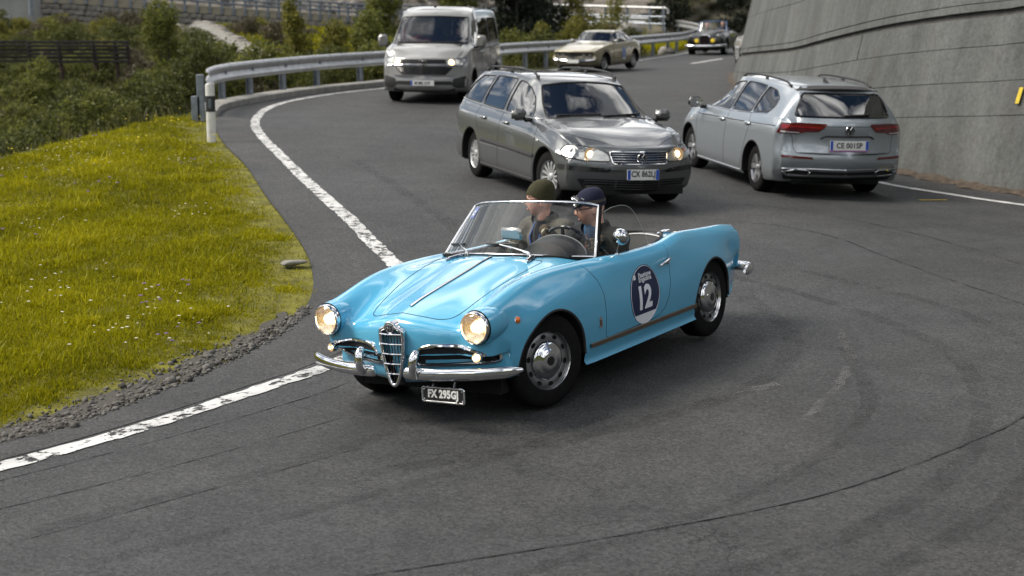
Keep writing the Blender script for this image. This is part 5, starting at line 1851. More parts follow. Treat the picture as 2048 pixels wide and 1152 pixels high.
    for s in (1, -1):
        knee = hip + Vector((.42, .12 * s, .05)); foot = hip + Vector((.74, .12 * s, -.08))
        limb(tr, [hip + Vector((.0, .09 * s, -.02)), knee, foot], [.10, .075, .06])
    blob('trousers', tr, vx * 2, mat('dark_trousers', (.015, .017, .022), rough=.9), P, 2)
    if hat_kind: hat(hat_kind, M, hatm, P, tip=pose.get('tip', .15), low=pose.get('low', .02), tilt=pose.get('tilt', .02))
    elif hairm:
        V, F = ball((-.012, 0, .028), (.104, .086, .108), n=24, m=16)
        V = [v for v in V]
        hb = MB().add([M @ Vector((v[0] - (.02 if v[2] < .02 else 0), v[1], max(v[2], -.03 if v[0] < .02 else .055))) for v in V], F)
        hb.build('hair', hairm, P)
    if detail:
        lp = MB().add(*ball((.094, 0, -.0625), (.006, .021, .0085), n=14, m=8))
        make('mouth', [M @ Vector(v) for v in lp.V], lp.F, LIPS, P)
        eb = MB()
        for s in (1, -1):
            eb.tube([M @ Vector((.094 - .01 * abs(q - .5), (.016 + .034 * q) * s, .032 + .004 * math.sin(q * 3))) for q in (0, .5, 1)], .0035, 5)
        eb.build('eyebrows', mat('brown_hair', (.05, .03, .02), rough=.8), P)
        for s in (1, -1):
            ey = MB().add(*ball((.0795, .032 * s, .010), (.0115, .0115, .009), n=12, m=8))
            make('eye', [M @ Vector(v) for v in ey.V], ey.F, mat('eye_white', (.6, .57, .54), rough=.25), P)
            ir = MB().add(*ball((.0885, .032 * s, .010), (.004, .0055, .0055), n=10, m=6))
            make('iris', [M @ Vector(v) for v in ir.V], ir.F, SPEC, P)
    if glasses: spectacles(M, P)
    return P, M, neck


def wool(name, color): return mat(name, color, rough=.95, noise=(60, .25), bump=(90, .5, .004))


KHAKI = mat('khaki_cloth', (.088, .080, .066), rough=.9, noise=(18, .25), bump=(40, .5, .004))
COATBLACK = mat('black_coat', (.0055, .006, .006), rough=.85, noise=(18, .3), bump=(40, .5, .004))
BLUESHIRT = mat('blue_sweater', (.018, .075, .16), rough=.8, noise=(16, .3), bump=(50, .4, .003))
INNERBLACK = mat('black_sweater', (.010, .011, .014), rough=.85, noise=(20, .3))
GLOVE = mat('brown_knit', (.085, .06, .035), rough=.95, noise=(40, .3), bump=(120, .6, .003))

# --- the driver
_sc = Vector(STEER_C)
_ux = Vector((math.cos(R(68)), 0, math.sin(R(68))))
def rim_pt(deg): return _sc + Vector((0, -1, 0)) * (.195 * math.sin(R(deg))) + _ux * (.195 * math.cos(R(deg)))
def rim_tan(deg): return Vector((0, -1, 0)) * math.cos(R(deg)) - _ux * math.sin(R(deg))
_n = Vector((-math.sin(R(68)), 0, math.cos(R(68))))
gr, gl = rim_pt(52), rim_pt(-75)
_o1 = ((gr - _sc).normalized() * .55 + _n * .9).normalized()
_o2 = ((gl - _sc).normalized() * .55 + _n * .9).normalized()
drv = dict(hip=(-.47, .35, .46), right=[(-.05, .10, .80), tuple(gr + _o1 * .085 + Vector((-.01, -.015, -.02))), gr, rim_tan(52), _o1, GLOVE],
           left=[(-.06, .52, .70), tuple(gl + _o2 * .08), gl, rim_tan(-75), _o2, GLOVE], tip=.142, low=.028, tilt=.030)
DRIVER, DM, DN = person(SPIDER, 'person', 'person in navy beanie with goggles and dark coat driving the light blue roadster', (-.085, .33, 1.105), R(-47), COATBLACK, BLUESHIRT,
                        wool('navy_wool', (.004, .006, .026)), drv, glasses=True, pitch=R(7))
# brown sleeve over the forearm, watch-like pale cuff
_e, _w = Vector(drv['right'][0]), Vector(drv['right'][1])
sl = MB(); limb(sl, [_e, _e.lerp(_w, .5), _w], [.058, .055, .043])
blob('sleeve', sl, .007, GLOVE, DRIVER, 2)
MB().tube([_w + (gr - _w) * .62 + Vector((0, 0, .012)), _w + (gr - _w) * .82 + Vector((0, 0, .012))], [.030, .028], 12).build('cuff', mat('pale_cuff', (.45, .42, .33), rough=.8), DRIVER)
# goggles pushed up on the hat
gg = empty('goggles'); gg.parent = DRIVER
for s in (1, -1):
    c = Vector((.100, .038 * s, .062))
    q = [DM @ (c + Vector((.012 - .018 * abs(math.cos(a)) * (1 if math.cos(a) * s > 0 else .2), .034 * math.cos(a), .029 * math.sin(a)))) for a in np.linspace(0, 2 * PI, 21)[:-1]]
    MB().tube(q, .0068, 8, True).build('goggle_rim', CHROME, gg)
    m_ = MB(); cc_ = DM @ (c + Vector((.008, 0, 0)))
    m_.add([cc_] + q, [(0, 1 + k, 1 + (k + 1) % 20) for k in range(20)])
    m_.build('goggle_lens', mat('goggle_glass', (.10, .085, .07), rough=.08, coat=.8), gg)
    q2 = [DM @ (c + Vector((-.004 - .018 * abs(math.cos(a)) * (1 if math.cos(a) * s > 0 else .2), .037 * math.cos(a), .032 * math.sin(a)))) for a in np.linspace(0, 2 * PI, 21)[:-1]]
    MB().tube(q2, .009, 8, True).build('goggle_cushion', LEATHER, gg)
    MB().box(tuple(DM @ Vector((.060, .092 * s, .085))), (.022, .006, .008), rot=(0, R(-30), R(-47))).build('strap_clip', mat('pale_clip', (.5, .5, .46), rough=.4), gg)
sp_ = [DM @ Vector((.113 * math.cos(a) - .004, .096 * math.sin(a), .056 - .014 * (1 - math.cos(a)) * .5)) for a in np.linspace(R(42), R(318), 40)]
V, F = [], []
for k, p in enumerate(sp_):
    V += [p + Vector((0, 0, .011)), p + Vector((0, 0, -.011))]
F = [(2 * k, 2 * k + 1, 2 * k + 3, 2 * k + 2) for k in range(len(sp_) - 1)]
make('goggle_strap', V, F, mat('brown_strap', (.055, .048, .04), rough=.6), gg)
MB().tube([DN + Vector((.115, .0, -.02)), DN + Vector((.13, -.012, -.12))], .004, 5).build('red_piping', mat('red_cloth', (.28, .02, .03), rough=.7), DRIVER)

# --- the passenger
pas = dict(hip=(-.52, -.31, .45), right=[(-.32, -.60, .66), (-.06, -.50, .60)], left=[(-.30, -.02, .68), (-.02, -.16, .60)], tip=.158, low=.018, tilt=.034)
PASSENGER, PM_, PN = person(SPIDER, 'person', 'person in olive beanie and khaki jacket in the passenger seat of the light blue roadster', (-.42, -.31, 1.115), R(-50), KHAKI, INNERBLACK,
                            wool('olive_wool', (.032, .030, .011)), pas, glasses=True, pitch=R(-4))
lan = MB()
for s in (1, -1): lan.tube([PN + Vector((.06, .05 * s, .0)), PN + Vector((.125, .045 * s - .02, -.1)), PN + Vector((.145, .012 * s - .03, -.26))], .006, 5)
lan.build('lanyard', mat('blue_ribbon', (.02, .08, .32), rough=.6), PASSENGER)
fl = MB().box((0, 0, 0), (.012, .12, .045), bev=.005).build('pocket_flap', KHAKI, PASSENGER)
fl.location = PN + Vector((.10, -.13, -.27)); fl.rotation_euler = (0, R(-8), R(-20))
MB().lathe([(.006, 0), (.005, .004), (0, .005)], 'X', tuple(PN + Vector((.118, -.10, -.27))), 10).build('button', SPEC, PASSENGER)
zp = MB().tube([PN + Vector((.082, -.018, .03)), PN + Vector((.125, -.03, -.10))], .0035, 5)
zp.build('zip', mat('zip_grey', (.10, .10, .10), metal=.6, rough=.4), PASSENGER)

# --- people in the cars behind
RED = mat('orange_red_jacket', (.50, .06, .03), rough=.8, noise=(14, .2))
DKBLUE = mat('dark_blue_shirt', (.03, .04, .07), rough=.8, noise=(14, .2))
PINK = mat('plum_shirt', (.16, .04, .09), rough=.8, noise=(14, .2))
BROWNHAIR = mat('brown_hair', (.05, .03, .02), rough=.8)
def sitter(car, label, x, y, z, jm, hands, hairm=BROWNHAIR, yaw=0.):
    pose = dict(hip=(x - .12, y, z - .62), **hands)
    return person(car, 'person', label, (x, y, z), yaw, jm, jm, None, pose, detail=False, hat_kind=None, opened=False, hairm=hairm)
sitter(VAN, 'person in orange red jacket with one arm raised in the front of the camper van', .62, -.42, 1.50, RED, dict(right=[(.78, -.72, 1.30), (.85, -.70, 1.56)], left=[(.78, -.15, 1.10), (1.0, -.25, 1.05)]))
sitter(VAN, 'person in dark top at the wheel of the camper van', .62, .45, 1.48, DKBLUE, dict(right=[(.80, .20, 1.10), (1.08, .30, 1.15)], left=[(.80, .72, 1.10), (1.08, .60, 1.15)]))
sitter(ESTATE, 'person in plum top at the wheel of the grey estate car', -.10, .36, 1.22, PINK, dict(right=[(.10, .10, .86), (.38, .22, .92)], left=[(.10, .62, .86), (.38, .50, .92)]))
sitter(SILVERCAR, 'person in dark clothes at the wheel of the silver estate car', -.18, .38, 1.24, DKBLUE, dict(right=[(.05, .12, .86), (.32, .24, .92)], left=[(.05, .62, .86), (.32, .52, .92)]))
sitter(COUPE, 'person at the wheel of the pale gold coupe', -.30, .33, 1.05, DKBLUE, dict(right=[(-.1, .10, .72), (.12, .22, .76)], left=[(-.1, .54, .72), (.12, .44, .76)]))
sitter(COUPE, 'person in pale top beside the driver of the gold coupe', -.32, -.33, 1.04, mat('pale_shirt', (.30, .28, .26), rough=.8), dict(right=[(-.12, -.55, .70), (.10, -.40, .62)], left=[(-.12, -.12, .70), (.10, -.26, .62)]))
sitter(TOURER, 'person driving the black vintage convertible', -.22, .33, 1.24, DKBLUE, dict(right=[(0, .12, .88), (.22, .24, .95)], left=[(0, .54, .88), (.22, .44, .95)]))
sitter(TOURER, 'person in the passenger seat of the black vintage convertible', -.25, -.33, 1.22, KHAKI, dict(right=[(0, -.55, .86), (.2, -.4, .80)], left=[(0, -.12, .86), (.2, -.26, .80)]))

# ================================================================== setting
def curve2(P, k=8):
    return [tuple(p[:2]) for p in crom([(a, b, 0) for a, b in P], k)]


# edge lines, verges and outer edge of the road, in metres from the camera's foot
LINE_L = curve2([(-16., -1.), (-9., 2.6), (-5.2, 5.6), (-2.94, 8.30), (-2.28, 9.16), (-1.62, 10.2), (-1.36, 10.61), (-1.02, 11.4), (-.88, 12.5), (-.98, 13.6), (-1.13, 14.29), (-1.45, 15.38), (-1.81, 16.65), (-2.29, 18.23), (-2.87, 20.27), (-3.49, 22.57),
                 (-4.15, 25.01), (-4.70, 27.53), (-4.93, 30.11), (-4.82, 32.02), (-4.49, 33.55), (-3.91, 35.36), (-3.17, 37.02), (-2.0, 39.6), (-.5, 43.2), (1.1, 47.0), (2.7, 51.0), (4.47, 55.14), (6.61, 61.56), (8.3, 68.), (9.6, 75.)])
LINE_R = curve2([(14.2, 7.6), (9.6, 13.9), (6.5, 18.75), (5.87, 19.87), (5.24, 21.1), (4.9, 22.6), (4.72, 25), (4.66, 28), (4.8, 31)])
GRASS = curve2([(-17., -.2), (-9.6, 3.4), (-5.5, 6.3), (-3.12, 8.81), (-2.78, 9.24), (-2.46, 9.91), (-2.19, 10.59), (-1.95, 11.33), (-1.80, 12.16), (-1.78, 13.08), (-1.89, 13.99), (-2.10, 15.03), (-2.55, 16.68), (-3.05, 18.45), (-3.80, 21.34), (-4.56, 23.87), (-5.25, 26.6), (-5.60, 28.6)])
OUTER = curve2([(-5.60, 28.6), (-5.75, 30.1), (-5.55, 31.5), (-5.05, 33.45), (-4.40, 35.4), (-3.2, 38.0), (-2.0, 40.8), (-.6, 44.2), (.75, 47.6), (2.2, 50.9), (3.9, 55.4), (6.1, 61.6), (7.8, 68.), (9.0, 75.)])
CREST = curve2([(-24, 4), (-15, 9), (-10.5, 14), (-8.3, 18), (-7.31, 21.38), (-7.05, 23.15), (-6.75, 24.91), (-6.5, 27.0), (-6.15, 28.9)])
WALLB = curve2([(17.5, 4.), (14.2, 9.), (9.9, 15.0), (6.84, 19.94), (6.3, 21.2), (5.82, 22.44), (5.42, 24.6), (5.3, 28), (5.55, 32), (5.72, 37), (6.30, 43), (7.75, 50), (10.6, 57), (15, 64)])

_EDGE = CREST + [(-6.05, 29.6)] + [(x - .35, y + .15) for x, y in OUTER[4:]] + [(10.5, 86)]
_LEFT = _EDGE + [(10.5, 400), (-400, 400), (-400, 4)]
_EA = np.array(_EDGE)


def dist_poly(X, Y, P):
    if len(P) > 60: P = list(P[::4]) + [P[-1]]
    X = np.asarray(X, float); Y = np.asarray(Y, float)
    best = np.full(X.shape, 1e9)
    for (ax, ay), (bx, by) in zip(P[:-1], P[1:]):
        dx, dy = bx - ax, by - ay
        t = np.clip(((X - ax) * dx + (Y - ay) * dy) / (dx * dx + dy * dy + 1e-12), 0, 1)
        best = np.minimum(best, np.hypot(X - ax - t * dx, Y - ay - t * dy))
    return best


def wav(x, y, s=1., seed=0.):
    x = x * s + seed; y = y * s - seed
    return (np.sin(x * 1.7 + 1.3 * np.sin(y * .9)) * np.sin(y * 1.3 + .7 * np.sin(x * 1.1)) + .5 * np.sin(x * 3.7 + y * 2.1) * np.sin(y * 4.3 - x)) / 1.5


def ground_z(X, Y):
    X = np.asarray(X, float); Y = np.asarray(Y, float)
    cx = np.clip(X, -30, 30); cy = np.clip(Y, -8, 78)
    z = rz(cx, cy)
    ins = inside(_LEFT, X, Y)
    d = np.where(ins, dist_poly(X, Y, _EDGE), 0)
    far = pchip([-50, 0, 20, 26, 31, 36, 41, 46, 51, 56, 62, 68, 74, 80, 90, 110], [-.5, -.5, -.6, -.8, -1.0, -.7, -.1, .40, .85, 1.22, 1.55, 1.70, 1.62, 1.45, 1.6, 3.], np.clip(Y, -50, 110))
    far = far + .10 * wav(X, Y, .5) + np.where(X < -10, .12 * smooth(-10, -16, X) * smooth(44, 60, Y), 0)
    z = np.where(ins, z + (far - z) * smooth(.2, 4.5, d), z)
    # the grass bank swells a little above the asphalt
    gi = inside(GRASS + CREST[::-1], X, Y)
    dg = np.where(gi, dist_poly(X, Y, GRASS), 0)
    z = z + np.where(gi, .10 * smooth(.25, 1.4, dg) * 1 + .03 * wav(X, Y, 2.1) * smooth(.2, .8, dg), 0)
    # hills all round
    rr = np.hypot(X, Y - 20)
    th = np.arctan2(Y - 20, X)
    hill = smooth(110, 520, rr) * (34 + 11 * np.sin(th * 3 + 1) + 6 * np.sin(th * 7) + 3 * np.sin(th * 15 + 2))
    z = z + hill + smooth(-13, -75, Y) * (24 + 5 * np.sin(X * .05)) + .8 * wav(X, Y, .12) * smooth(-14, -40, Y)
    # right hand hill held up by the wall
    dw = dist_poly(X, Y, WALLB)
    rw = inside(WALLB + [(60, 90), (90, 4)], X, Y)
    z = np.where(rw, z + 5.2 * smooth(.9, 1.6, dw) + .45 * np.maximum(0, dw - 2) * (dw < 80), z)
    return z


_HX = np.arange(-40, 22.01, .2); _HY = np.arange(2, 112.01, .2)
_HZ = None
_ground_exact = ground_z
def ground_z(X, Y):
    global _HZ
    X = np.asarray(X, float); Y = np.asarray(Y, float)
    if X.size and (X.min() < -40 or X.max() > 21.9 or Y.min() < 2 or Y.max() > 111.9): return _ground_exact(X, Y)
    if _HZ is None:
        a, b = np.meshgrid(_HX, _HY); _HZ = _ground_exact(a, b)
    i = np.clip(((X + 40) / .2).astype(int), 0, len(_HX) - 2); j = np.clip(((Y - 2) / .2).astype(int), 0, len(_HY) - 2)
    u = (X + 40) / .2 - i; v = (Y - 2) / .2 - j
    return (_HZ[j, i] * (1 - u) + _HZ[j, i + 1] * u) * (1 - v) + (_HZ[j + 1, i] * (1 - u) + _HZ[j + 1, i + 1] * u) * v


def grid_mesh(name, xs, ys, m, zf, kind='structure', drop=0.):
    X, Y = np.meshgrid(xs, ys)
    Z = zf(X, Y) - drop
    nx, ny = len(xs), len(ys)
    V = np.stack([X, Y, Z], -1).reshape(-1, 3)
    i, j = np.meshgrid(np.arange(nx - 1), np.arange(ny - 1))
    a = (j * nx + i).ravel()
    F = np.stack([a, a + 1, a + nx + 1, a + nx], 1)
    o = make(name, V, F, m, None, True, 0)
    o['kind'] = kind
    return o


def soil_mat():
    m, n, l, b = nodes('soil_and_turf')
    tcn = n.new('ShaderNodeTexCoord')
    t = n.new('ShaderNodeTexNoise'); t.inputs['Scale'].default_value = .8; t.inputs['Detail'].default_value = 9; t.inputs['Roughness'].default_value = .7
    l.new(tcn.outputs['Object'], t.inputs['Vector'])
    r = n.new('ShaderNodeValToRGB')
    e = r.color_ramp.elements
    e[0].position = .30; e[0].color = (.022, .026, .010, 1); e[1].position = .72; e[1].color = (.075, .068, .030, 1)
    q = r.color_ramp.elements.new(.5); q.color = (.045, .050, .014, 1)
    l.new(t.outputs['Fac'], r.inputs[0]); l.new(r.outputs[0], b.inputs['Base Color'])
    setp(b, rough=.95, spec=.1)
    t2 = n.new('ShaderNodeTexNoise'); t2.inputs['Scale'].default_value = 14; t2.inputs['Detail'].default_value = 6
    l.new(tcn.outputs['Object'], t2.inputs['Vector'])
    bp = n.new('ShaderNodeBump'); bp.inputs['Strength'].default_value = .7; bp.inputs['Distance'].default_value = .05
    l.new(t2.outputs['Fac'], bp.inputs['Height']); l.new(bp.outputs[0], b.inputs['Normal'])
    return m


def asphalt_mat(name, c0, c1, warm):
    m, n, l, b = nodes(name)
    tcn = n.new('ShaderNodeTexCoord')
    def noise(sc, det=5, ro=.6):
        t = n.new('ShaderNodeTexNoise'); t.inputs['Scale'].default_value = sc; t.inputs['Detail'].default_value = det; t.inputs['Roughness'].default_value = ro
        l.new(tcn.outputs['Object'], t.inputs['Vector'])
        return t.outputs['Fac']
    def ramp(src, a, b_, ca, cb):
        r = n.new('ShaderNodeValToRGB')
        r.color_ramp.elements[0].position = a; r.color_ramp.elements[0].color = (*ca, 1)
        r.color_ramp.elements[1].position = b_; r.color_ramp.elements[1].color = (*cb, 1)
        l.new(src, r.inputs[0]); return r.outputs[0]
    def mul(a, b_, f=1.):
        x = n.new('ShaderNodeMix'); x.data_type = 'RGBA'; x.blend_type = 'MULTIPLY'; x.inputs['Factor'].default_value = f
        l.new(a, x.inputs['A']); l.new(b_, x.inputs['B']); return x.outputs['Result']
    base = ramp(noise(.35, 6), .32, .68, c0, c1)
    tint = ramp(noise(.16, 3), .40, .66, (1, 1, 1), warm)
    patch = ramp(noise(1.7, 7, .7), .30, .70, (.70, .70, .71), (1.24, 1.23, 1.21))
    agg = n.new('ShaderNodeTexVoronoi'); agg.inputs['Scale'].default_value = 75
    l.new(tcn.outputs['Object'], agg.inputs['Vector'])
    sepc = n.new('ShaderNodeSeparateColor'); l.new(agg.outputs['Color'], sepc.inputs[0])
    stone = ramp(sepc.outputs[0], .0, 1., (.50, .50, .51), (1.62, 1.61, 1.58))
    spk = ramp(noise(160, 3, .7), .35, .72, (.72, .72, .72), (1.35, 1.34, 1.32))
    col = mul(mul(mul(mul(base, tint), patch), stone, .85), spk, .9)
    # hairline cracks
    v = n.new('ShaderNodeTexVoronoi'); v.feature = 'DISTANCE_TO_EDGE'; v.inputs['Scale'].default_value = .55
    wv = n.new('ShaderNodeVectorMath'); wv.operation = 'ADD'
    nt_ = n.new('ShaderNodeTexNoise'); nt_.inputs['Scale'].default_value = 2.2; nt_.inputs['Detail'].default_value = 5
    l.new(tcn.outputs['Object'], nt_.inputs['Vector'])
    l.new(tcn.outputs['Object'], wv.inputs[0]); l.new(nt_.outputs['Color'], wv.inputs[1]); l.new(wv.outputs[0], v.inputs['Vector'])
    ck = ramp(v.outputs['Distance'], .0, .006, (.25, .25, .25), (1, 1, 1))
    msk = ramp(noise(.22, 2), .50, .60, (1, 1, 1), (0, 0, 0))
    mk = n.new('ShaderNodeMix'); mk.data_type = 'RGBA'
    l.new(msk, mk.inputs['Factor']); l.new(ck, mk.inputs['A']); mk.inputs['B'].default_value = (1, 1, 1, 1)
    col = mul(col, mk.outputs['Result'])
    l.new(col, b.inputs['Base Color'])
    setp(b, spec=.35)
    rr = n.new('ShaderNodeMapRange'); rr.inputs['To Min'].default_value = .62; rr.inputs['To Max'].default_value = .92
    l.new(sepc.outputs[1], rr.inputs['Value']); l.new(rr.outputs[0], b.inputs['Roughness'])
    bp = n.new('ShaderNodeBump'); bp.inputs['Strength'].default_value = .55; bp.inputs['Distance'].default_value = .004
    l.new(agg.outputs['Distance'], bp.inputs['Height']); l.new(bp.outputs[0], b.inputs['Normal'])
    return m


def sheet(name, poly, m, h, step=.5, kind='structure', zf=None):
    """a thin sheet laid on the road plane inside poly"""
    poly = resample(poly, step)
    n = len(poly)
    xs = [p[0] for p in poly]; ys = [p[1] for p in poly]
    X, Y = np.meshgrid(np.arange(min(xs), max(xs), step), np.arange(min(ys), max(ys), step))
    ok = inside(poly, X, Y)
    X, Y = X[ok], Y[ok]
    if len(X):
        d = dist_poly(X, Y, poly + [poly[0]])
        X, Y = X[d > step * .4], Y[d > step * .4]
    P = [Vector(p) for p in poly] + [Vector((x, y)) for x, y in zip(X, Y)]
    r = delaunay_2d_cdt(P, [(k, (k + 1) % n) for k in range(n)], [], 1, 1e-6)
    A = np.array([(p[0], p[1]) for p in r[0]])
    Z = (zf or rz)(A[:, 0], A[:, 1]) + h
    F = [tuple(f) for f in r[2]]
    a = A[list(F[0])]
    if (a[1, 0] - a[0, 0]) * (a[2, 1] - a[0, 1]) - (a[1, 1] - a[0, 1]) * (a[2, 0] - a[0, 0]) < 0: F = [f[::-1] for f in F]
    o = make(name, np.column_stack([A, Z]).tolist(), F, m, None, True, 0)
    if kind: o['kind'] = kind
    return o


def ribbon(name, P, w, m, h, jag=.0, kind='structure', zf=None, seed=1):
    P = resample(P, .12, False)
    rg = random.Random(seed)
    V = []
    for i, p in enumerate(P):
        a = P[max(i - 1, 0)]; b = P[min(i + 1, len(P) - 1)]
        t = Vector((b[0] - a[0], b[1] - a[1])).normalized()
        n = Vector((-t.y, t.x))
        ww = w(i / (len(P) - 1)) if callable(w) else w
        for s in (-1, -.33, .33, 1):
            q = Vector(p) + n * (s * (ww / 2 + (rg.uniform(-jag, jag) if abs(s) == 1 else 0)))
            V.append((q.x, q.y))
    A = np.array(V)
    Z = (zf or rz)(A[:, 0], A[:, 1]) + h
    F = [(4 * i + j, 4 * i + 4 + j, 4 * i + 5 + j, 4 * i + 1 + j)[::-1] for i in range(len(P) - 1) for j in range(3)]
    o = make(name, np.column_stack([A, Z]).tolist(), F, m, None, True, 0)
    if kind: o['kind'] = kind
    return o


# ---- ground, road
gx = np.unique(np.concatenate([np.arange(-30, 30.1, .75), np.linspace(-900, -30, 40), np.linspace(30, 900, 40)]))
gy = np.unique(np.concatenate([np.arange(-8, 96.1, .75), np.linspace(-900, -8, 40), np.linspace(96, 1200, 45)]))
ROADP = GRASS + OUTER[1:] + [(13.5, 73), (11.5, 65), (9.6, 57)] + [(x + .03, y) for x, y in WALLB[::-1] if y < 56] + [(16, -14), (-22, -14)]
def ground_low(X, Y):
    z = ground_z(X, Y)
    ins = inside(ROADP, X, Y)
    d = dist_poly(X, Y, ROADP + [ROADP[0]])
    gi = inside(GRASS + CREST[::-1], X, Y)
    return z - np.where(ins, .12 * smooth(0, .9, d), 0) - np.where(ins, 0, .03) - np.where(gi, .12, 0)
grid_mesh('ground', gx, gy, soil_mat(), ground_low)
fx = np.arange(-9, -1, .14); fy = np.arange(5.5, 30.5, .14)
ASPH = asphalt_mat('asphalt', (.0300, .0322, .0352), (.0450, .0477, .0508), (1.05, .99, .94))
sheet('road', ROADP, ASPH, 0., .45)
ASPH2 = asphalt_mat('old_asphalt', (.031, .0325, .035), (.050, .0515, .053), (1.05, .99, .94))
vg = [p for p in GRASS if 5 < p[1] < 29]; vl = [p for p in LINE_L if 5 < p[1] < 29]
sheet('road_verge', [(x + .02, y) for x, y in vg] + [(x - .16, y) for x, y in vl[::-1]], ASPH2, .004, .4)

# worn line paint: chips show the asphalt below
def line_paint(name, wear, col=(.62, .62, .61)):
    m, n, l, b = nodes(name)
    setp(b, color=col, rough=.6)
    tcn = n.new('ShaderNodeTexCoord')
    t = n.new('ShaderNodeTexNoise'); t.inputs['Scale'].default_value = 9; t.inputs['Detail'].default_value = 9; t.inputs['Roughness'].default_value = .72
    l.new(tcn.outputs['Object'], t.inputs['Vector'])
    r = n.new('ShaderNodeValToRGB'); r.color_ramp.interpolation = 'LINEAR'
    r.color_ramp.elements[0].position = wear - .03; r.color_ramp.elements[1].position = wear + .03
    l.new(t.outputs['Fac'], r.inputs[0])
    t2 = n.new('ShaderNodeTexNoise'); t2.inputs['Scale'].default_value = 3; t2.inputs['Detail'].default_value = 6
    l.new(tcn.outputs['Object'], t2.inputs['Vector'])
    r2 = n.new('ShaderNodeValToRGB')
    r2.color_ramp.elements[0].position = .3; r2.color_ramp.elements[0].color = (*[c * .62 for c in col], 1)
    r2.color_ramp.elements[1].position = .65; r2.color_ramp.elements[1].color = (*col, 1)
    l.new(t2.outputs['Fac'], r2.inputs[0]); l.new(r2.outputs[0], b.inputs['Base Color'])
    tr = n.new('ShaderNodeBsdfTransparent'); ms = n.new('ShaderNodeMixShader')
    l.new(r.outputs[0], ms.inputs[0]); l.new(tr.outputs[0], ms.inputs[1]); l.new(b.outputs[0], ms.inputs[2])
    l.new(ms.outputs[0], n['Material Output'].inputs[0])
    return m
PAINTL = line_paint('worn_line_paint', .455)
PAINT2 = line_paint('line_paint', .33)
ribbon('edge_line', [p for p in LINE_L if p[1] > -1], .162, PAINTL, .0065, .012)
ribbon('edge_line', LINE_R, .13, PAINT2, .008, .008)
ribbon('lane_dash', [(6.25, 52.8), (7.95, 57.3)], .15, PAINT2, .008)
YELLOW = mat('yellow_paint', (.62, .45, .02), rough=.6, noise=(20, .2))
ribbon('yellow_mark', [(5.24, 19.20), (5.62, 19.27)], .05, YELLOW, .008)

# tar seams, tyre marks and scuffs on the asphalt
def mark_mat(name, col, lo, hi, amt, rough=.7):
    m, n, l, b = nodes(name)
    setp(b, color=col, rough=rough)
    tcn = n.new('ShaderNodeTexCoord')
    t = n.new('ShaderNodeTexNoise'); t.inputs['Scale'].default_value = 5; t.inputs['Detail'].default_value = 7; t.inputs['Roughness'].default_value = .7
    l.new(tcn.outputs['Object'], t.inputs['Vector'])
    r = n.new('ShaderNodeMapRange'); r.inputs['From Min'].default_value = lo; r.inputs['From Max'].default_value = hi; r.inputs['To Max'].default_value = amt
    l.new(t.outputs['Fac'], r.inputs['Value'])
    tr = n.new('ShaderNodeBsdfTransparent'); ms = n.new('ShaderNodeMixShader')
    l.new(r.outputs[0], ms.inputs[0]); l.new(tr.outputs[0], ms.inputs[1]); l.new(b.outputs[0], ms.inputs[2])
    l.new(ms.outputs[0], n['Material Output'].inputs[0])
    return m
TAR = mark_mat('tar_seam', (.010, .010, .011), .36, .56, .95, .5)
SKID = mark_mat('tyre_rubber_mark', (.016, .016, .017), .38, .72, .36)
SCUFF = mark_mat('pale_scuff', (.16, .155, .15), .42, .70, .50)
seams = [([(-1.6, 6.15), (-.06, 6.67), (.67, 6.94), (1.47, 7.31), (2.08, 7.75), (2.64, 8.26), (3.09, 8.75), (3.9, 10.0)], .022),
         ([(1.03, 17.35), (1.9, 17.0), (2.97, 16.46), (3.45, 15.6), (3.61, 14.76), (3.93, 13.24), (4.2, 12.08), (4.4, 10.5)], .018),
         ([(2.3, 18.6), (3.5, 17.7), (4.3, 16.2), (4.75, 14.6), (5.0, 13)], .014),
         ([(-3.3, 7.6), (-2.2, 8.75), (-1.4, 9.75), (-1.0, 10.4)], .014),
         ([(-3.2, 7.1), (-2.0, 8.2), (-1.1, 9.2)], .012), ([(-3.0, 6.5), (-1.9, 7.55), (-.9, 8.5)], .010),
         ([(-4.75, 27.0), (-3.2, 27.1), (-1.6, 27.5)], .020), ([(-5.4, 27.3), (-4.6, 27.0)], .03),
         ([(-1.5, 25.4), (-.9, 26.6), (.2, 27.3)], .018), ([(-.8, 28.6), (.6, 29.4)], .016), ([(-2.4, 24.2), (-2.0, 26.6), (-2.2, 28)], .014)]
for k, (P, w) in enumerate(seams): ribbon('tar_seam', curve2(P, 6), w, TAR, .006, .004, seed=k)
skids = [([(.2, 5.9), (1.7, 6.9), (2.7, 8.4), (3.1, 10.4), (2.6, 12.4), (1.6, 14.2)], .13), ([(1.2, 5.9), (2.6, 7.4), (3.6, 9.6), (3.6, 11.8), (2.7, 13.8)], .12), ([(-.8, 8.0), (.5, 8.6), (1.6, 9.6), (2.1, 11.0), (2.0, 12.6)], .15),
         ([(-2.4, 7.2), (-1.0, 8.5), (-.2, 9.9), (.1, 11.2)], .12), ([(-2.0, 6.7), (-.4, 7.9), (.6, 9.0)], .10), ([(0, 6.4), (1.4, 7.6), (2.2, 9.0), (2.4, 10.6)], .10), ([(-.4, 13), (-.5, 15.5), (-1.3, 18.5), (-2.3, 22)], .16), ([(1.2, 13.2), (1.0, 15.6), (.2, 18.6)], .15)]
for k, (P, w) in enumerate(skids): ribbon('tyre_mark', curve2(P, 8), w, SKID, .005, .01, seed=20 + k)
ribbon('scuff', curve2([(1.72, 8.65), (2.05, 9.35), (2.36, 10.2), (2.5, 11.2)], 8), .06, SCUFF, .005, .02, seed=40)
ribbon('scuff', curve2([(1.45, 9.3), (1.6, 9.5), (1.75, 9.6)], 5), .10, SCUFF, .0055, .03, seed=41)
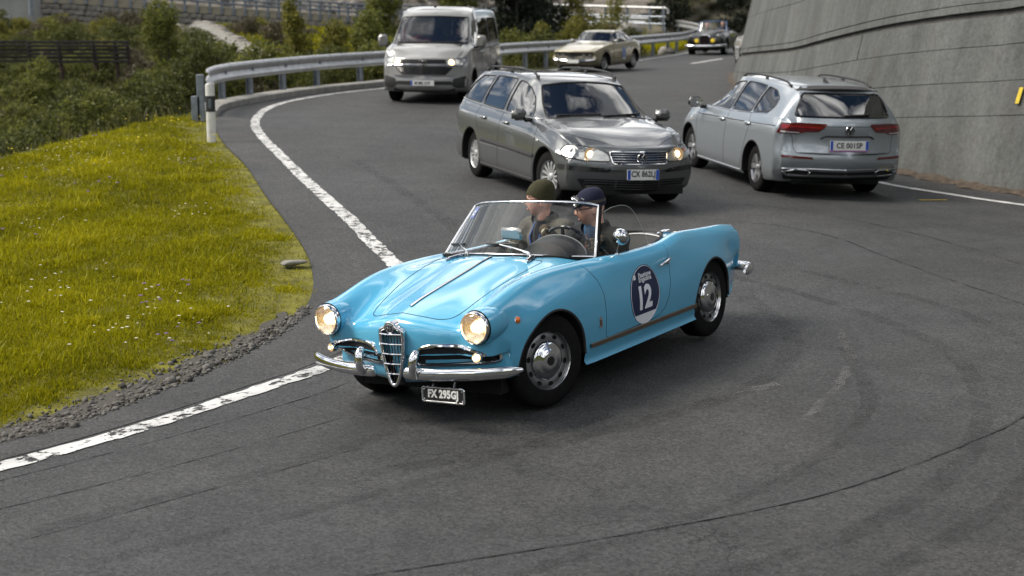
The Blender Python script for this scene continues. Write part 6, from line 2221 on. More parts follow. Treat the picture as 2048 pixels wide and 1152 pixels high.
ribbon('dotted_scuff', curve2([(-1.62, 15.4), (-1.55, 14.6), (-1.42, 13.8), (-1.36, 12.9)], 6), .035, SCUFF, .0075, .02, seed=42)

# ---- concrete kerb under the guard rail
CONC = mat('pale_concrete', (.26, .255, .235), rough=.85, noise=(5, .22), bump=(30, .4, .006))
kb = [p for p in OUTER if 28.4 < p[1] < 47]
V = []
for i, p in enumerate(kb):
    a = kb[max(i - 1, 0)]; b = kb[min(i + 1, len(kb) - 1)]
    t = Vector((b[0] - a[0], b[1] - a[1])).normalized(); n = Vector((-t.y, t.x))
    z = rz1(*p)
    for o_, dz in ((0, -.1), (0, .11), (.03, .125), (.45, .125), (.48, .1), (.48, -.6)):
        V.append((p[0] + n.x * o_, p[1] + n.y * o_, z + dz))
F = [(6 * i + j, 6 * i + 6 + j, 6 * i + 7 + j, 6 * i + 1 + j)[::-1] for i in range(len(kb) - 1) for j in range(5)] + [(0, 1, 2, 3, 4, 5)]
kerb = make('kerb', V, F, CONC, None, True, 30); kerb['kind'] = 'structure'


# ---- tall concrete retaining wall, cast in lifts with recessed joints
def concrete_wall_mat():
    m, n, l, b = nodes('weathered_concrete')
    tcn = n.new('ShaderNodeTexCoord')
    mp = n.new('ShaderNodeMapping'); mp.inputs['Scale'].default_value = (1, 1, .35); l.new(tcn.outputs['Object'], mp.inputs[0])
    def noise(sc, det, ro, vec):
        t = n.new('ShaderNodeTexNoise'); t.inputs['Scale'].default_value = sc; t.inputs['Detail'].default_value = det; t.inputs['Roughness'].default_value = ro
        l.new(vec, t.inputs['Vector']); return t.outputs['Fac']
    def ramp(src, a, b_, ca, cb):
        r = n.new('ShaderNodeValToRGB'); r.color_ramp.elements[0].position = a; r.color_ramp.elements[0].color = (*ca, 1)
        r.color_ramp.elements[1].position = b_; r.color_ramp.elements[1].color = (*cb, 1); l.new(src, r.inputs[0]); return r.outputs[0]
    def mul(a, b_):
        x = n.new('ShaderNodeMix'); x.data_type = 'RGBA'; x.blend_type = 'MULTIPLY'; x.inputs['Factor'].default_value = 1
        l.new(a, x.inputs['A']); l.new(b_, x.inputs['B']); return x.outputs['Result']
    a = ramp(noise(.7, 7, .6, mp.outputs[0]), .30, .70, (.084, .089, .088), (.140, .147, .146))
    s = ramp(noise(2.6, 8, .75, mp.outputs[0]), .32, .62, (.72, .72, .70), (1.12, 1.12, 1.12))
    f = ramp(noise(16, 6, .8, tcn.outputs['Object']), .34, .66, (.74, .74, .73), (1.18, 1.18, 1.17))
    rust = ramp(noise(1.3, 6, .7, mp.outputs[0]), .58, .74, (1, 1, 1), (.66, .58, .50))
    l.new(mul(mul(mul(a, s), f), rust), b.inputs['Base Color'])
    setp(b, rough=.92, spec=.2)
    bp = n.new('ShaderNodeBump'); bp.inputs['Strength'].default_value = .8; bp.inputs['Distance'].default_value = .02
    l.new(noise(9, 8, .8, tcn.outputs['Object']), bp.inputs['Height']); l.new(bp.outputs[0], b.inputs['Normal'])
    return m
CWALL = concrete_wall_mat()
CJOINT = mat('joint_backing', (.075, .073, .068), rough=.95, noise=(8, .3))  # darker concrete of the core behind the joints
W = empty('retaining_wall', 'tall grey concrete retaining wall on the right cast in recessed panels', 'wall')
wp = np.array(resample(WALLB, .35, False))
wt_ = np.gradient(wp, axis=0); wt_ /= np.linalg.norm(wt_, axis=1)[:, None]
wn = np.stack([-wt_[:, 1], wt_[:, 0]], 1)
wn = np.where((wn[:, :1] > 0), wn, -wn) if False else np.stack([wt_[:, 1], -wt_[:, 0]], 1)   # away from the road
wz = rz(wp[:, 0].clip(-30, 20), wp[:, 1])
ZG = pchip([0, 4, 15, 19.9, 22.4, 30, 37, 43, 50, 57, 64], [3.9, 3.7, 3.05, 2.60, 2.40, 1.82, 1.52, 1.32, 1.15, 1.05, 1.0], wp[:, 1])
BAT = .21


def wall_pt(k, z, out):
    q = wp[k] + wn[k] * (BAT * (z - wz[k]) - out)
    return (q[0], q[1], z)


V = []
lv = np.linspace(0, 1, 7)
for k in range(len(wp)):
    for q in lv: V.append(wall_pt(k, -.6 + (ZG[k] + 4.5) * q, -.07))
F = [(7 * i + j, 7 * i + 7 + j, 7 * i + 8 + j, 7 * i + 1 + j) for i in range(len(wp) - 1) for j in range(6)]
make('wall_core', V, F, CJOINT, W, True, 0)
levels = [(-3.2, -1.4315), (-1.43, -.9565), (-.955, -.4585), (-.457, -.045), (.045, .161), (.1625, 1.001), (1.0022, 2.2012), (2.2025, 4.3)]
rg = random.Random(5)
for li, (a, b) in enumerate(levels):
    k = rg.randint(0, 10) - 8
    first = True
    while k < len(wp) - 1:
        ln = rg.randint(15, 26) if li != 4 else 30
        k0, k1 = max(0, k), min(len(wp) - 1, k + ln)
        k += ln
        if k1 - k0 < 2: continue
        out = rg.uniform(.0, .012) + (.02 if li < 4 else .0) - (.008 if li == 4 else 0)
        V = []
        cols = [k0 + .005] + list(range(k0 + 1, k1)) + [k1 - .005]
        wob = [rg.uniform(-.0015, .0015) for _ in cols]
        for ci, c in enumerate(cols):
            kk = int(min(max(round(c), 0), len(wp) - 1))
            f_ = c - kk
            def P(z, o):
                p = wall_pt(kk, z, o)
                return (p[0] + wt_[kk][0] * f_ * .35, p[1] + wt_[kk][1] * f_ * .35, z)
            z0 = max(ZG[kk] + a, wz[kk] - .35) + wob[ci]; z1 = ZG[kk] + b + wob[ci] * .5
            if z1 < z0 + .02: z1 = z0 + .02
            V += [P(z0, out - .08), P(z0 + .004, out), P((z0 + z1) / 2, out + wob[ci]), P(z1 - .004, out), P(z1, out - .08)]
        nC = len(cols)
        F = [(5 * i + j, 5 * i + 5 + j, 5 * i + 6 + j, 5 * i + 1 + j) for i in range(nC - 1) for j in range(4)]
        F += [(0, 1, 2, 3, 4), tuple(5 * (nC - 1) + j for j in (4, 3, 2, 1, 0))]
        make('concrete_panel', V, F, CWALL, W, True, 30)
# yellow survey mark on the wall
kk = int(np.argmin(np.abs(wp[:, 0] - 6.62) + 10 * (wp[:, 1] > 22)))
kk = int(np.argmin(np.abs(wp[:, 1] - 20.35)))
z0 = 2.5 + (25 - 203) / 3000 * 20.3; z1 = 2.5 + (25 - 171) / 3000 * 20.3
t = wt_[kk]
q = []
for z, dx in ((z0, -.035), (z0, .03), (z1, .055), (z1, -.01)):
    p = wall_pt(kk, z, .062)
    q.append((p[0] - t[0] * dx, p[1] - t[1] * dx, z))
q2 = [(a - wn[kk][0] * .006, b - wn[kk][1] * .006, c) for a, b, c in q]
make('yellow_mark', q + q2, [(0, 1, 2, 3), (7, 6, 5, 4), (0, 4, 5, 1), (1, 5, 6, 2), (2, 6, 7, 3), (3, 7, 4, 0)], YELLOW, W, False)
# leaf litter and dirt at the foot of the wall
DIRT = mat('dirt', (.06, .045, .032), rough=.95, noise=(9, .5), bump=(25, .6, .02))
V = []
wi = [k for k in range(len(wp)) if 8 < wp[k][1] < 46]
for k in wi:
    w_ = .16 + .07 * math.sin(k * .9) + .05 * math.sin(k * 2.3)
    for o_, dz in ((.05, .10), (-w_ * .5, .045), (-w_, .004)):
        V.append((wp[k][0] + wn[k][0] * o_, wp[k][1] + wn[k][1] * o_, wz[k] + dz + .01 * math.sin(k * 1.7)))
F = [(3 * i + j, 3 * i + 3 + j, 3 * i + 4 + j, 3 * i + 1 + j)[::-1] for i in range(len(wi) - 1) for j in range(2)]
make('dirt_strip', V, F, DIRT, None, True, 0)['kind'] = 'stuff'

# ---- guard rail
GALV = mat('galvanised_steel', (.44, .45, .46), metal=.75, rough=.42, noise=(6, .15))
GALVD = mat('weathered_galvanised', (.22, .25, .29), metal=.5, rough=.5, noise=(8, .25))


def guard_rail(P, label, base=0., posts=None, top=.77, hgt=.36, side=1, group=None, zf=None, name='guard_rail', post_m=None, step=2.0):
    zf = zf or rz1
    T = empty(name, label, 'guard rail', (P[0][0], P[0][1], 0), group=group)
    o = Vector((P[0][0], P[0][1], 0))
    P = resample(P, .4, False)
    A = np.array(P)
    prof = [(.00, 0), (.035, .015), (.055, .05), (.055, .095), (.0, .145), (-.012, .18), (.0, .215), (.055, .265), (.055, .31), (.035, .345), (.0, .36)]
    V = []
    nr = len(prof)
    for i, p in enumerate(P):
        a = P[max(i - 1, 0)]; b = P[min(i + 1, len(P) - 1)]
        t = Vector((b[0] - a[0], b[1] - a[1], 0)).normalized(); n = Vector((t.y, -t.x, 0)) * side
        z = zf(*p) + base + top - hgt
        for d, h in prof:
            V.append(Vector((p[0], p[1], z + h / .36 * hgt)) + n * d - o)
    F = [(nr * i + j, nr * i + nr + j, nr * i + nr + 1 + j, nr * i + 1 + j) for i in range(len(P) - 1) for j in range(nr - 1)]
    make('beam', V, F, GALV, T, True, 60)
    # overlap plates with bolts where the lengths join
    acc = 0; last = -9; S = [0]
    for a, b in zip(P[:-1], P[1:]): S.append(S[-1] + math.dist(a, b))
    pos = []
    if posts: pos = posts
    else:
        s = .8
        while s < S[-1] - .3:
            i = int(np.searchsorted(S, s)); pos.append(P[min(i, len(P) - 1)]); s += step
    mb = None
    for q in pos:
        i = int(np.argmin((A[:, 0] - q[0]) ** 2 + (A[:, 1] - q[1]) ** 2))
        a = P[max(i - 1, 0)]; b = P[min(i + 1, len(P) - 1)]
        t = Vector((b[0] - a[0], b[1] - a[1], 0)).normalized(); n = Vector((t.y, -t.x, 0)) * side
        c = Vector((P[i][0], P[i][1], zf(*P[i]) + base)) - n * .10 - o
        ang = math.atan2(t.y, t.x)
        pm = MB()
        hh = top - .06 + .45
        pm.box(c + Vector((0, 0, (top - .06 - .45) / 2)) + n * .0, (.012, .10, hh), (0, 0, ang))
        for s in (-1, 1): pm.box(c + Vector((0, 0, (top - .06 - .45) / 2)) + n * (.05 * s), (.12, .012, hh), (0, 0, ang))
        pm.build('post', post_m or GALVD, T, False)
        MB().box(c + n * .08 + Vector((0, 0, top - hgt / 2)), (.08, .06, .12), (0, 0, ang)).build('spacer', GALVD, T, False)
    return T


RAILP = curve2([(-5.74, 28.45), (-5.93, 29.4), (-6.0, 30.5), (-5.88, 31.6), (-5.5, 33.0), (-5.0, 34.6), (-4.42, 36.3), (-3.62, 38.0), (-2.5, 40.5), (-1.15, 43.8), (.42, 48.0), (1.2, 49.6), (3.25, 54.1), (5.48, 59.8), (6.9, 64.2), (8.2, 70.), (9.2, 76.)], 5)
guard_rail(RAILP, 'galvanised steel guard rail curving along the outer edge of the road behind the van', base=.08,
           posts=[(-5.84, 31.33), (-5.52, 32.74), (-5.08, 34.38), (-4.47, 36.1), (-3.68, 37.82), (-2.8, 39.8), (-2.0, 41.8), (-1.1, 43.9), (-.3, 46.2), (.39, 48.2), (1.15, 49.5), (2.1, 51.6), (3.1, 53.8), (4.0, 56.1), (4.9, 58.3), (5.7, 60.4), (6.5, 62.9), (7.2, 65.2)])
# blunt end plates by the marker post
ep = empty('rail_end', 'blue grey steel end plate of the guard rail beside the white marker post', 'guard rail', (-5.72, 27.75, rz1(-5.72, 27.75)))
MB().box((0, 0, .42), (.13, .10, .86), bev=.01).build('end_post', GALVD, ep, False)
MB().box((-.09, -.02, .22), (.16, .06, .48), bev=.01).build('foot_plate', GALVD, ep, False)

# ---- delineator post
dp = empty('marker_post', 'white roadside marker post with a black band at the grass edge', 'post', (-4.87, 24.36, rz1(-4.87, 24.36) - .02))
PW = mat('white_plastic', (.66, .66, .64), rough=.5, noise=(8, .12))
def oval(z, k=1., a=.075, b=.05, cut=0.): return [(a * k * math.cos(t), b * k * math.sin(t), z + cut * math.cos(t)) for t in np.linspace(0, 2 * PI, 25)[:-1]]
def stack(rings, name, m, parent):
    n = 24
    V = [p for r in rings for p in r]
    F = [(i * n + k, i * n + (k + 1) % n, (i + 1) * n + (k + 1) % n, (i + 1) * n + k) for i in range(len(rings) - 1) for k in range(n)] + [tuple((len(rings) - 1) * n + k for k in range(n))]
    return make(name, V, F, m, parent, True, 50)
stack([oval(-.1), oval(.45), oval(.92), oval(.95, .95, cut=.015), oval(.965, .8, cut=.018)], 'post_body', PW, dp)
stack([oval(.50, 1.03), oval(.755, 1.03), oval(.757, .9)], 'black_band', mat('band_black', (.02, .022, .026), rough=.5), dp)
MB().box((.0, -.052, .63), (.05, .01, .15), bev=.004).build('reflector', mat('reflector_grey', (.12, .14, .17), rough=.2, coat=.6), dp, False)


# ================================================================== plants
def leaf_mat(name, a, b_, c=None, trans=.35):
    m, n, l, b = nodes(name)
    at = n.new('ShaderNodeAttribute'); at.attribute_name = 'tint'
    r = n.new('ShaderNodeValToRGB')
    r.color_ramp.elements[0].position = 0; r.color_ramp.elements[0].color = (*a, 1)
    r.color_ramp.elements[1].position = 1; r.color_ramp.elements[1].color = (*b_, 1)
    if c: q = r.color_ramp.elements.new(.85); q.color = (*c, 1)
    l.new(at.outputs['Fac'], r.inputs[0])
    l.new(r.outputs[0], b.inputs['Base Color'])
    setp(b, rough=.6, spec=.25)
    tl = n.new('ShaderNodeBsdfTranslucent'); l.new(r.outputs[0], tl.inputs[0])
    ms = n.new('ShaderNodeMixShader'); ms.inputs[0].default_value = trans
    l.new(b.outputs[0], ms.inputs[1]); l.new(tl.outputs[0], ms.inputs[2])
    l.new(ms.outputs[0], n['Material Output'].inputs[0])
    return m


def quads(C, U, Wd, taper=.35):
    """leaf or blade quads: base centre C, length vectors U, half-width vectors Wd"""
    n = len(C)
    V = np.empty((n, 4, 3), np.float32)
    V[:, 0] = C - Wd; V[:, 1] = C + Wd; V[:, 2] = C + U + Wd * taper; V[:, 3] = C + U - Wd * taper
    F = np.arange(n * 4).reshape(n, 4)
    return V.reshape(-1, 3), F


def leaf_mesh(name, C, U, Wd, tint, m, taper=.35):
    V, F = quads(C, U, Wd, taper)
    me = mesh(name, V, F, m, False)
    a = me.attributes.new('tint', 'FLOAT', 'FACE')
    a.data.foreach_set('value', np.asarray(tint, np.float32))
    return me


def rand_dirs(n, rng):
    v = rng.normal(size=(n, 3)); return v / np.linalg.norm(v, axis=1)[:, None]


def crown_points(lobes, n, rng, shell=.55):
    """points spread in ellipsoid lobes, denser towards the skin, gaps between clumps"""
    vol = np.array([a[1][0] * a[1][1] * a[1][2] for a in lobes]) ** .7
    pick = rng.choice(len(lobes), n, p=vol / vol.sum())
    d = rand_dirs(n, rng)
    r = shell + (1 - shell) * rng.random(n) ** .6
    c = np.array([a[0] for a in lobes])[pick]; s = np.array([a[1] for a in lobes])[pick]
    return c + d * s * r[:, None], d


def foliage_mesh(name, lobes, n, size, m, rng, droop=.2, clump=6, flat=.0):
    k = n // clump
    P, D = crown_points(lobes, k, rng)
    C = np.repeat(P, clump, 0) + rng.normal(size=(k * clump, 3)) * size * .75
    dirs = rand_dirs(k * clump, rng) + np.repeat(D, clump, 0) * .5
    dirs[:, 2] -= droop
    dirs /= np.linalg.norm(dirs, axis=1)[:, None]
    L_ = size * rng.uniform(.6, 1.4, k * clump)[:, None]
    w = np.cross(dirs, rand_dirs(k * clump, rng)); w /= np.linalg.norm(w, axis=1)[:, None] + 1e-9
    tint = np.clip(np.repeat(rng.random(k), clump) * .75 + rng.random(k * clump) * .35 - .05, 0, 1)
    return leaf_mesh(name, C, dirs * L_, w * L_ * .36, tint, m)


BARK = mat('bark', (.06, .05, .042), rough=.9, noise=(14, .35), bump=(30, .6, .01))


def trunk_mesh(name, h, r, rng, limbs=6, spread=.6, lean=0.):
    mb = MB()
    P = [(lean * t * t + .03 * math.sin(t * 5), .03 * math.cos(t * 4), h * t - .15) for t in np.linspace(0, 1, 7)]
    mb.tube(P, [r * (1 - .8 * t) for t in np.linspace(0, 1, 7)], 8)
    for k in range(limbs):
        t = .25 + .65 * k / max(1, limbs)
        a = k * 2.4 + rng.random()
        b = Vector((lean * t * t, 0, h * t - .15))
        e = b + Vector((math.cos(a), math.sin(a), .55)) * spread * (1.1 - t * .6)
        mb.tube([b, b.lerp(e, .5) + Vector((0, 0, .04)), e], [r * .45 * (1 - t * .5), r * .3, r * .12], 6)
    return mesh(name, mb.V, mb.F, BARK)


LEAF_Y = leaf_mat('yellow_green_leaves', (.085, .092, .020), (.29, .27, .055), (.22, .21, .045), .5)
LEAF_G = leaf_mat('green_leaves', (.050, .064, .016), (.205, .215, .050), None, .45)
LEAF_D = leaf_mat('dark_conifer_needles', (.010, .016, .011), (.040, .052, .030))
LEAF_B = leaf_mat('heather_brown', (.048, .046, .026), (.150, .130, .080), trans=.3)
LEAF_O = leaf_mat('olive_scrub', (.036, .046, .013), (.130, .138, .036), None, .42)


def lobes_broad(h, r, rng, n=9, low=.15, conic=.5):
    o = []
    for k in range(n):
        t = low + (1 - low) * (k + .5) / n
        rad = r * (1 - conic * t) * rng.uniform(.75, 1.1)
        a = rng.random() * 2 * PI
        q = rad * .55 * (1 - .6 * (t > .85))
        o.append(((q * math.cos(a), q * math.sin(a), h * t), (rad * .62, rad * .62, h / n * 1.15)))
    return o


def tree(name, label, cat, x, y, h, r, m, nleaf, size, seed, conic=.5, low=.12, nl=9, z=None, droop=.2, group=None, kindlabel=True):
    rng = np.random.default_rng(seed)
    z = float(ground_z(np.array([x]), np.array([y]))[0]) if z is None else z
    T = empty(name, label, cat, (x, y, z), (0, 0, rng.random() * 6), group)
    lb = lobes_broad(h, r, rng, nl, low, conic)
    link('crown', foliage_mesh('crown', lb, nleaf, size, m, rng, droop), T)
    link('trunk', trunk_mesh('trunk', h * .92, .035 * h ** .8 * .55, rng, 7, r * .7), T)
    return T


tree('young_tree', 'tall slim yellow green tree just behind the guard rail left of the van', 'tree', -6.35, 44., 2.75, .95, LEAF_Y, 5200, .075, 1, .72)
tree('young_tree', 'low bushy yellow green tree between the slim tree and the van', 'tree', -5.0, 43.5, 1.95, .85, LEAF_Y, 4200, .075, 2, .55)
tree('young_tree', 'small bushy tree right beside the van mirror', 'tree', -4.2, 45.5, 2.0, .85, LEAF_G, 4000, .075, 3, .5)
tree('broadleaf_tree', 'leafy tree reaching out of the picture behind the van roof', 'tree', -4.4, 52., 3.6, 1.35, LEAF_G, 5200, .10, 4, .4)
tree('broadleaf_tree', 'green tree behind the middle of the van roof', 'tree', -2.4, 58., 4.2, 1.7, LEAF_G, 5200, .12, 5, .4)
tree('conifer', 'large dark conifer behind the right edge of the van', 'tree', .2, 57., 5.6, 1.9, LEAF_D, 9500, .13, 6, .55, .04, 12)
tree('conifer', 'dark conifer between the van and the gold coupe', 'tree', 1.15, 60.5, 4.6, 1.3, LEAF_D, 6500, .13, 7, .55, .04, 10)
tree('young_tree', 'airy yellow green tree above the gold coupe', 'tree', 2.75, 60., 2.7, 1.0, LEAF_Y, 3000, .075, 8, .45, .25)
tree('young_tree', 'thin pale tree in front of the truck', 'tree', 4.1, 62., 2.2, .9, LEAF_Y, 2200, .07, 9, .45, .25)
tree('bush', 'pale bush at the foot of the dark conifer', 'bush', .95, 53.2, 1.25, .55, LEAF_Y, 2200, .065, 10, .5, .1)
tree('bush', 'yellow green bush beside the gold coupe bonnet', 'bush', 2.15, 54.5, 1.5, .8, LEAF_Y, 2600, .07, 11, .4, .1)
tree('bush', 'large dark green bush at the right end of the wooden fence', 'bush', -9.75, 43.0, 2.5, 1.15, LEAF_G, 7000, .075, 12, .35, .05)
tree('bush', 'rounded green bush behind the large dark bush', 'bush', -8.5, 45.5, 1.25, 1.0, LEAF_G, 4200, .07, 13, .3, .05)
tree('bush', 'olive bush hard behind the white marker post', 'bush', -6.75, 32.5, 1.35, .9, LEAF_O, 4200, .06, 14, .3, .05)

tree('bush', 'dark green bush at the foot of the rock face left of the black convertible', 'bush', 8.3, 78., 2.2, 1.3, LEAF_D, 3500, .11, 15, .3, .05, 8, 1.5)
tree('conifer', 'dark conifer on the rock face beside the top of the wall', 'tree', 12.0, 80., 4.5, 1.5, LEAF_D, 4500, .13, 16, .5, .04, 10, 1.6)
tree('bush', 'green bush in front of the rock face above the black convertible', 'bush', 9.6, 80.5, 1.7, 1.3, LEAF_G, 3000, .10, 17, .3, .05, 8, 2.1)
# shrubs on the slope: eight builds, many copies
protos = []
for k, (m, h, r) in enumerate([(LEAF_O, .85, .75), (LEAF_O, .6, .8), (LEAF_B, .55, .7), (LEAF_B, .75, .65), (LEAF_G, .8, .7), (LEAF_Y, .6, .6)]):
    rng = np.random.default_rng(100 + k)
    cm = foliage_mesh('crown', lobes_broad(h, r, rng, 6, .05, .3), 2300, .06, m, rng, .1)
    tm = trunk_mesh('stem', h * .6, .03, rng, 5, r * .5)
    protos.append((cm, tm))
KINDS_ = ['olive green shrub', 'low olive shrub', 'low heather shrub', 'brownish heather shrub', 'green leafy shrub', 'yellowish shrub']


def zone(x, y):
    u = 1024 + 3000 * x / y
    if y > 56: return 'on the mound under the abutment' if u < 110 else ('on the mound below the rubble wall' if u < 290 else 'near the top of the stone gutter')
    if y > 46: return 'just above the left half of the wooden fence' if u < 130 else ('just above the right half of the wooden fence' if u < 285 else 'beside the stone gutter')
    if y > 38: return 'below the left end of the wooden fence' if u < 80 else ('below the middle of the wooden fence' if u < 180 else ('below the right end of the wooden fence' if u < 290 else 'under the large dark bush'))
    return 'behind the grass bank at the left edge of the picture' if u < 110 else ('behind the crest of the grass bank' if u < 270 else 'left of the rail end plate')


rg = random.Random(3)
spots = []
tries = 0
while len(spots) < 125 and tries < 9000:
    tries += 1
    y = rg.uniform(27, 66)
    x = rg.uniform(-.36 * y - 1., -.14 * y)
    if y < 31 and x > -7.0: continue
    if not inside(_LEFT, np.array([x]), np.array([y]))[0]: continue
    if float(dist_poly(np.array([x]), np.array([y]), _EDGE)[0]) < 1.0: continue
    if 47.5 < y and abs(x - (-8.4 - (y - 50) * .33)) < 1.5: continue
    if any((x - a) ** 2 + (y - b) ** 2 < (.75 + .01 * y) ** 2 for a, b, _ in spots): continue
    if 43.4 < y < 46.6 and x < -11: continue
    if y > 56: k = rg.choice([0, 2, 5, 5, 3])
    elif y > 44: k = rg.choice([0, 1, 2, 3, 4, 5])
    else: k = rg.choice([0, 1, 0, 1, 4, 4, 4, 4, 2])
    spots.append((x, y, k))
for x, y, k in spots:
    z = float(ground_z(np.array([x]), np.array([y]))[0])
    lbl = KINDS_[k] + ' ' + zone(x, y)
    T = empty('shrub', lbl, 'shrub', (x, y, z - .05), (0, 0, rg.random() * 6.28), lbl.replace('shrub', 'shrubs', 1))
    s = rg.uniform(.75, 1.25)
    T.scale = (s, s, s * rg.uniform(.8, 1.15))
    link('crown', protos[k][0], T); link('stem', protos[k][1], T)
rg2 = random.Random(8)
bs = [(-5.9, 35.6), (-5.3, 37.2), (-4.6, 38.8), (-3.8, 40.2), (-3.0, 41.9), (-6.6, 34.3), (-2.2, 44.2), (-1.2, 46.4), (.0, 50.), (.8, 51.4), (-6.9, 37.), (-6.0, 39.), (-5.2, 41), (-7.4, 40), (3.3, 57.), (4.6, 60.6), (-7.2, 42.5)]
for x, y in bs:
    z = float(ground_z(np.array([x]), np.array([y]))[0])
    u = 1024 + 3000 * x / y
    lbl = 'bushy green shrub behind the guard rail ' + ('near its end plate' if u < 510 else 'left of the slim tree' if u < 590 else 'right of the slim tree' if u < 700 else 'beside the van' if u < 1010 else 'between van and gold coupe' if u < 1150 else 'beyond the gold coupe')
    T = empty('shrub', lbl, 'shrub', (x, y, z - .05), (0, 0, rg2.random() * 6.28), lbl.replace('shrub', 'shrubs', 1))
    s = rg2.uniform(.95, 1.4)
    T.scale = (s, s, s * 1.15)
    link('crown', protos[4][0] if rg2.random() < .6 else protos[0][0], T); link('stem', protos[4][1], T)

# undergrowth between the shrubs
rng = np.random.default_rng(21)
n_ = 60000
Y = 26 + 46 * rng.random(n_) ** .8
X = -.37 * Y - 1 + rng.random(n_) * (.37 * Y + 1 + .12 * Y)
ok = inside(_LEFT, X, Y) & (dist_poly(X, Y, _EDGE) > .35) & ~((Y > 48) & (np.abs(X - (-8.4 - (Y - 50) * .33)) < .5))
X, Y = X[ok], Y[ok]
n_ = len(X)
Z = ground_z(X, Y)
C = np.stack([X, Y, Z - .02], 1)
U = rand_dirs(n_, rng) * .45; U[:, 2] = np.abs(U[:, 2]) + .6
U *= (rng.uniform(.10, .30, n_) * (1 + .4 * wav(X, Y, .9)))[:, None]
Wd = rand_dirs(n_, rng); Wd[:, 2] *= .2; Wd *= rng.uniform(.02, .05, n_)[:, None]
tint = np.clip(.5 + .4 * wav(X, Y, .35, 3) + rng.normal(0, .18, n_) + .25 * smooth(50, 62, Y), 0, 1)
o = link('undergrowth', leaf_mesh('undergrowth', C, U, Wd, tint, leaf_mat('scrub_floor', (.030, .038, .012), (.19, .185, .045), (.125, .122, .040)))); o['kind'] = 'stuff'

# ---- the grass bank
GREEN = leaf_mat('meadow_grass', (.105, .108, .003), (.50, .44, .018), (.36, .34, .006), trans=.4)
gp_ = [p for p in GRASS if p[1] > 3] + CREST[::-1]
rng = np.random.default_rng(31)
def scatter_grass(n, y0, y1):
    Y = rng.uniform(y0, y1, n); X = -.40 * Y - .8 + rng.random(n) * (.40 * Y + .8 - 1.3)
    ok = inside(gp_, X, Y)
    X, Y = X[ok], Y[ok]
    d = dist_poly(X, Y, GRASS)
    near = 1 - smooth(11.0, 12.4, Y)
    thin = np.where(rng.random(len(X)) < np.clip((d - .30 * near * (1 + .6 * wav(X, Y, 2.2))) / .22 + .15 * (1 - near), np.clip(.10 + .45 * wav(X, Y, 3.1, 4.), .04, .5), 1), True, False)
    return X[thin], Y[thin], d[thin]
XS, YS, DS = [], [], []
for n, a, b in ((230000, 6.5, 12), (190000, 12, 17), (110000, 17, 23), (70000, 23, 29.5)):
    x, y, d = scatter_grass(n, a, b); XS.append(x); YS.append(y); DS.append(d)
X = np.concatenate(XS); Y = np.concatenate(YS); D = np.concatenate(DS)
n_ = len(X)
Z = ground_z(X, Y)
cl = wav(X, Y, 1.6, 2.) + .6 * wav(X, Y, 4.1, 5.)
tuft = np.clip(wav(X, Y, 2.7, 8.) * 1.3 - .35, 0, 1)
hgt = (.045 + .016 * np.clip(cl, -1, 1.2) + .065 * tuft + .02 * rng.random(n_)) * (1 + .9 * (rng.random(n_) < .03)) * (.55 + .45 * smooth(.1, .9, D)) * (.8 + .025 * np.clip(Y - 8, 0, 14))
U = np.stack([rng.normal(0, .55, n_), rng.normal(0, .55, n_), np.ones(n_)], 1)
U = U / np.linalg.norm(U, axis=1)[:, None] * hgt[:, None] * 1.15
a = rng.random(n_) * 2 * PI
Wd = np.stack([np.cos(a), np.sin(a), np.zeros(n_)], 1) * (.0035 + .0045 * rng.random(n_) + .0003 * np.clip(Y - 9, 0, 20))[:, None] * 1.25
tint = np.clip(.44 + .26 * wav(X, Y, .8, 1.) + .16 * cl + .32 * tuft + rng.normal(0, .18, n_), 0, 1)
o = link('grass', leaf_mesh('grass', np.stack([X, Y, Z - .04], 1), U, Wd, tint, GREEN, .25)); o['kind'] = 'stuff'
# turf below the blades
vs = sheet('turf', [p for p in GRASS if p[1] > 3] + CREST[::-1], mat('turf', (.115, .108, .006), rough=.95, noise=(5, .5), bump=(30, .8, .03)), -.012, .3, 'structure', ground_z)
# flowers: white yarrow heads, a few purple and yellow ones
def flowers(name, n, m, y0, y1, hh, s, clus):
    c = rng.random((max(1, n // clus), 2)); cy = y0 + (y1 - y0) * c[:, 1]; cx = -.37 * cy - .2 + c[:, 0] * (.37 * cy - 1.6)
    X = np.repeat(cx, clus) + rng.normal(0, .22, len(cx) * clus); Y = np.repeat(cy, clus) + rng.normal(0, .3, len(cx) * clus)
    ok = inside(gp_, X, Y); X, Y = X[ok], Y[ok]
    ok = dist_poly(X, Y, GRASS) > .25; X, Y = X[ok], Y[ok]
    Z = ground_z(X, Y)
    mb = MB()
    for x, y, z in zip(X, Y, Z):
        h = hh * rng.uniform(.7, 1.3); r_ = s * rng.uniform(.6, 1.3)
        p = Vector((x + rng.normal(0, .01), y, z + h))
        V = [p + Vector((0, 0, .35 * r_))] + [p + Vector((r_ * math.cos(t), r_ * math.sin(t), 0)) for t in np.linspace(0, 2 * PI, 7)[:-1]] + [p - Vector((0, 0, .4 * r_)), Vector((x, y, z - .02))]
        mb.add(V[:8], [(0, 1 + k, 1 + (k + 1) % 6) for k in range(6)] + [(7, 1 + (k + 1) % 6, 1 + k) for k in range(6)])
    o = mb.build(name, m, None, False); o['kind'] = 'stuff'
flowers('white_flowers', 230, mat('yarrow_white', (.50, .48, .36), rough=.8), 10, 28, .085, .013, 12)
flowers('purple_flowers', 50, mat('clover_purple', (.16, .09, .20), rough=.8), 10, 24, .08, .020, 5)
flowers('yellow_flowers', 120, mat('flower_yellow', (.60, .48, .02), rough=.8), 20, 28.5, .20, .022, 4)

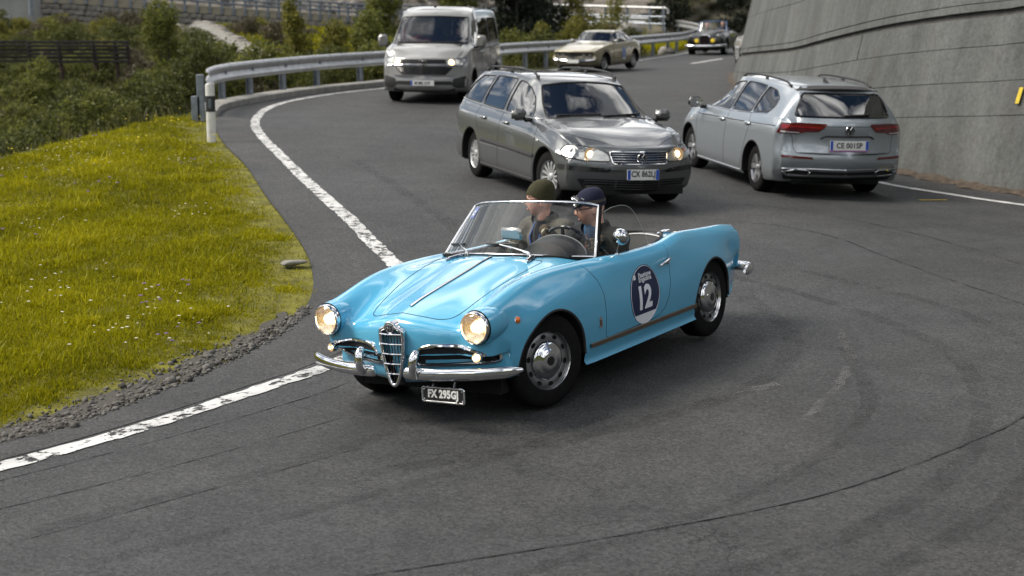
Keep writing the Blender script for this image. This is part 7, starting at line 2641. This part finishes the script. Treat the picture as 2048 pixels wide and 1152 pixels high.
# ---- gravel along the asphalt edge
def pebble(rng, s):
    t = (1 + 5 ** .5) / 2
    P = np.array([(-1, t, 0), (1, t, 0), (-1, -t, 0), (1, -t, 0), (0, -1, t), (0, 1, t), (0, -1, -t), (0, 1, -t), (t, 0, -1), (t, 0, 1), (-t, 0, -1), (-t, 0, 1)]) / 1.9
    P = P * rng.uniform(.75, 1.25, (12, 1)) * s * rng.uniform(.6, 1.3, 3)
    P[:, 2] *= .7
    return P
IF = np.array([(0, 11, 5), (0, 5, 1), (0, 1, 7), (0, 7, 10), (0, 10, 11), (1, 5, 9), (5, 11, 4), (11, 10, 2), (10, 7, 6), (7, 1, 8), (3, 9, 4), (3, 4, 2), (3, 2, 6), (3, 6, 8), (3, 8, 9), (4, 9, 5), (2, 4, 11), (6, 2, 10), (8, 6, 7), (9, 8, 1)])
def rock_mat(name, a, b_, sc=3.):
    m, n, l, b = nodes(name)
    ge = n.new('ShaderNodeNewGeometry')
    tcn = n.new('ShaderNodeTexCoord')
    t = n.new('ShaderNodeTexNoise'); t.inputs['Scale'].default_value = sc; t.inputs['Detail'].default_value = 8; t.inputs['Roughness'].default_value = .7
    l.new(tcn.outputs['Object'], t.inputs['Vector'])
    ad = n.new('ShaderNodeMath'); ad.operation = 'ADD'; l.new(t.outputs['Fac'], ad.inputs[0])
    mu = n.new('ShaderNodeMath'); mu.operation = 'MULTIPLY_ADD'; mu.inputs[1].default_value = .55; mu.inputs[2].default_value = -.27; l.new(ge.outputs['Random Per Island'], mu.inputs[0]); l.new(mu.outputs[0], ad.inputs[1])
    r = n.new('ShaderNodeValToRGB'); r.color_ramp.elements[0].position = .2; r.color_ramp.elements[0].color = (*a, 1); r.color_ramp.elements[1].position = .8; r.color_ramp.elements[1].color = (*b_, 1)
    l.new(ad.outputs[0], r.inputs[0]); l.new(r.outputs[0], b.inputs['Base Color'])
    setp(b, rough=.9, spec=.25)
    return m
GRAVEL = rock_mat('gravel_stone', (.035, .033, .030), (.16, .152, .14), 30)
Vs, Fs = [], []
cnt = 0
gpts = [p for p in resample(GRASS, .02, False) if 6 < p[1] < 12.6]
for _ in range(6500):
    p = gpts[rng.integers(len(gpts))]
    y = p[1]
    wdt = .38 * (1 - smooth(10.6, 12.6, y)) + .04
    off = abs(rng.normal(0, .5)) * wdt
    th = Vector((-.80, .60)) if y < 11 else Vector((-1, .15))
    x, y = p[0] + th.x * (off - .03) + rng.normal(0, .02), p[1] + th.y * (off - .03)
    s = (.005 + .015 * rng.random() ** 3 + (.022 * rng.random() if rng.random() < .05 else 0))
    z = float(rz1(x, y)) + s * .35
    gz_ = ground_z(np.array([x]), np.array([y]))[0]
    z = max(z, float(gz_) - .03)
    Vs.append(pebble(rng, s) + np.array([x, y, z])); Fs.append(IF + cnt * 12); cnt += 1
o = make('gravel', np.concatenate(Vs), np.concatenate(Fs), GRAVEL, None, False); o['kind'] = 'stuff'
# gravel bed
bed = [p for p in GRASS if 5 < p[1] < 12.4]
ribbon('gravel_bed', [(x - .14, y + .06) for x, y in bed], lambda t: .36 * (1 - .75 * t ** 3), rock_mat('gravel_bed_soil', (.035, .032, .028), (.085, .08, .07), 25), .006, .06, seed=60)
def boulder(name, label, x, y, s, seed, m, sc=(1, 1, .6), z=None, parent=None):
    r_ = np.random.default_rng(seed)
    bm = bmesh.new()
    bmesh.ops.create_icosphere(bm, subdivisions=3, radius=1)
    ks = r_.normal(size=(7, 3)) * 1.6; ph = r_.random(7) * 6
    for v in bm.verts:
        c = np.array(v.co)
        d = sum(math.sin(float(k @ c) + f) for k, f in zip(ks, ph)) * .07
        v.co = v.co * (1 + d); v.co.x *= s * sc[0]; v.co.y *= s * sc[1]; v.co.z *= s * sc[2]
    me = bpy.data.meshes.new(name); bm.to_mesh(me); bm.free()
    me.materials.append(m)
    me.polygons.foreach_set('use_smooth', np.ones(len(me.polygons), dtype=bool)); me.set_sharp_from_angle(angle=R(35))
    o = link(name, me, parent)
    zz_ = float(ground_z(np.array([x]), np.array([y]))[0]) if z is None else z
    o.location = (x, y, zz_); o.rotation_euler = (r_.random() * .2, r_.random() * .2, r_.random() * 6)
    if label: tag(o, label, 'stone')
    return o
PALE = rock_mat('pale_stone', (.12, .115, .105), (.25, .24, .22), 6)
boulder('flat_stone', 'flat pale stone lying at the tip of the grass bank by the asphalt', -2.12, 14.25, .11, 4, PALE, (1.2, .8, .30), rz1(-2.12, 14.25) + .04)

# ================================================================== far side of the valley
def px(u, v, d):
    """world point seen d metres away at picture position u, v of the 2048 px wide photograph"""
    return Vector(((u - 1024) / 3000 * d, d, 2.5 + (25 - v) / 3000 * d))


STONE_F = rock_mat('rubble_stone', (.085, .080, .072), (.30, .285, .255), 1.5)
MORTAR = mat('wall_bed', (.085, .080, .072), rough=.95, noise=(3, .4), bump=(5, .6, .05))
# rubble wall under the far road
WALLP = [(-33.0, 72.5), (-25.0, 74.0), (-17.0, 76.5), (-10.5, 79.5), (-5.0, 83.0), (2.0, 88.5)]
WALLP = curve2(WALLP, 6)
def wall_top(x): return float(np.interp(x, [-33, -21.5, -13.6, -8.4, 2.], [3.35, 2.95, 2.32, 1.98, 1.65]))
RW = empty('rubble_wall', 'grey rubble stone wall below the far road in the upper left', 'wall', (0, 0, 0))
V = []
for x, y in WALLP:
    V += [(x + .25, y - .9, -.6), (x, y + .05, wall_top(x)), (x, y + 1.2, wall_top(x))]
F = [(3 * i + j, 3 * i + 3 + j, 3 * i + 4 + j, 3 * i + 1 + j) for i in range(len(WALLP) - 1) for j in range(2)]
make('wall_bed', V, F, MORTAR, RW, True, 20)
rng = np.random.default_rng(77)
pts = np.array(resample(WALLP, .1, False))
cands = []
s = 0.
row = 0
z_off = .0
while z_off < 3.4:
    h = rng.uniform(.17, .30)
    k = int(rng.integers(0, 5))
    while k < len(pts) - 2:
        w = rng.uniform(.20, .62)
        x, y = pts[min(k + int(w * 5), len(pts) - 1)]
        cands.append((x, y, z_off + h / 2, w, h))
        k += max(2, int(w * 10))
    z_off += h
smesh = []
for k in range(9):
    r_ = np.random.default_rng(200 + k)
    bm = bmesh.new(); bmesh.ops.create_cube(bm, size=1)
    bmesh.ops.bevel(bm, geom=bm.edges[:], offset=.16, segments=1, affect='EDGES')
    for v in bm.verts: v.co += Vector(r_.normal(0, .035, 3))
    me = bpy.data.meshes.new('stone'); bm.to_mesh(me); bm.free(); me.materials.append(STONE_F); smesh.append(me)
vis = []
for x, y, zo, w, h in cands:
    z = wall_top(x) - .06 - zo
    if z < -.3: continue
    u = 1024 + 3000 * x / y; v = 25 - 3000 * (z - 2.5) / y
    shown = (-10 < u < 775) and (v > -6)
    base = float(ground_z(np.array([x]), np.array([y - .5]))[0])
    if z < base - .15: continue
    tfrac = np.clip((wall_top(x) - z) / 3.9, 0, 1)
    P = (x + .25 * tfrac, y - .90 * tfrac - .02 + rng.normal(0, .03), z)
    vis.append((shown, P, w, h))
vis.sort(key=lambda a: not a[0])
jV, jF = [], []
for k, (sh, P, w, h) in enumerate(vis):
    me = smesh[k % 9]
    t = rng.normal(0, .06)
    sc = (w * .97, .34 + .1 * rng.random(), h * .96)
    if k < 300 and sh:
        o = link('stone', me, RW); o.location = P; o.scale = sc; o.rotation_euler = (rng.normal(0, .06), t, .22 + rng.normal(0, .05))
    else:
        M = Matrix.Translation(P) @ Euler((0, t, .22)).to_matrix().to_4x4() @ Matrix.Diagonal((*sc, 1))
        b0 = len(jV)
        jV += [tuple(M @ v.co) for v in me.vertices]; jF += [tuple(b0 + i for i in p.vertices) for p in me.polygons]
o = make('stone_courses', jV, jF, STONE_F, RW, False); o['kind'] = 'stuff'

# parapet blocks and railing on top
PAR = mat('parapet_concrete', (.27, .245, .195), rough=.9, noise=(1.2, .25))
pp = empty('parapet', 'row of pale concrete parapet blocks along the top of the rubble wall', 'parapet')
rl = empty('road_railing', 'blue grey steel railing on the concrete parapet of the far road', 'railing')
S = 0; prev = None
SP = resample(WALLP, 1.0, False)
for i in range(len(SP) - 1):
    a, b = SP[i], SP[i + 1]
    m_ = ((a[0] + b[0]) / 2, (a[1] + b[1]) / 2)
    ang = math.atan2(b[1] - a[1], b[0] - a[0])
    zt = wall_top(m_[0])
    L_ = math.dist(a, b)
    o = MB().box((0, 0, 0), (L_ - .02, .34, .42), bev=.02).build('parapet_block', PAR, pp, False)
    o.location = (m_[0], m_[1] + .02, zt + .17); o.rotation_euler = (0, -math.atan2(wall_top(b[0]) - wall_top(a[0]), L_) , ang)
    o = MB().box((0, 0, 0), (.13, .10, 1.0), bev=.01).build('rail_post', GALVD, rl, False)
    o.location = (a[0], a[1] - .20, wall_top(a[0]) + .50); o.rotation_euler = (0, 0, ang)
for h_ in (.52, .72, .92):
    MB().tube([(x, y - .25, wall_top(x) + h_ + .05) for x, y in SP], .055, 6).build('handrail', GALVD, rl)

# stony slope above the far road
bm = bmesh.new()
xs = np.linspace(-60, 20, 81); ys = np.linspace(80, 140, 41)
X, Y = np.meshgrid(xs, ys)
wy = np.interp(X, [p[0] for p in WALLP], [p[1] for p in WALLP])
Z = np.interp(X, [-33, -21.5, -13.6, -8.4, 2.], [3.35, 2.95, 2.32, 1.98, 1.65]) + .1 + np.minimum(np.maximum(0, Y - wy - 6) * .62, 5 + np.maximum(0, Y - wy - 14) * .05) + .25 * wav(X, Y, .9) + .12 * wav(X, Y, 2.6)
Z = np.where(Y < wy + 1, -1, Z)
V = np.stack([X, Y, Z], -1).reshape(-1, 3)
i, j = np.meshgrid(np.arange(80), np.arange(40)); a = (j * 81 + i).ravel()
o = make('scree_slope', V, np.stack([a, a + 1, a + 82, a + 81], 1), mat('scree', (.15, .135, .115), rough=.95, noise=(1.1, .5), bump=(3, .8, .2)), None, True, 0); o['kind'] = 'structure'
o.location.y = 0
Vs, Fs = [], []
for k in range(900):
    x = rng.uniform(-34, 4); y0 = float(np.interp(x, [p[0] for p in WALLP], [p[1] for p in WALLP])); y = y0 + 6 + rng.random() * 9
    s = rng.uniform(.12, .5)
    z = float(np.interp(x, [-33, -21.5, -13.6, -8.4, 2.], [3.35, 2.95, 2.32, 1.98, 1.65])) + .1 + max(0, y - y0 - 6) * .62
    Vs.append(pebble(rng, s) + np.array([x, y, z])); Fs.append(IF + k * 12)
o = make('scree_stones', np.concatenate(Vs), np.concatenate(Fs), rock_mat('scree_stone', (.09, .08, .07), (.27, .25, .22), 2), None, False); o['kind'] = 'stuff'

# smooth concrete abutment and the pipe beside it
a, b = px(8, 0, 71), px(82, 0, 71)
ab_ = empty('abutment', 'smooth pale concrete abutment at the top left corner', 'wall', ((a.x + b.x) / 2, 71.6, 2.4))
MB().box((0, 0, .4), (b.x - a.x, 1.2, 3.0), bev=.04).build('abutment_block', mat('abutment_concrete', (.25, .255, .25), rough=.85, noise=(.9, .2)), ab_, False)
MB().box((-.1, -.66, -.30), (b.x - a.x - .3, .12, .12), bev=.02).build('ledge', mat('dark_stain', (.10, .10, .095), rough=.9, noise=(3, .4)), ab_, False)
MB().tube([tuple(px(78, 30, 70.6) - Vector(ab_.location)), tuple(px(79, -40, 70.6) - Vector(ab_.location))], .11, 10).build('drain_pipe', GALVD, ab_)
# utility pole at the frame edge
up = empty('utility_pole', 'dark wooden utility pole at the left edge of the picture', 'pole', (px(4, 75, 52).x, 52, 1.2))
MB().tube([(0, 0, -.5), (-.02, 0, 2.), (-.06, 0, 6.5)], [.13, .125, .10], 12).build('pole_shaft', mat('tarred_wood', (.045, .043, .045), rough=.85, noise=(12, .4)), up)
MB().box((-.055, -.16, 6.0), (1.3, .10, .10), bev=.01).build('crossarm', mat('tarred_wood', (.045, .043, .045)), up, False)

# stone lined gutter down the slope
G0 = [(515, 116, 49.5), (480, 100, 53), (440, 83, 58), (405, 66, 65), (372, 50, 72)]
gc = [px(*g) for g in G0]
gc = [Vector(p) for p in crom([tuple(p) for p in gc], 8)]
V = []
for i, p in enumerate(gc):
    t = (gc[min(i + 1, len(gc) - 1)] - gc[max(i - 1, 0)]); t.z = 0; t.normalize(); n = Vector((t.y, -t.x, 0))
    gz0 = float(ground_z(np.array([p.x]), np.array([p.y]))[0])
    z = gz0 + .16
    for d, h in ((-.75, -.3), (-.65, .06), (-.30, -.10), (.30, -.10), (.62, .10), (.8, -.3)): V.append((p.x + n.x * d, p.y + n.y * d, z + h))
F = [(6 * i + j, 6 * i + 6 + j, 6 * i + 7 + j, 6 * i + 1 + j)[::-1] for i in range(len(gc) - 1) for j in range(5)]
gt = empty('stone_gutter', 'pale stone lined drainage channel running down the far slope', 'gutter')
make('channel_bed', V, F, mat('gutter_stone', (.17, .165, .15), rough=.9, noise=(3, .3), bump=(8, .5, .03)), gt, True, 30)
for i in range(0, len(gc) - 1, 1):
    p = gc[i]
    t = (gc[min(i + 1, len(gc) - 1)] - gc[max(i - 1, 0)]); t.z = 0; t.normalize(); n = Vector((t.y, -t.x, 0))
    gz0 = float(ground_z(np.array([p.x]), np.array([p.y]))[0])
    for q in (.25, .75):
        o = link('edge_stone', smesh[(i * 2 + int(q * 4)) % 9], gt)
        o.location = p + n * .70 + t * (q * .7 - .35) + Vector((0, 0, gz0 + .20 - p.z)); o.scale = (.42, .26, .22); o.rotation_euler = (0, 0, math.atan2(t.y, t.x) + rng.normal(0, .1))
# grass strip between the gutter and the wall
n_ = 9000
q = rng.random(n_); w_ = rng.random(n_) ** 1.2
cA = np.array([tuple(p) for p in gc])
ii = (q * (len(gc) - 1)).astype(int)
X = cA[ii, 0] + .9 + w_ * 5.0; Y = cA[ii, 1] + rng.normal(0, .4, n_) + w_ * 2.5
Z = ground_z(X, Y)
U = np.stack([rng.normal(0, .4, n_), rng.normal(0, .4, n_), np.ones(n_)], 1) * rng.uniform(.10, .24, n_)[:, None]
Wd = np.stack([rng.normal(0, 1, n_), rng.normal(0, .3, n_), np.zeros(n_)], 1); Wd /= np.linalg.norm(Wd, axis=1)[:, None]; Wd *= .05
o = link('slope_grass', leaf_mesh('slope_grass', np.stack([X, Y, Z], 1), U, Wd, rng.random(n_) * .8, GREEN)); o['kind'] = 'stuff'

# wooden snow fence
WOOD = mat('dark_weathered_wood', (.017, .015, .014), rough=.9, noise=(8, .4))
RUST = mat('rusty_steel', (.055, .035, .028), rough=.85, noise=(10, .4))
FD = 45.
sf = empty('snow_fence', 'dark timber snow fence of horizontal boards on rusty posts', 'fence', (0, 0, 0))
xa, xb = px(-60, 0, FD + .6).x, px(268, 0, FD).x
rows = [82, 89.5, 97, 104.5, 112, 119.5]
for k, v in enumerate(rows):
    za = 2.5 + (25 - v) / 3000 * FD
    segs = [-60, 66, 132, 200, 268 - (0 if k < 4 else 2)]
    for u0, u1 in zip(segs[:-1], segs[1:]):
        x0, x1 = px(u0, 0, FD).x + .01, px(u1, 0, FD).x - .01
        o = MB().box((0, 0, 0), (x1 - x0, .045, .075), bev=.008).build('board', WOOD, sf, False)
        o.location = ((x0 + x1) / 2, FD - .03 * (k % 2), za + (.010 if u0 < 60 else 0) + .004 * rng.normal()); o.rotation_euler = (R(-8), rng.normal(0, .004) - .003, 0)
for u, vb in ((4, 140), (72, 148), (132, 150), (200, 128), (243, 146), (267, 130)):
    p0 = px(u, vb + 6, FD + .10); p1 = px(u - 4, 80, FD + .10)
    MB().tube([p0, p1], .055, 6).build('fence_post', RUST, sf)
    MB().tube([px(u + 3, vb + 8, FD + .9), px(u - 1, 92, FD + .12)], .04, 6).build('brace', RUST, sf)

# rock face beyond the bend
ROCKM = rock_mat('rock_face_stone', (.030, .030, .026), (.135, .125, .09), .8)
rk = bmesh.new()
bmesh.ops.create_grid(rk, x_segments=150, y_segments=70, size=1)
r_ = np.random.default_rng(9)
ks = [(r_.normal(size=2) * f, r_.random() * 6, .9 / f ** .8) for f in (1.5, 3, 5, 8, 13, 21) for _ in range(3)]
for v in rk.verts:
    u, w = v.co.x, v.co.y
    d = sum(a * (abs(math.sin(k[0] * u * 2 + k[1] * w + p)) - .5) for k, p, a in ks)
    v.co = Vector((14.2 + 7.2 * u + .5 * d, 81 + 4.0 * u * u * .5 - 1.1 * d + 2.2 * w + u * 2.0, 1.9 + 3.6 * w))
me = bpy.data.meshes.new('rock_face'); rk.to_mesh(me); rk.free(); me.materials.append(ROCKM)
me.polygons.foreach_set('use_smooth', np.ones(len(me.polygons), dtype=bool))
rf = link('rock_face', me); tag(rf, 'brown and grey rock face rising behind the black convertible', 'rock')
# far road terrace
def terr_z(x, y): return 1.0 + .02 * (78 - y) * 0 + .0 * x
V = []
FR = [(9.6, 74.), (9.8, 80), (8.6, 87), (5.0, 93), (-2, 96.), (-12, 92), (-22, 84)]
FR = curve2(FR, 6)
FRZ = np.interp(np.linspace(0, 1, len(FR)), [0, .3, 1], [.93, 1.05, 1.9])
for i, p in enumerate(FR):
    a = FR[max(i - 1, 0)]; b = FR[min(i + 1, len(FR) - 1)]
    t = Vector((b[0] - a[0], b[1] - a[1])).normalized(); n = Vector((-t.y, t.x))
    for s in (-4.2, 0, 4.2): V.append((p[0] + n.x * s, p[1] + n.y * s, FRZ[i] + .05))
F = [(3 * i + j, 3 * i + 3 + j, 3 * i + 4 + j, 3 * i + 1 + j)[::-1] for i in range(len(FR) - 1) for j in range(2)]
o = make('far_road', V, F, ASPH, None, True, 0); o['kind'] = 'structure'
# bank of yellow green grass between the two rails
n_ = 9000
Y = rng.uniform(64, 76, n_); X = (Y * rng.uniform(.070, .118, n_))
ok = inside(_LEFT, X, Y); X, Y = X[ok], Y[ok]; n_ = len(X)
Z = ground_z(X, Y)
U = np.stack([rng.normal(0, .3, n_), rng.normal(0, .3, n_), np.ones(n_)], 1) * rng.uniform(.12, .30, n_)[:, None]
Wd = np.stack([rng.normal(0, 1, n_), rng.normal(0, .3, n_), np.zeros(n_)], 1); Wd /= np.linalg.norm(Wd, axis=1)[:, None]; Wd *= .06
o = link('bank_grass', leaf_mesh('bank_grass', np.stack([X, Y, Z], 1), U, Wd, .4 + rng.random(n_) * .6, GREEN)); o['kind'] = 'stuff'
for k, (u, v, d, s) in enumerate(((1260, 62, 70, .5), (1238, 66, 68, .36), (1330, 100, 63.2, .30))):
    p = px(u, v, d)
    boulder('boulder', ['large pale boulder on the bank above the gold coupe', 'smaller pale boulder just left of the large one on the bank', 'pale boulder between the guard rail posts beside the coupe', 'low pale boulder near the front of the black convertible', 'pale boulder at the thin tree by the truck'][k], p.x, d, s, 30 + k, PALE, (1.2, 1, .75), p.z)

# tall handrail and second guard rail on the far bend
hr = empty('bridge_railing', 'tall pale tube railing in front of the truck on the far bend', 'railing')
p0, p1 = px(1080, 9, 79), px(1326, 16, 74)
top = [p0.lerp(p1, t) for t in np.linspace(0, 1, 9)]
MB().tube(top + [px(1331, 20, 74), px(1331, 27, 74)], .055, 8).build('handrail', mat('pale_galvanised', (.55, .56, .56), metal=.4, rough=.45), hr)
for u, v0 in ((1120, 60), (1165, 60), (1208, 60), (1251, 58), (1296, 58), (1322, 60)):
    d = 79 - 5 * (u - 1080) / 246
    MB().box(tuple(px(u, (v0 + 12) / 2, d)), (.14, .10, (v0 - 12) / 3000 * d), bev=.01).build('railing_post', GALVD, hr, False)
for v in (30, 44):
    MB().tube([px(1080, v - 3, 79), px(1326, v + 3, 74)], .04, 6).build('railing_bar', GALVD, hr)
RP2 = [(px(1180, 0, 88).x, 88.), (px(1250, 0, 84).x, 84.), (px(1320, 0, 80).x, 80.), (px(1372, 0, 75.5).x, 75.5), (px(1398, 0, 71).x, 71.)]
def z2(x, y): return float(np.interp(y, [70, 75.5, 80, 84, 88], [2.5 + (25 - 50) / 3000 * 71, 2.5 + (25 - 43) / 3000 * 75.5, 2.5 + (25 - 36) / 3000 * 80, 2.5 + (25 - 34) / 3000 * 84, 2.5 + (25 - 33) / 3000 * 88])) - .75
guard_rail(curve2(RP2, 5), 'second guard rail on the far bend behind the black convertible', 0, None, .77, .36, 1, None, z2)

# vehicles on the far bend
def box_truck():
    T = empty('box_truck', 'white box truck with a dark red side panel on the far bend', 'truck', (px(1250, 0, 99).x, 99, .95), (0, 0, R(168)))
    wm = WHITEP
    MB().box((-.6, 0, 1.75), (4.2, 2.1, 2.3), bev=.04).build('cargo_box', wm, T, False)
    MB().box((2.2, 0, 1.35), (1.4, 1.9, 1.7), bev=.2).build('cab', wm, T)
    MB().box((2.55, 0, 1.75), (.75, 1.94, .6), bev=.1).build('cab_window', GLOSSBLACK, T)
    MB().box((0, 0, .5), (5.4, 1.5, .2), bev=.03).build('chassis', DARK, T, False)
    for s in (1, -1):
        MB().box((-.9, 1.055 * s, 1.9), (1.6, .012, 1.3)).build('side_panel', mat('dark_red_panel', (.16, .012, .02), rough=.4), T, False)
        MB().box((-2.71, .85 * s, .85), (.03, .2, .16), bev=.01).build('tail_light', lamp_mat('lit_red', (.9, .03, .02), 1.2), T, False)
        for x in (1.9, -1.5):
            w = empty('wheel'); w.parent = T; w.location = (x, .85 * s, -.05 + .40); w.rotation_euler = (0, 0, 0 if s > 0 else PI)
            tyre(.40, .24, w)
            MB().lathe([(.26, .10), (.24, .08), (.10, .06), (.0, .09)], 'Y', n=20).build('rim', WHITEP, w)
    for y in (-.5, .5): MB().box((-2.715, y, 1.75), (.02, .96, 2.1), bev=.01).build('rear_door', mat('grey_door', (.42, .44, .45), rough=.4), T, False)
    return T
box_truck()
LIT = lamp_mat('lit_red', (.9, .03, .02), 1.2)
def lit_copy(label, loc, rz_, PM2):
    """another estate further on: same build, its own paint, tail lights lit"""
    T = SILVERCAR.copy(); COL.objects.link(T)
    T.name = 'hatchback'
    T.location = loc; T.rotation_euler = (0, 0, rz_)
    T['label'] = label
    def rec(o, parent):
        for c in o.children:
            if c.name.startswith(('licence_plate', 'badge', 'wiper')): continue
            q = c.copy(); COL.objects.link(q); q.parent = parent
            if q.data and q.data.materials and q.data.materials[0] == SILVER:
                q.data = q.data.copy(); q.data.materials[0] = PM2
            if c.name.startswith('tail_light') or c.name.startswith('light_bar'):
                q.data = q.data.copy(); q.data.materials[0] = LIT
            rec(c, q)
    rec(SILVERCAR, T)
    return T
lit_copy('white car with lit tail lights half hidden by the end of the concrete wall', (8.55, 51.6, rz1(8.55, 51.6)), R(86) , WHITEP)
lit_copy('dark car with red tail lights behind the railing on the far bend', (px(1291, 0, 95).x, 95, 1.05), R(88), mat('dark_car_paint', (.03, .03, .033), rough=.3, coat=1.))
